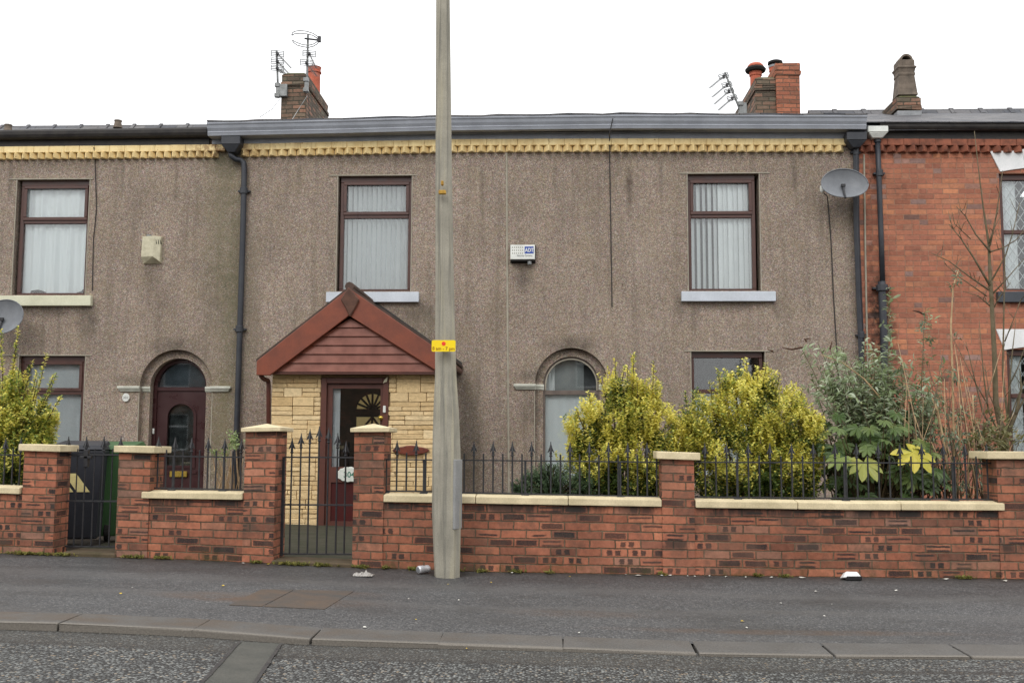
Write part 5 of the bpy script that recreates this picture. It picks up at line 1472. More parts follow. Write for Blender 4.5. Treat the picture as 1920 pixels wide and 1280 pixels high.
# ------------------------------------------------------------------ garden walls, piers, railings and gates
cbz = curve([(-60, 923), (0, 925), (270, 934), (455, 937), (720, 941), (1000, 946), (1240, 950), (1310, 952), (1600, 956), (1885, 957), (2000, 958)], YW - .03)
ks = lambda x: (cbz(x) - gw(x)) / .6
def bend(v): return Vector((v.x, v.y, gw(v.x) + v.z * ks(v.x)))
def hz(px, py, Y=YW): q = P(px, py, Y); return (q.z - gw(q.x)) / ks(q.x)
xw = lambda px, Y=YW: X(px, Y, 1000)
TH = .23
def gwall(label, spans, piers, group='brick front garden walls'):
    """spans: (px0, px1, coping px0, coping px1); piers: (px0, px1, cap top px, style, cap px0, cap px1)"""
    xc = (xw(spans[0][0]) + xw(spans[-1][1])) / 2
    t = thing('garden_wall', label, 'garden wall', (xc, YW + TH / 2, gw(xc)), group)
    for (a, b_, ca_, cb_) in spans:
        b = MB(); b.box(xw(a), xw(b_), YW, YW + TH, -.08, .598); b.cut_x(.25)
        b.build('wall', mat['wall_brick'], t, deform=bend)
        n = max(1, round((xw(cb_) - xw(ca_)) / .9)); x0, x1 = X(ca_, YW - .035, 945), X(cb_, YW - .035, 945)
        b = MB()
        for i in range(n):
            u, v = x0 + (x1 - x0) * i / n, x0 + (x1 - x0) * (i + 1) / n
            j = random.uniform(0, .006)
            b.profile([(YW - .035 - j, .602), (YW + TH + .03, .602), (YW + TH + .03, .672), (YW + TH * .5, .682), (YW - .035 - j, .664)], [u + .003, (u + v) / 2, v - .002])
        b.build('coping', mat['coping'], t, bevel=.008, seg=2, deform=bend)
    for (a, b_, pyc, style, ca_, cb_, dep) in piers:
        x0, x1 = xw(a, YW - .012), xw(b_, YW - .012); xm = (a + b_) / 2
        y0, y1 = YW - .012, YW + dep
        top = hz(xm, pyc, YW - .05)
        chh = .068 if style == 'flat' else .038
        peak = 0 if style == 'flat' else .045
        hp_ = top - chh - peak
        b = MB(); b.box(x0, x1, y0, y1, -.08, hp_)
        pr = b.build('pier', mat['wall_brick'], t, deform=bend, uvo=(random.uniform(0, 5), 0.075 * random.randint(0, 6) * 2))
        cx0, cx1 = X(ca_, YW - .06, 850), X(cb_, YW - .06, 850)
        ov = max(.03, (x0 - cx0) if ca_ < a else .04)
        cx0, cx1 = x0 - ov, x1 + .05
        if style == 'flat':
            b = MB(); b.box(cx0, cx1, y0 - .05, y1 + .05, hp_ + .001, hp_ + chh)
        else:
            b = MB(); b.box(cx0, cx1, y0 - .05, y1 + .05, hp_ + .001, hp_ + chh)
            z0_ = hp_ + chh
            vs = [b.bm.verts.new(p) for p in ((cx0, y0 - .05, z0_), (cx1, y0 - .05, z0_), (cx1, y1 + .05, z0_), (cx0, y1 + .05, z0_))]
            ap = b.bm.verts.new(((x0 + x1) / 2 + .0, (y0 + y1) / 2, z0_ + peak))
            for i in range(4): b.bm.faces.new((vs[i], vs[(i + 1) % 4], ap))
            bmesh.ops.remove_doubles(b.bm, verts=b.bm.verts[:], dist=1e-5)
        b.build('cap', mat['coping'], pr, bevel=.007, seg=2, deform=bend)
    return t
gwall('low brick wall ending in a flat capped pier beside the wheelie bins', [(-500, 40, -500, 36)], [(38, 100, 833, 'flat', 34, 128, .27)])
gwall('short brick wall between the two iron gates, one low and one tall pier', [(262, 458, 264, 454)], [(217, 277, 836, 'flat', 213, 304, .32), (455, 513, 793, 'pyramid', 453, 536, .38)])
gwall('long brick wall with cream coping to the right of the porch gate', [(700, 1243, 718, 1241), (1302, 1890, 1304, 1884), (1930, 2600, 1945, 2600)],
      [(661, 718, 793, 'pyramid', 659, 733, .38), (1242, 1303, 847, 'flat', 1232, 1312, .26), (1874, 1950, 846, 'flat', 1851, 1960, .3)])

YR = YW + .11
IR = mat['black']
_cache = {}
def bar_mesh(z0, z1, spear):
    b = MB(); r = .0075
    b.tube([(0, 0, z0), (0, 0, z1)], r, 6)
    return b
def spear(x, y, z, s=1.0):
    b = MB()
    b.lathe([(.010 * s, 0), (.017 * s, .008 * s), (.010 * s, .016 * s), (.012 * s, .03 * s), (.009 * s, .05 * s)], (x, y, z), 8)
    # flattened leaf shaped blade with two curled barbs
    for q in (0, math.pi / 2):
        c_, s_ = math.cos(q), math.sin(q)
        o = [(0, .135), (.012, .085), (.019, .068), (.030, .040), (.026, .034), (.014, .05), (.0, .045)]
        for sg in (1, -1):
            pts = [(sg * a * s, h * s) for a, h in o]
            A = [b.bm.verts.new((x + a * c_ - .004 * s_, y + a * s_ + .004 * c_, z + h)) for a, h in pts]
            B = [b.bm.verts.new((x + a * c_ + .004 * s_, y + a * s_ - .004 * c_, z + h)) for a, h in pts]
            b.bm.faces.new(A); b.bm.faces.new(B[::-1])
            for i in range(len(A)):
                j = (i + 1) % len(A); b.bm.faces.new((A[j], A[i], B[i], B[j]))
    return b
bar_short = spr = None
def place(proto, name, parent, loc, children=()):
    """copy of a mesh part (object and its children) at a world position"""
    o = proto.copy(); o.name = name; o.parent = parent; o.location = Vector(loc) - WL[parent]; col.objects.link(o); WL[o] = Vector(loc)
    for ch in proto.children:
        c_ = ch.copy(); c_.parent = o; col.objects.link(c_)
    return o
def rail_panel(t, bars, zr_top, zr_bot, x0, x1, Y, zt_long, zt_short, foot=()):
    """bars: list of (x, tall); heights are world z functions of x"""
    xs = steps(x0, x1, .3)
    for nm, zf in (('top_rail', zr_top), ('bottom_rail', zr_bot)):
        MB().profile([(Y - .012, -.006), (Y + .012, -.006), (Y + .012, .006), (Y - .012, .006)], xs, zf).build(nm, IR, t)
    for x, tall in bars:
        zb_ = zr_bot(x) if not isinstance(tall, float) else zr_bot(x)
        zt_ = zt_long(x) if tall else zt_short(x)
        h = zt_ - zb_
        if tall:
            b = MB().tube([(x, Y, zb_), (x, Y, zt_ - .115)], .0078, 6).build('bar', IR, t)
            spear(x, Y, zt_ - .13).build('spearhead', IR, b)
        else:
            b = MB(); b.tube([(x, Y, zb_), (x, Y, zt_ - .004), (x, Y, zt_)], [.0078, .0078, .003], 6).build('bar', IR, t)
    for x in foot:
        zb_ = zr_bot(x)
        b = MB(); b.box(x - .0095, x + .0095, Y - .0095, Y + .0095, zb_ - .05, zr_top(x) - .002); b.box(x - .035, x + .035, Y - .04, Y + .04, cbz(x) + .05, cbz(x) + .085)
        b.build('post', IR, t, bevel=.003)
ZR = lambda pts: curve(pts, YR)
def rail_thing(label, x0, x1):
    xm = (x0 + x1) / 2
    return thing('railing', label, 'railing', (xm, YR, cbz(xm) + .08), 'black iron railings on the garden walls')
xr = lambda px, Y=YR: X(px, Y, 880)
# panel left of the bins
t = rail_thing('black spear topped railing in front of the leftmost yellow green shrub', xr(-200), xr(38))
rail_panel(t, [(xr(8 - 15.2 * i), i % 2 == 0) for i in range(0, 12)] + [(xr(23), False), (xr(37), True)], ZR([(-200, 850), (0, 852), (40, 853)]), ZR([(-200, 906), (0, 909), (40, 911)]), xr(-200), xr(39), YR, ZR([(-200, 820), (40, 822)]), ZR([(-200, 838), (40, 840)]))
t = rail_thing('short black railing before the maroon arched door', xr(278), xr(454))
rail_panel(t, [(xr(295.5 + 15.6 * i), i % 2 == 0) for i in range(0, 11)], ZR([(278, 854), (455, 857)]), ZR([(278, 914), (455, 918)]), xr(279), xr(456), YR, ZR([(278, 819), (455, 823)]), ZR([(278, 842), (455, 845)]), foot=(xr(279.5), xr(325), xr(420)))
t = rail_thing('black railing running behind the lamp post up to the middle brick pier', xr(730), xr(1242))
rail_panel(t, [(xr(744 + 18.05 * i), i % 2 == 0) for i in range(0, 28)], ZR([(730, 861), (1242, 866)]), ZR([(730, 920), (880, 923), (1242, 931)]), xr(722), xr(1244), YR, ZR([(730, 826), (1242, 831)]), ZR([(730, 848), (1242, 853)]), foot=(xr(724), xr(795), xr(1163), xr(985)))
t = rail_thing('long black railing in front of the fatsia and the right yellow shrub', xr(1303), xr(1874))
rail_panel(t, [(xr(1322 + 20.35 * i), i % 2 == 0) for i in range(0, 27)], ZR([(1303, 866), (1874, 868)]), ZR([(1303, 931), (1874, 936)]), xr(1302), xr(1876), YR, ZR([(1303, 831), (1874, 833)]), ZR([(1303, 854), (1874, 855)]), foot=(xr(1382), xr(1583), xr(1786), xr(1870)))
# gates
def gate(label, x0, x1, Y, bars, rails, hinge, latch=None):
    xm = (x0 + x1) / 2
    t = thing('iron_gate', label, 'gate', (xm, Y, Z(rails[-1], Y, 600)))
    zr = [P(960 + (xm) * 0, r_, Y).z for r_ in rails]
    for (px, pyt, tall) in bars:
        q = P(px, pyt, Y)
        zb_ = P(px, rails[-1], Y).z
        if tall:
            b = MB().tube([(q.x, Y, zb_), (q.x, Y, q.z - .115)], .008, 6).build('bar', IR, t); spear(q.x, Y, q.z - .13, 1.05).build('spearhead', IR, b)
        else:
            MB().tube([(q.x, Y, zb_), (q.x, Y, q.z)], [.008, .006], 6).build('bar', IR, t)
    for r_ in rails:
        pa, pb_ = P((x0r := 0) or 960, r_, Y), None
        z0_, z1_ = P(bars[0][0], r_, Y).z, P(bars[-1][0], r_, Y).z
        zz = (z0_ + z1_) / 2
        MB().box(x0, x1, Y - .013, Y + .013, zz - .007, zz + .007).build('rail', IR, t)
    for (px, py0, py1, w_) in hinge:
        q0_, q1_ = P(px, py0, Y), P(px, py1, Y)
        MB().box(q0_.x - w_, q0_.x + w_, Y - w_, Y + w_, q1_.z, q0_.z).build('stile', IR, t, bevel=.003)
    if latch:
        q = P(latch[0], latch[1], Y)
        b = MB(); b.box(q.x - .06, q.x + .05, Y - .03, Y + .012, q.z - .012, q.z + .012); b.box(q.x - .02, q.x + .02, Y - .03, Y + .02, q.z - .09, q.z + .07); b.build('latch', IR, t, bevel=.004)
    return t
YG2, YG1 = -5.36, -5.38
gate('tall arch topped iron gate in front of the buff stone porch', X(531, YG2, 950), X(663, YG2, 950), YG2,
     [(548, 823, True), (565, 814, True), (581.5, 806, True), (599, 801, True), (616.5, 804, True), (633.5, 814, True), (649, 829, True)],
     (857, 946, 1038), [(532, 856, 1042, .014), (522.5, 888, 1045, .016)], latch=(523, 903))
gate('lower iron gate in front of the dark wheelie bin', X(126, YG1, 950), X(226, YG1, 950), YG1,
     [(129, 820, True), (146, 841, False), (162.5, 820, True), (178.5, 841, False), (195.5, 820, True), (211.5, 841, False), (227, 820, True)],
     (852, 939, 1024), [(115, 853, 1026, .014), (103, 876, 1015, .011)], latch=(163, 857))

# ------------------------------------------------------------------ wheelie bins
def bin_(label, px, Yb, m, rot, sticker=False, s=1.0):
    base = P(px, 950, Yb); z0 = g(base.x, Yb) + .02
    t = thing('wheelie_bin', label, 'bin', (base.x, Yb, z0), None, rot)
    b = MB(); w, d, h = .23 * s, .27 * s, .93 * s
    b.hexa([(-w * .82, -d * .8, .06), (w * .82, -d * .8, .06), (w * .82, d * .72, .06), (-w * .82, d * .72, .06), (-w, -d, h), (w, -d, h), (w, d, h), (-w, d, h)])
    b.box(-w - .018, w + .018, -d - .018, d + .018, h - .05, h)
    body = b.build('body', m, t, bevel=.02, seg=2, local=True)
    b = MB(); b.hexa([(-w - .025, -d - .035, h + .002), (w + .025, -d - .035, h + .002), (w + .025, d + .03, h + .002), (-w - .025, d + .03, h + .002), (-w - .01, -d - .015, h + .045), (w + .01, -d - .015, h + .045), (w - .02, d, h + .09), (-w + .02, d, h + .09)])
    b.tube([(-w, d + .05, h + .03), (w, d + .05, h + .03)], .016, 8)
    b.build('lid', m, t, bevel=.012, seg=2, local=True)
    for sx in (-1, 1):
        b = MB(); cx_ = sx * (w + .01)
        b.tube([(cx_ - .025, d * .75, .10), (cx_ + .025, d * .75, .10)], .10, 18); b.build('wheel', mat['soot'], t, bevel=.008, local=True)
    if sticker:
        b = MB()
        yf = lambda z: -d * .8 - (d * .2) * (z - .06) / (h - .06) - .003
        def pl(pts):
            b.bm.faces.new([b.bm.verts.new((x, yf(z), z)) for x, z in pts])
        pl([(-.19, .55), (-.10, .55), (-.19, .66)]); pl([(-.05, .55), (.08, .55), (-.05, .72), (-.12, .72), (-.16, .70)])
        o = b.build('sticker', worn('cream_sticker', S(214, 202, 150), S(200, 188, 138), 9, .5, .02), body, local=False)
        # sticker belongs to the body: keep its local frame
        o.location = Vector(o.location) + (WL[body] - WL[body])
    return t
dk = worn('dark_grey_bin_plastic', S(48, 50, 56), S(38, 40, 46), 3, .5, .08)
gn = worn('green_bin_plastic', S(64, 96, 58), S(56, 86, 52), 3, .5, .08)
tb = bin_('dark grey wheelie bin with a cream striped sticker, behind the lower iron gate', 150, -4.62, dk, .28, False)
b = MB()
dd = lambda z: -.27 * .8 - (.27 * .2) * (z - .06) / .87 - .004
for pts in ([(-.12, .52), (-.03, .52), (-.12, .64)], [(.0, .52), (.12, .52), (-.01, .70), (-.09, .70), (-.10, .67)]):
    A = [b.bm.verts.new((x, dd(z), z)) for x, z in pts]; B = [b.bm.verts.new((x, dd(z) + .003, z)) for x, z in pts]
    b.bm.faces.new(A); b.bm.faces.new(B[::-1])
    for i in range(len(A)): b.bm.faces.new((A[i], A[(i + 1) % len(A)], B[(i + 1) % len(A)], B[i]))
b.build('sticker', worn('cream_sticker', S(226, 212, 150), S(214, 200, 138), 9, .5, .02), tb, local=True)
bin_('green wheelie bin tucked behind the dark one by the low pier', 214, -4.2, gn, .15)

# ------------------------------------------------------------------ lamp post and its sign
YL = -5.95
sec = [(-60, 817.5, 842.5), (0, 818, 843), (340, 817, 847), (560, 817, 851), (640, 816.5, 853), (705, 816.5, 855), (735, 815, 857), (770, 813.5, 859.5), (850, 811.5, 862.5), (960, 811, 863), (1040, 814, 862), (1078, 817, 860.5)]
lp = None
base = Pg(839, 1078)
lamp = thing('lamp_post', 'tall weathered octagonal concrete lamp post on the pavement before the long wall', 'lamp post', (base.x, YL, base.z))
b = MB(); rings = []
top_ext = [(-60 - 110 * i, 817.5 - .7 * i, 842.5 - 1.6 * i) for i in range(8, 0, -1)]
rows = []
for (py, a, c_) in sec + [(-60, 817.5, 842.5)]:
    q0_, q1_ = P(a, py, YL), P(c_, py, YL); rows.append((q0_.z, (q0_.x + q1_.x) / 2, (q1_.x - q0_.x) / 2))
rows.sort()
z_hi, x_hi, r_hi = rows[-1]
rows.append((8.3, x_hi - .03, .075))
rows[0] = (base.z - .1, rows[0][1], rows[0][2])
for z, x, r_ in rows:
    R8 = r_ / math.cos(math.pi / 8) * .985
    rings.append([b.bm.verts.new((x + R8 * math.cos(math.pi / 8 + k * math.pi / 4 + .25), YL + R8 * math.sin(math.pi / 8 + k * math.pi / 4 + .25), z)) for k in range(8)])
for p, q in zip(rings, rings[1:]):
    for k in range(8):
        j = (k + 1) % 8; b.bm.faces.new((p[k], p[j], q[j], q[k]))
b.bm.faces.new(rings[0][::-1]); b.bm.faces.new(rings[-1])
b.build('column', mat['concrete'], lamp, bevel=.010, seg=2)
b = MB(); zt8 = 8.3
b.tube([(x_hi - .03, YL, zt8 - .1), (x_hi - .03, YL - .1, zt8 + .4), (x_hi - .03, YL - .6, zt8 + .7), (x_hi - .03, YL - 1.3, zt8 + .75)], .035, 8); b.build('arm', mat['steel'], lamp, smooth=True)
b = MB(); b.box(x_hi - .13, x_hi + .07, YL - 1.85, YL - 1.25, zt8 + .68, zt8 + .8); b.build('lantern', mat['steel'], lamp, bevel=.03, seg=3)
# grey access door on the right hand facets
q0_, q1_ = P(850.5, 861, YL - .1), P(863.5, 992, YL - .1)
b = MB()
c8 = P(837, 925, YL); rr_ = .5 * (P(862.5, 925, YL).x - P(811.5, 925, YL).x)
fa = -.36
nx, ny = math.cos(fa), math.sin(fa)
tx, ty = -ny, nx
def on(u, v, z): return (c8.x + nx * u + tx * v, YL + ny * u + ty * v, z)
b.hexa([on(rr_ - .02, -.075, q1_.z), on(rr_ + .005, -.075, q1_.z), on(rr_ + .005, .06, q1_.z), on(rr_ - .02, .06, q1_.z), on(rr_ - .02, -.075, q0_.z), on(rr_ + .005, -.075, q0_.z), on(rr_ + .005, .06, q0_.z), on(rr_ - .02, .06, q0_.z)])
b.build('access_door', worn('grey_steel_door', S(150, 150, 148), S(134, 135, 134), 6, .5, .1), lamp, bevel=.004)
yellow = worn('yellow_sign_face', S(255, 226, 30, .95), S(250, 216, 24, .95), 3, .35, .01, spec=.4, speck=.02)
for (py, w_, h_) in ((344, .011, .020), (361, .032, .017)):
    q = P(829.5, py, YL - .13)
    b = MB(); b.box(q.x - w_, q.x + w_, YL - .155, YL - .115, q.z - h_, q.z + h_); b.build('cable_clip', worn('yellow_clip', S(196, 156, 60), S(150, 110, 40), 30, .5, .2), lamp, bevel=.005)
YS = YL - .20
a, c_ = P(809.5, 637.5, YS), P(854, 659, YS)
cx_, cz_ = (a.x + c_.x) / 2, (a.z + c_.z) / 2
sg = thing('parking_sign', 'small yellow sign with a red dot strapped to the concrete lamp post', 'sign', (cx_, YS, c_.z))
w2, h2, rc_ = (c_.x - a.x) / 2, (a.z - c_.z) / 2, .012
pts = []
for (sx, sz, a0) in ((1, 1, 0), (-1, 1, math.pi / 2), (-1, -1, math.pi), (1, -1, 1.5 * math.pi)):
    for i in range(6):
        t = a0 + math.pi / 2 * i / 5; pts.append((cx_ + sx * (w2 - rc_) + rc_ * math.cos(t), cz_ + sz * (h2 - rc_) + rc_ * math.sin(t)))
b = MB(); b.prism(pts, YS - .002, YS + .002); pl_ = b.build('plate', yellow, sg)
b = MB(); b.prism([(cx_ + .001 + .0175 * math.cos(t), cz_ + h2 * .38 + .0175 * math.sin(t)) for t in [2 * math.pi * i / 24 for i in range(24)]], YS - .0035, YS - .0022); b.build('red_dot', worn('red_dot_paint', S(236, 70, 50), S(228, 64, 46), 5, .4, .01), pl_)
text_mesh('lettering', '8 am - 7 pm', .040, (cx_, YS - .0028, cz_ - h2 * .74), worn('brown_lettering', S(150, 92, 20), S(140, 84, 20), 9, .5, .01), pl_, sx=.98, rot=-.012, bold=.0004)
b = MB(); b.box(cx_ - .03, cx_ + .03, YS + .003, YL - .1, cz_ - .02, cz_ + .02); b.build('clip', mat['steel'], sg)

# ------------------------------------------------------------------ pavement cover and litter
q = [Pg(388, 1103), Pg(668, 1108), Pg(612, 1143), Pg(322, 1132)]
ac = thing('access_cover', 'rusty two leaf iron cover let into the pavement', 'access cover', tuple((q[0] + q[2]) / 2))
def plate(u0, u1):
    b = MB(); A = [q[0].lerp(q[1], u0), q[0].lerp(q[1], u1), q[3].lerp(q[2], u1), q[3].lerp(q[2], u0)]
    c_ = sum(A, Vector()) / 4; A = [c_ + (p - c_) * .965 for p in A]
    b.hexa([(p.x, p.y, g(p.x, p.y) - .02) for p in A[::-1]][::-1][::-1] + [(p.x, p.y, g(p.x, p.y) + .004) for p in A[::-1]])
    return b.build('cover_plate', mat['rust'], ac)
plate(0.36, 0.58); plate(.58, .99)
b = MB()
# drinks can on its side
can_c = Pg(794, 1075)
can = thing('drink_can', 'crushed silver white drink can lying beside the lamp post foot', 'can', (can_c.x, can_c.y, can_c.z + .006), None, -.75)
al_ = worn('silver_can', S(214, 214, 216), S(188, 190, 196), 30, .3, .15, metal=.3, spec=.5)
def ycyl(segs, n=18):                    # lathe laid along local y: (r, y)
    b = MB(); rings = [[b.bm.verts.new((r_ * math.cos(2 * math.pi * k / n), y, .033 + r_ * math.sin(2 * math.pi * k / n))) for k in range(n)] for r_, y in segs]
    for p, w_ in zip(rings, rings[1:]):
        for k in range(n):
            j = (k + 1) % n; b.bm.faces.new((p[k], p[j], w_[j], w_[k]))
    b.bm.faces.new(rings[0][::-1]); b.bm.faces.new(rings[-1]); return b
ycyl([(.027, -.062), (.033, -.052), (.0335, -.01), (.030, .01), (.033, .03), (.033, .048), (.026, .06)]).build('body', al_, can, local=True, smooth=True)
ycyl([(.0225, -.0645), (.024, -.0625)]).build('end', worn('can_end', S(150, 152, 156), S(130, 132, 136), 30, .3, .1, metal=.5), can, local=True)
# polystyrene takeaway box lying open side out
tq = Pg(1583, 1083)
tq.y = min(tq.y, YW - .20); tq.z = g(tq.x, tq.y)
tk = thing('takeaway_box', 'white polystyrene takeaway box tipped over at the foot of the long wall', 'takeaway box', (tq.x, tq.y + .06, tq.z + .004))
b = MB(); w_, h_ = .082, .075
b.hexa([(-w_, -.05, .022), (w_ * .98, -.05, .020), (w_, .07, .0), (-w_, .07, .0), (-w_ * .62, -.03, .072), (w_ * .55, -.03, .07), (w_ * .62, .06, .05), (-w_ * .6, .06, .05)])
b.build('shell', worn('white_foam', S(240, 240, 238), S(230, 230, 228), 6, .6, .03), tk, local=True, bevel=.006)
b = MB(); b.hexa([(-w_ * .72, -.054, .001), (w_ * .96, -.054, .001), (w_ * .9, .03, .001), (-w_ * .72, .03, .001), (-w_ * .62, -.058, .034), (w_ * .96, -.056, .036), (w_ * .9, .02, .03), (-w_ * .7, .02, .03)])
b.build('tray', worn('black_tray', S(34, 32, 34), S(42, 40, 42), 6, .5, .05), tk, local=True, bevel=.004)
# crumpled plastic
cq = Pg(682, 1079)
b = MB()
gr = []
for j in range(9):
    row = []
    for i in range(15):
        u, v = i / 14 - .5, j / 8 - .5
        rr_ = max(0, 1 - (u * u + v * v) * 4)
        row.append(b.bm.verts.new((cq.x + u * .17 + random.uniform(-.01, .01), cq.y + v * .14 + random.uniform(-.01, .01), cq.z + .006 + abs(random.gauss(0, .02)) * rr_)))
    gr.append(row)
for a_, c_ in zip(gr, gr[1:]):
    for i in range(14): b.bm.faces.new((a_[i], a_[i + 1], c_[i + 1], c_[i]))
tag(b.build('plastic_wrapper', worn('grey_film', S(166, 162, 156), S(140, 136, 130), 20, .3, .1, spec=.5), None), 'crumpled translucent grey plastic wrapper on the pavement before the tall pier', 'wrapper')
scrap_m = worn('litter_paper', S(216, 214, 206), S(196, 192, 180), 20, .7, .1)
scrap_y = worn('yellow_leaf_litter', S(206, 176, 60), S(170, 140, 50), 20, .7, .1)
white_sc = [(1192, 1076, 12), (1236, 1077, 6), (1254, 1080, 6), (1283, 1078, 5), (1325, 1079, 5), (1352, 1078, 6), (1395, 1083, 5), (1437, 1080, 6), (1498, 1083, 12), (1759, 1084, 9), (1170, 1075, 4), (1300, 1081, 5),
            (960, 1076, 7), (860, 1126, 4), (684, 1177, 8), (467, 1055, 7), (248, 1103, 4), (1086, 1188, 5), (766, 1124, 4), (1400, 1178, 5), (1530, 1110, 6), (1680, 1108, 6), (1464, 1132, 5), (1545, 1156, 5), (1884, 1090, 9), (1560, 1134, 4)]
yel_sc = [(921, 1093, 4), (529, 1050, 9), (418, 1099, 6), (226, 1114, 5), (840, 1097, 3), (1068, 1082, 5), (1392, 1166, 7), (780, 1163, 4), (875, 1218, 4)]
for lst, m_, lab, cat_, grp in ((white_sc, scrap_m, 'tiny pale paper scrap on the tarmac near the foot of the wall', 'litter scrap', 'paper scraps on the pavement'), (yel_sc, scrap_y, 'tiny yellow dead leaf lying on the damp tarmac', 'dead leaf', 'yellow dead leaves on the pavement')):
    for (a_, c_, s_) in lst:
        q_ = Pg(a_, c_)
        if q_.y > YW - .05: q_.y = YW - .05 - random.uniform(0, .05); q_.z = g(q_.x, q_.y)
        r_ = s_ / 2 * (q_ - CAM).length / F
        b = MB(); n = 7; vs = []
        ph = random.uniform(0, 6)
        cv = b.bm.verts.new((q_.x, q_.y, q_.z + .012 + random.uniform(0, .003)))
        for k_ in range(n):
            t_ = 2 * math.pi * k_ / n + ph; rr_ = r_ * random.uniform(.6, 1.15)
            vs.append(b.bm.verts.new((q_.x + rr_ * math.cos(t_), q_.y + rr_ * 1.3 * math.sin(t_), q_.z + .007 + random.uniform(0, .006))))
        for k_ in range(n): b.bm.faces.new((cv, vs[k_], vs[(k_ + 1) % n]))
        tag(b.build('litter_scrap' if m_ is scrap_m else 'dead_leaf', m_, None), lab, cat_, grp)

# ------------------------------------------------------------------ plants
def unit(v): return v / (np.linalg.norm(v, axis=-1, keepdims=True) + 1e-9)
def leaves_mesh(name, base, axis, nrm, length, width, mat_, parent, fold=.18, curl=.12):
    """many six sided folded leaves as one mesh; arrays of shape (n,3) / (n,)"""
    n = len(base)
    axis = unit(axis); side = unit(np.cross(axis, nrm)); nr = np.cross(side, axis)
    L, W = length[:, None], width[:, None]
    b0 = base
    def pt(t, s, h): return base + axis * L * t + side * W * s + nr * L * h
    V = np.stack([pt(0, 0, 0), pt(.38, .5, fold * .5), pt(.75, .36, fold * .3 - curl * .4), pt(1, 0, -curl), pt(.75, -.36, fold * .3 - curl * .4), pt(.38, -.5, fold * .5), pt(.5, 0, -.02)], 1)
    idx = np.arange(n)[:, None] * 7
    faces = np.concatenate([idx + np.array([0, 6, 1, 0]), ], 0)
    tri = np.array([[0, 1, 6], [1, 2, 6], [2, 3, 6], [3, 4, 6], [4, 5, 6], [5, 0, 6]])
    T = (np.arange(n)[:, None, None] * 7 + tri[None]).reshape(-1, 3)
    me = bpy.data.meshes.new(name)
    me.vertices.add(n * 7); me.vertices.foreach_set('co', V.reshape(-1).astype(np.float32))
    me.loops.add(len(T) * 3); me.loops.foreach_set('vertex_index', T.reshape(-1).astype(np.int32))
    me.polygons.add(len(T)); me.polygons.foreach_set('loop_start', (np.arange(len(T)) * 3).astype(np.int32))
    me.polygons.foreach_set('loop_total', np.full(len(T), 3, np.int32))
    me.update(calc_edges=True); me.validate()
    return link_mesh(name, me, mat_, parent)
def rv(n): return unit(rng.normal(size=(n, 3)))

def whorl_leaves(tips, dirs, per, spread, Lr, Wr, up=.35):
    """leaves set around the last part of each twig"""
    n = len(tips)
    t = np.linspace(0, 1, per)[None, :, None]
    d = unit(dirs)[:, None, :]
    sp_ = np.asarray(spread)
    if sp_.ndim == 0: sp_ = np.full(n, float(spread))
    pos = tips[:, None, :] - d * sp_[:, None, None] * t
    rad = rv(n * per).reshape(n, per, 3)
    rad = unit(rad - d * (rad * d).sum(-1, keepdims=True))
    ax = unit(rad * (.85 + .4 * t) + d * (.6 - .45 * t) + np.array([0, 0, up]) * .35)
    nr = unit(d * .8 + np.array([0, -.45, .6]) + .55 * rv(n * per).reshape(n, per, 3))
    sel = slice(None)
    pos, ax, nr = pos.reshape(-1, 3), ax.reshape(-1, 3), nr.reshape(-1, 3)
    m = len(pos)
    return pos, ax, nr, rng.uniform(*Lr, m), rng.uniform(*Wr, m)

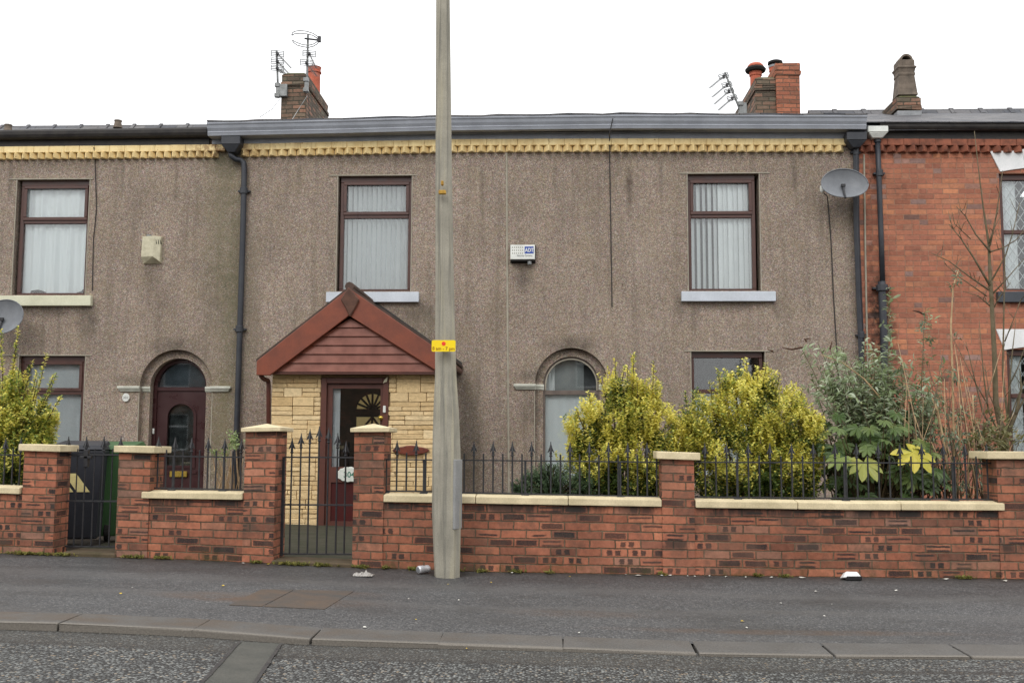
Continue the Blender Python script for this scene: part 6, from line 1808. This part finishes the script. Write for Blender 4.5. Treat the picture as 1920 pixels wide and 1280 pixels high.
def shrub(name, label, group, Y, lumps, shoots, base_px, mleaf, mstem, dens=540, per=12, Lr=(.021, .038), Wr=(.013, .023), depth=.9, spread=.10):
    k = (Y + 15) / F
    bx = P(base_px, 900, Y); bz = g(bx.x, Y)
    root = thing(name, label, 'shrub', (bx.x, Y, bz), group)
    tips = []
    for (px, py, r) in lumps:
        c = np.array(P(px, py, Y)); R_ = r * k
        n = max(8, int(dens * R_ * R_ * 12))
        u0_ = rv(n); ph_ = rng.uniform(0, 6, 4)
        bumpy = 1 + .22 * np.sin(5 * u0_[:, 0] + ph_[0]) * np.sin(5 * u0_[:, 2] + ph_[1]) + .14 * np.sin(11 * u0_[:, 0] + ph_[2]) * np.sin(9 * u0_[:, 2] + ph_[3])
        u = u0_ * bumpy[:, None] * (rng.uniform(.4, 1.0, n) ** .4)[:, None] * R_ * rng.uniform(.85, 1.14, n)[:, None]
        u[:, 1] *= depth
        tips.append(c + u)
    tips = np.concatenate(tips)
    tips = tips[tips[:, 2] > bz + .1]
    gap = np.sin(15 * tips[:, 0] + 1) * np.sin(13 * tips[:, 2] + 2) + .6 * np.sin(24 * tips[:, 0] + 7 * tips[:, 2]) + rng.uniform(-.5, .5, len(tips))
    tips = tips[gap > -.85]
    lim = YW + TH + .06
    tips[:, 1] = np.where(tips[:, 1] < lim, lim + rng.uniform(0, .15, len(tips)), tips[:, 1])
    org = np.array([bx.x, Y, bz + .15])
    d = unit(tips - org) * .7 + np.array([0, 0, .55]) + .35 * rv(len(tips))
    P_, A_, N_, L_, W_ = whorl_leaves(tips, d, per, rng.uniform(.6, 1.4, len(tips)) * spread, Lr, Wr)
    st_t, st_d, st_s = [], [], []
    stems = MB()
    for (px, py, basepx, basepy) in shoots:
        a, e = np.array(P(basepx, basepy, Y - .05)), np.array(P(px, py, Y - .05 + random.uniform(-.1, .15)))
        Lh = np.linalg.norm(e - a)
        stems.tube([tuple(org * .3 + a * .7 - np.array([0, 0, .2])), tuple(a), tuple(a * .5 + e * .5 + rv(1)[0] * .01), tuple(e)], [.009, .007, .005, .003], 5)
        for q in np.arange(0, Lh, .05):
            st_t.append(e - (e - a) / Lh * q); st_d.append((e - a)); st_s.append(.05)
    zc = np.quantile(tips[:, 2], .6)
    hi = tips[tips[:, 2] > zc]
    for i in rng.choice(len(hi), min(20, len(hi)), replace=False):
        a = hi[i]; e = a + np.array([rng.normal() * .05, rng.normal() * .05, rng.uniform(.06, .24)])
        stems.tube([tuple(a - np.array([0, 0, .1])), tuple(e)], [.005, .0025], 4)
        for q in np.arange(0, np.linalg.norm(e - a), .045):
            st_t.append(e - (e - a) / np.linalg.norm(e - a) * q); st_d.append(e - a); st_s.append(.05)
    if st_t:
        st_t, st_d = np.array(st_t), np.array(st_d)
        p2 = whorl_leaves(st_t, st_d, 7, .05, (Lr[0] * 1.05, Lr[1] * 1.15), (Wr[0] * 1.1, Wr[1] * 1.2), up=.5)
        P_, A_, N_, L_, W_ = [np.concatenate(z) for z in zip((P_, A_, N_, L_, W_), p2)]
    for i in rng.choice(len(tips), min(45, len(tips)), replace=False):
        e = tips[i] * .85 + org * .15; o_ = org + np.array([random.uniform(-.12, .12), random.uniform(-.1, .1), -.15])
        m_ = o_ * .5 + e * .5 + np.array([0, 0, .1]) + rv(1)[0] * .05
        stems.tube([tuple(o_), tuple(m_), tuple(e)], [.010, .006, .0025], 5)
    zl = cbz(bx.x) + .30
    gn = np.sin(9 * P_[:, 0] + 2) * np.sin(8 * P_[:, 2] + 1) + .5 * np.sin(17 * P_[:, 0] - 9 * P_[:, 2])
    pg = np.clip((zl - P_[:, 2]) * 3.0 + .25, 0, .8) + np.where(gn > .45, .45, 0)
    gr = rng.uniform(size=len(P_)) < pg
    leaves_mesh('foliage', P_[~gr], A_[~gr], N_[~gr], L_[~gr], W_[~gr], mleaf, root)
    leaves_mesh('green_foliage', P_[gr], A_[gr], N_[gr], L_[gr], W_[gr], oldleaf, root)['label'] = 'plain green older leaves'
    stems.build('stems', mstem, root)
    return root
stem_m = worn('shrub_stem', S(92, 78, 54), S(70, 60, 42), 14, .85, .2)
pale_stem = worn('pale_dry_stem', S(186, 160, 124), S(150, 126, 96), 14, .85, .2)
grey_bark = worn('grey_green_bark', S(112, 100, 80), S(88, 82, 62), 16, .9, .3)
must = leaf_mat('mustard_variegated_leaf', [(0, S(100, 122, 60)), (.18, S(146, 156, 74)), (.36, S(200, 198, 92)), (.55, S(228, 216, 106)), (.8, S(240, 228, 130)), (1, S(214, 220, 116))], 3.2)
lime = leaf_mat('lime_variegated_leaf', [(0, S(90, 116, 58)), (.2, S(136, 150, 72)), (.38, S(196, 194, 92)), (.58, S(232, 220, 108)), (.82, S(240, 230, 132)), (1, S(210, 224, 118))], 3.0)
grn = leaf_mat('green_yellow_leaf', [(0, S(92, 120, 60)), (.22, S(134, 152, 74)), (.42, S(190, 194, 92)), (.62, S(228, 216, 108)), (.84, S(248, 236, 142)), (1, S(202, 218, 118))], 3.0)
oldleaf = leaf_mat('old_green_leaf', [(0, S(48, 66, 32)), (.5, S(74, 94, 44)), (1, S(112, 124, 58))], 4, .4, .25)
G_ = 'yellow variegated evergreen shrubs'
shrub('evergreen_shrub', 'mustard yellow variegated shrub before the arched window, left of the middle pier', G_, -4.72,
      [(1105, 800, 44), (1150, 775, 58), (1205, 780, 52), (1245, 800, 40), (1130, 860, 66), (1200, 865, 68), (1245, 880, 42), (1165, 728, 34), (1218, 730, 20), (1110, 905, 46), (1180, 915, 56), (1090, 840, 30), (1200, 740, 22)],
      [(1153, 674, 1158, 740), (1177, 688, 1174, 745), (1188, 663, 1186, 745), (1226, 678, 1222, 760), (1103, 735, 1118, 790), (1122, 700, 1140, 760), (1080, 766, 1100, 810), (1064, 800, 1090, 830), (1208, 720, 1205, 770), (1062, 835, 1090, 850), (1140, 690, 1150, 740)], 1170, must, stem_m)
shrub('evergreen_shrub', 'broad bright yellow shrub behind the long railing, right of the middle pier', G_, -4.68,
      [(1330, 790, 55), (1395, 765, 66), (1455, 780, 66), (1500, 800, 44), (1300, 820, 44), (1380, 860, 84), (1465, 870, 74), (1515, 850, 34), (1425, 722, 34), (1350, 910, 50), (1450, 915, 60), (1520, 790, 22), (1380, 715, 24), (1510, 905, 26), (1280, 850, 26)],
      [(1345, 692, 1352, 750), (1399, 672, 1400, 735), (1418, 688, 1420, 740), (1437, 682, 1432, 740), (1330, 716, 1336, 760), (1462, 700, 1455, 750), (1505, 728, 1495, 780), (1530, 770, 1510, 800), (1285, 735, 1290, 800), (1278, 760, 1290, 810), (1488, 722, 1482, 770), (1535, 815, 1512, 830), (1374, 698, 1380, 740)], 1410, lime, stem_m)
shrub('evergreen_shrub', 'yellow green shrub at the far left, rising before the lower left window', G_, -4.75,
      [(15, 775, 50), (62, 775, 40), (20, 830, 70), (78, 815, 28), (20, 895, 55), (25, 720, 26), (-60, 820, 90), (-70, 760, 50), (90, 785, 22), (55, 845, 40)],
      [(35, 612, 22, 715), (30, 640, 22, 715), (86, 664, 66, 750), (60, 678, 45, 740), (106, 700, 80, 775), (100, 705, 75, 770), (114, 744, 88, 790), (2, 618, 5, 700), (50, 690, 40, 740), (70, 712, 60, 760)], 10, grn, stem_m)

# low dark conifer trailing over the coping
def needles(label, Y, lumps, mat_, base_px):
    k = (Y + 15) / F; bx = P(base_px, 925, Y)
    root = thing('juniper', label, 'conifer', (bx.x, Y, g(bx.x, Y)))
    tips = []; c0 = np.array(P(base_px, 930, Y))
    for (px, py, r) in lumps:
        c = np.array(P(px, py, Y)); n = int(90 * (r * k) ** 2 * 40) + 10
        tips.append(c + rv(n) * (rng.uniform(.2, 1, n) ** .5)[:, None] * r * k)
    tips = np.concatenate(tips); d = unit(tips - c0) + np.array([0, -.1, .25]) + .25 * rv(len(tips))
    a = whorl_leaves(tips, d, 22, rng.uniform(.06, .13, len(tips)), (.018, .034), (.006, .010), up=.1)
    leaves_mesh('foliage', *a, mat_, root, fold=.05, curl=.0)
    b = MB()
    for i in rng.choice(len(tips), min(60, len(tips)), replace=False): b.tube([tuple(c0 + np.array([0, 0, -.1])), tuple(c0 * .5 + tips[i] * .5), tuple(tips[i])], [.008, .005, .002], 4)
    b.build('stems', stem_m, root)
needles('low dark green juniper behind the railing, left of the mustard shrub', -5.0, [(1030, 905, 36), (1000, 912, 32), (1065, 906, 36), (972, 920, 22), (1015, 888, 24), (1095, 905, 28), (1045, 880, 18), (990, 898, 18), (962, 912, 9)],
        leaf_mat('juniper_needle', [(0, S(38, 54, 34)), (.5, S(58, 80, 50)), (1, S(96, 114, 76))], 6, .6, .1), 1035)

# fatsia: large palmate leaves
def palmate(b, c, nrm, tipdir, R_, lobes=8):
    nrm = Vector(nrm).normalized(); t = Vector(tipdir); t = (t - nrm * t.dot(nrm)).normalized(); s = nrm.cross(t)
    def pt(r, a, dz): return Vector(c) + t * (r * math.cos(a)) + s * (r * math.sin(a)) + nrm * dz
    ctr = b.bm.verts.new(pt(0, 0, 0)); out = []
    a0, a1 = -2.35, 2.35
    st_ = (a1 - a0) / (lobes - 1)
    for i in range(lobes):
        a = a0 + st_ * i; Ri = R_ * (1 - .22 * abs(a) / 2.35) * random.uniform(.92, 1.06)
        dr = -.34 * Ri
        out += [(Ri * .56, a - st_ * .5, -.03 * R_), (Ri * .76, a - st_ * .40, dr * .35), (Ri * .92, a - st_ * .2, dr * .7), (Ri * 1.03, a, dr), (Ri * .92, a + st_ * .2, dr * .7), (Ri * .76, a + st_ * .40, dr * .35)]
    out.append((R_ * .3, a1 + st_ * .5, -.02)); 
    vs = [b.bm.verts.new(pt(*o_)) for o_ in out]
    mids = []
    for p, q in zip(vs, vs[1:]): b.bm.faces.new((ctr, p, q))
YF = -4.75
fx = P(1650, 930, YF)
fat = thing('fatsia', 'glossy fatsia with big hand shaped leaves, two of them yellow, behind the long railing', 'plant', (fx.x, YF, g(fx.x, YF)))
b = MB(); petb = MB(); org = Vector((fx.x, YF + .1, g(fx.x, YF) + .05))
flumps = [(1575, 820, 42), (1620, 810, 48), (1660, 800, 45), (1700, 820, 42), (1600, 870, 50), (1660, 870, 55), (1720, 875, 45), (1560, 860, 30), (1650, 915, 55), (1590, 915, 40), (1720, 920, 36), (1755, 900, 28)]
k = (YF + 15) / F
for (px, py, r) in flumps:
    for _ in range(15):
        c = P(px + random.uniform(-r, r), py + random.uniform(-r, r) * .8, YF + random.uniform(-.25, .45))
        if c.y < YW + TH + .14: c.y = YW + TH + .14
        if c.z < org.z + .1: continue
        dirn = (c - org); 
        nrm = Vector((dirn.x * .5 + random.gauss(0, .25), -.55 + random.gauss(0, .3), .75))
        tipd = Vector((dirn.x * 1.2 + random.gauss(0, .35), -.5, -.45 + random.gauss(0, .3)))
        palmate(b, c, nrm, tipd, random.uniform(.075, .13), random.choice((7, 8, 9)))
        petb.tube([org + Vector((random.uniform(-.2, .2), random.uniform(-.1, .2), 0)), (org + c) / 2 + Vector((0, .05, .08)), c], [.007, .005, .004], 5)
b.build('leaves', leaf_mat('fatsia_leaf', [(0, S(52, 70, 38)), (.4, S(74, 96, 52)), (.75, S(100, 118, 66)), (1, S(138, 142, 80))], 3, .4, .2), fat)
petb.build('stalks', stem_m, fat)
yl = leaf_mat('yellowed_fatsia_leaf', [(0, S(196, 176, 66)), (.5, S(210, 192, 80)), (1, S(176, 174, 70))], 5, .4, .25)
b = MB(); palmate(b, P(1712, 848, -5.12), (.1, -.7, .72), (.55, -.4, -.6), .235, 7); b.build('leaves', yl, fat)['label'] = 'large wholly yellow leaf'
b = MB(); palmate(b, P(1620, 866, -5.12), (.0, -.62, .8), (.05, -.5, -.7), .21, 8); palmate(b, P(1575, 858, -5.15), (-.2, -.6, .7), (-.5, -.4, -.4), .14, 8)
b.build('leaves', leaf_mat('pale_fatsia_leaf', [(0, S(110, 130, 70)), (.5, S(142, 154, 86)), (1, S(176, 172, 86))], 9, .4, .25), fat)['label'] = 'pale yellow green leaf'

# buddleia: long arching stems with narrow grey green leaves
YBd = -4.35
bb = P(1655, 930, YBd); org = np.array([bb.x, YBd, g(bb.x, YBd)])
bud = thing('buddleia', 'straggling grey green buddleia arching over the fatsia by the party wall', 'shrub', tuple(org))
tips_px = [(1500, 648), (1533, 642), (1552, 668), (1580, 652), (1622, 628), (1640, 645), (1662, 655), (1690, 672), (1705, 700), (1735, 700), (1760, 716), (1745, 742), (1520, 700), (1545, 720), (1590, 690), (1610, 700), (1668, 532), (1735, 575), (1775, 690)]
for lx, ly, lr, n in ((1560, 715, 50, 15), (1625, 680, 45, 14), (1630, 750, 65, 18), (1690, 740, 55, 14), (1545, 780, 38, 5), (1720, 780, 50, 10), (1650, 700, 40, 6), (1765, 760, 45, 12)):
    for _ in range(n): tips_px.append((lx + random.gauss(0, lr * .62), ly + random.gauss(0, lr * .6)))
stems = MB(); T, D = [], []
for (px, py) in tips_px:
    e = np.array(P(px, py, YBd + random.uniform(-.3, .35)))
    o_ = org + np.array([random.uniform(-.35, .35), random.uniform(-.15, .2), 0])
    c_ = o_ * .55 + e * .45 + np.array([(o_[0] - e[0]) * .15, 0, .28 + .1 * random.random()])
    pts = [tuple((1 - t) ** 2 * o_ + 2 * t * (1 - t) * c_ + t * t * e) for t in np.linspace(0, 1, 9)]
    stems.tube(pts, [.009 - .0008 * i for i in range(9)], 5)
    Lt = np.linalg.norm(e - o_)
    for t in np.arange(.5, 1.0, .055 / Lt * 1.4):
        p = (1 - t) ** 2 * o_ + 2 * t * (1 - t) * c_ + t * t * e
        dd_ = 2 * (1 - t) * (c_ - o_) + 2 * t * (e - c_)
        T.append(p); D.append(dd_)
        if random.random() < .45:      # short side shoot
            T.append(p + rv(1)[0] * .10); D.append(rv(1)[0] + np.array([0, 0, .5]))
T, D = np.array(T), np.array(D)
a = whorl_leaves(T, D, 4, .05, (.05, .10), (.016, .030), up=-.1)
leaves_mesh('foliage', *a, leaf_mat('buddleia_leaf', [(0, S(96, 112, 70)), (.35, S(126, 142, 98)), (.65, S(156, 168, 136)), (.88, S(186, 196, 172)), (1, S(150, 158, 88))], 4, .6, .25), bud, fold=.12, curl=.25)
stems.build('stems', grey_bark, bud)
# dead flower spikes of the buddleia
for pts in ([(1505, 651), (1485, 655), (1467, 652)], [(1513, 640), (1508, 636), (1520, 634)], [(1735, 590), (1722, 584), (1711, 582)], [(1450, 658), (1440, 656)], [(1556, 655), (1560, 640)]):
    MB().tube([P(a_, c_, YBd) for a_, c_ in pts], [.010] * (len(pts) - 1) + [.004], 5).build('dead_flower_spike', worn('brown_seedhead', S(84, 58, 46), S(64, 46, 38), 20, .9, .3), bud)

# dry pale stalks in front of the brick house
YD = -4.6
q = P(1790, 930, YD)
twm = worn('thin_brown_twig', S(108, 92, 76), S(84, 72, 60), 20, .9, .2)
ds = thing('dry_stalks', 'tall pale dry stalks leaning by the end pier, one with a leafy tip', 'plant', (q.x, YD, g(q.x, YD)))
def px_tube(b, pts, Y, r0, r1, n=6):
    k_ = len(pts); b.tube([P(a_, c_, Y + .03 * math.sin(i * 1.7)) for i, (a_, c_) in enumerate(pts)], [r0 + (r1 - r0) * i / (k_ - 1) for i in range(k_)], n)
for pts, r0 in (([(1790, 935), (1788, 800), (1786, 700), (1783, 610), (1787, 540), (1797, 506)], .010), ([(1832, 935), (1828, 850), (1824, 740)], .010), ([(1782, 925), (1772, 840), (1758, 770), (1747, 745)], .013),
                ([(1792, 935), (1800, 850), (1795, 780)], .010), ([(1780, 930), (1745, 850), (1728, 820), (1715, 780)], .007), ([(1722, 830), (1700, 790), (1672, 768)], .008), ([(1650, 745), (1620, 710), (1580, 680), (1540, 665)], .007),
                ([(1815, 935), (1816, 860), (1813, 800)], .008), ([(1870, 845), (1840, 825), (1800, 815)], .006), ([(1872, 938), (1840, 920), (1800, 905), (1760, 900)], .007), ([(1870, 912), (1835, 922), (1810, 940)], .007), ([(1740, 915), (1690, 922), (1660, 925)], .006),
                ([(1776, 930), (1770, 880), (1742, 820)], .007), ([(1840, 930), (1860, 890), (1845, 870)], .006)):
    b = MB(); px_tube(b, pts, YD, r0 * 1.35, r0 * .6); b.build('stalk', pale_stem, ds, smooth=True)
for _ in range(58):
    bx_ = random.uniform(1690, 1870); tx_ = bx_ + random.gauss(-8, 38); ty_ = random.uniform(640, 840)
    b = MB(); px_tube(b, [(bx_, 935), ((bx_ + tx_) / 2 + random.gauss(0, 10), (935 + ty_) / 2), (tx_, ty_)], YD + random.uniform(-.25, .4), .0055, .0022, 5); b.build('stalk', twm if random.random() < .65 else pale_stem, ds, smooth=True)
tp = np.array([P(random.uniform(1730, 1862), random.gauss(860, 45), YD + random.uniform(-.2, .3)) for _ in range(70)] + [P(a_, c_, YD) for a_, c_ in ((1797, 508), (1793, 518), (1790, 530), (1786, 690), (1790, 705), (1784, 630), (1825, 745), (1823, 760), (1750, 750), (1735, 600), (1728, 612), (1795, 790), (1800, 820), (1665, 620), (1690, 700), (1745, 635))])
td = rv(len(tp)) + np.array([0, 0, .6])
a = whorl_leaves(tp, td, 9, .08, (.04, .075), (.014, .026), up=-.2)
leaves_mesh('leaves', *a, leaf_mat('tired_grey_leaf', [(0, S(78, 88, 62)), (.5, S(112, 124, 98)), (1, S(140, 150, 128))], 5, .6, .25), ds, curl=.25)

# bare sapling
YT = -4.2
q = P(1884, 905, YT)
tree = thing('bare_sapling', 'bare multi stemmed sapling in front of the orange brick house', 'tree', (q.x, YT, g(q.x, YT)))
b = MB()
tr = [(1886, 930), (1884, 812), (1874, 790), (1867, 753), (1865, 676), (1860, 579), (1856, 506), (1854, 458), (1847, 410), (1843, 385), (1835, 320), (1827, 246)]
rad = [.05, .042, .032, .029, .026, .022, .019, .014, .010, .008, .006, .003]
b.tube([P(a_, c_, YT + .02 * math.sin(i)) for i, (a_, c_) in enumerate(tr)], rad, 8)
b.build('trunk', grey_bark, tree, smooth=True)
br = [([(1856, 535), (1825, 482), (1800, 445), (1779, 420)], .010), ([(1857, 472), (1830, 440), (1810, 405), (1793, 387)], .008), ([(1856, 545), (1820, 520), (1780, 490), (1746, 474)], .008), ([(1858, 575), (1835, 555), (1806, 546)], .006),
      ([(1856, 460), (1866, 415), (1873, 370), (1880, 320)], .008), ([(1857, 472), (1880, 465), (1905, 450), (1930, 420)], .007), ([(1860, 525), (1885, 480), (1898, 440), (1912, 380)], .007), ([(1862, 550), (1890, 520), (1920, 485)], .007),
      ([(1854, 455), (1863, 430), (1876, 405)], .005), ([(1790, 432), (1785, 425), (1780, 405)], .003), ([(1862, 580), (1875, 555), (1895, 530)], .005), ([(1820, 448), (1790, 420), (1785, 398)], .004), ([(1850, 555), (1800, 520), (1772, 495)], .005),
      ([(1884, 812), (1890, 790), (1880, 700), (1882, 600), (1884, 480), (1872, 430)], .012), ([(1886, 820), (1905, 775), (1915, 730), (1912, 690)], .020), ([(1890, 800), (1893, 720), (1898, 660), (1905, 600)], .010),
      ([(1880, 830), (1853, 768), (1845, 710), (1840, 650), (1836, 600)], .009), ([(1876, 840), (1842, 770), (1825, 700), (1811, 640)], .009), ([(1853, 760), (1830, 720), (1790, 640)], .006), ([(1878, 790), (1855, 740), (1846, 680)], .006),
      ([(1905, 775), (1925, 740), (1950, 700)], .010), ([(1888, 800), (1910, 740), (1930, 690)], .006), ([(1893, 720), (1908, 690), (1925, 640)], .005), ([(1884, 640), (1900, 600), (1915, 560)], .005)]
for pts, r in br:
    b = MB(); px_tube(b, pts, YT - .02, r * 1.3, .003, 6); b.build('branch', grey_bark, tree, smooth=True)
# thin twigs
for _ in range(60):
    pts, r = random.choice(br); i = random.randrange(len(pts) - 1); t = random.random()
    a_ = (pts[i][0] * (1 - t) + pts[i + 1][0] * t, pts[i][1] * (1 - t) + pts[i + 1][1] * t)
    dx = random.choice((-1, 1)) * random.uniform(4, 18)
    b = MB(); b.tube([P(a_[0], a_[1], YT - .02), P(a_[0] + dx * .5, a_[1] - random.uniform(5, 14), YT - .02 + random.uniform(-.1, .1)), P(a_[0] + dx, a_[1] - random.uniform(15, 35), YT - .02 + random.uniform(-.15, .15))], [.004, .003, .0016], 4); b.build('twig', grey_bark, tree)
# scrubby undergrowth around the sapling foot
tp = np.array([P(random.gauss(1860, 26), random.gauss(815, 22), YT - random.uniform(.1, .7)) for _ in range(90)])
a = whorl_leaves(tp, rv(90) + np.array([0, 0, .6]), 8, .08, (.025, .06), (.012, .03), up=.0)
leaves_mesh('foot_leaves', *a, leaf_mat('scrub_leaf', [(0, S(74, 76, 40)), (.4, S(104, 100, 56)), (.7, S(134, 132, 96)), (1, S(116, 88, 60))], 5, .6, .25), tree)

# wispy half dead plant by the left door
YV = -5.0
q = P(430, 925, YV)
wp = thing('wispy_plant', 'half dead wispy plant beside the black downpipe and tall pier', 'plant', (q.x, YV, g(q.x, YV)))
b = MB()
for _ in range(34):
    x0_ = random.uniform(405, 452); a_ = random.uniform(-18, 18)
    b.tube([P(x0_, 925, YV), P(x0_ + a_ * .5, random.uniform(880, 900), YV + random.uniform(-.05, .1)), P(x0_ + a_, random.uniform(822, 885), YV + random.uniform(-.1, .1))], [.004, .003, .0015], 4)
b.build('stems', pale_stem, wp)
tp = np.array([P(random.gauss(434, 9), random.gauss(830, 8), YV + random.uniform(-.1, .1)) for _ in range(22)] + [P(random.gauss(415, 10), random.gauss(850, 9), YV) for _ in range(14)])
a = whorl_leaves(tp, rv(len(tp)) + np.array([0, 0, .6]), 6, .05, (.02, .045), (.01, .022))
leaves_mesh('leaves', *a, leaf_mat('pale_green_leaf', [(0, S(96, 116, 70)), (.5, S(136, 152, 96)), (1, S(164, 176, 130))], 5, .6, .25), wp)

# weeds and moss growing along the foot of the walls
W = [(60, 1036, 40), (120, 1025, 14), (250, 1046, 16), (308, 1043, 12), (480, 1052, 8), (560, 1058, 30), (600, 1055, 20), (680, 1062, 14), (722, 1057, 8), (775, 1062, 10), (966, 1070, 12), (1030, 1072, 8), (1472, 1078, 9), (1810, 1083, 14), (1240, 1070, 6), (1420, 1078, 8), (905, 1071, 8), (830, 1078, 10), (855, 1077, 8)]
T = []
for (px, py, r) in W:
    for _ in range(int(r * 2.2)):
        q = P(px + random.gauss(0, r * .6), py, YW - .03); y_ = YW - .02 - abs(random.gauss(0, .03))
        T.append((q.x, y_, g(q.x, y_) + .008))
T = np.array(T)
a = whorl_leaves(T + np.array([0, 0, .01]), rv(len(T)) * .5 + np.array([0, -.1, 1]), 5, .012, (.012, .034), (.005, .013))
o = leaves_mesh('weeds', *a, leaf_mat('weed_leaf', [(0, S(72, 80, 36)), (.5, S(112, 112, 52)), (1, S(150, 138, 70))], 6, .7, .25), None)
tag(o, kind='stuff')
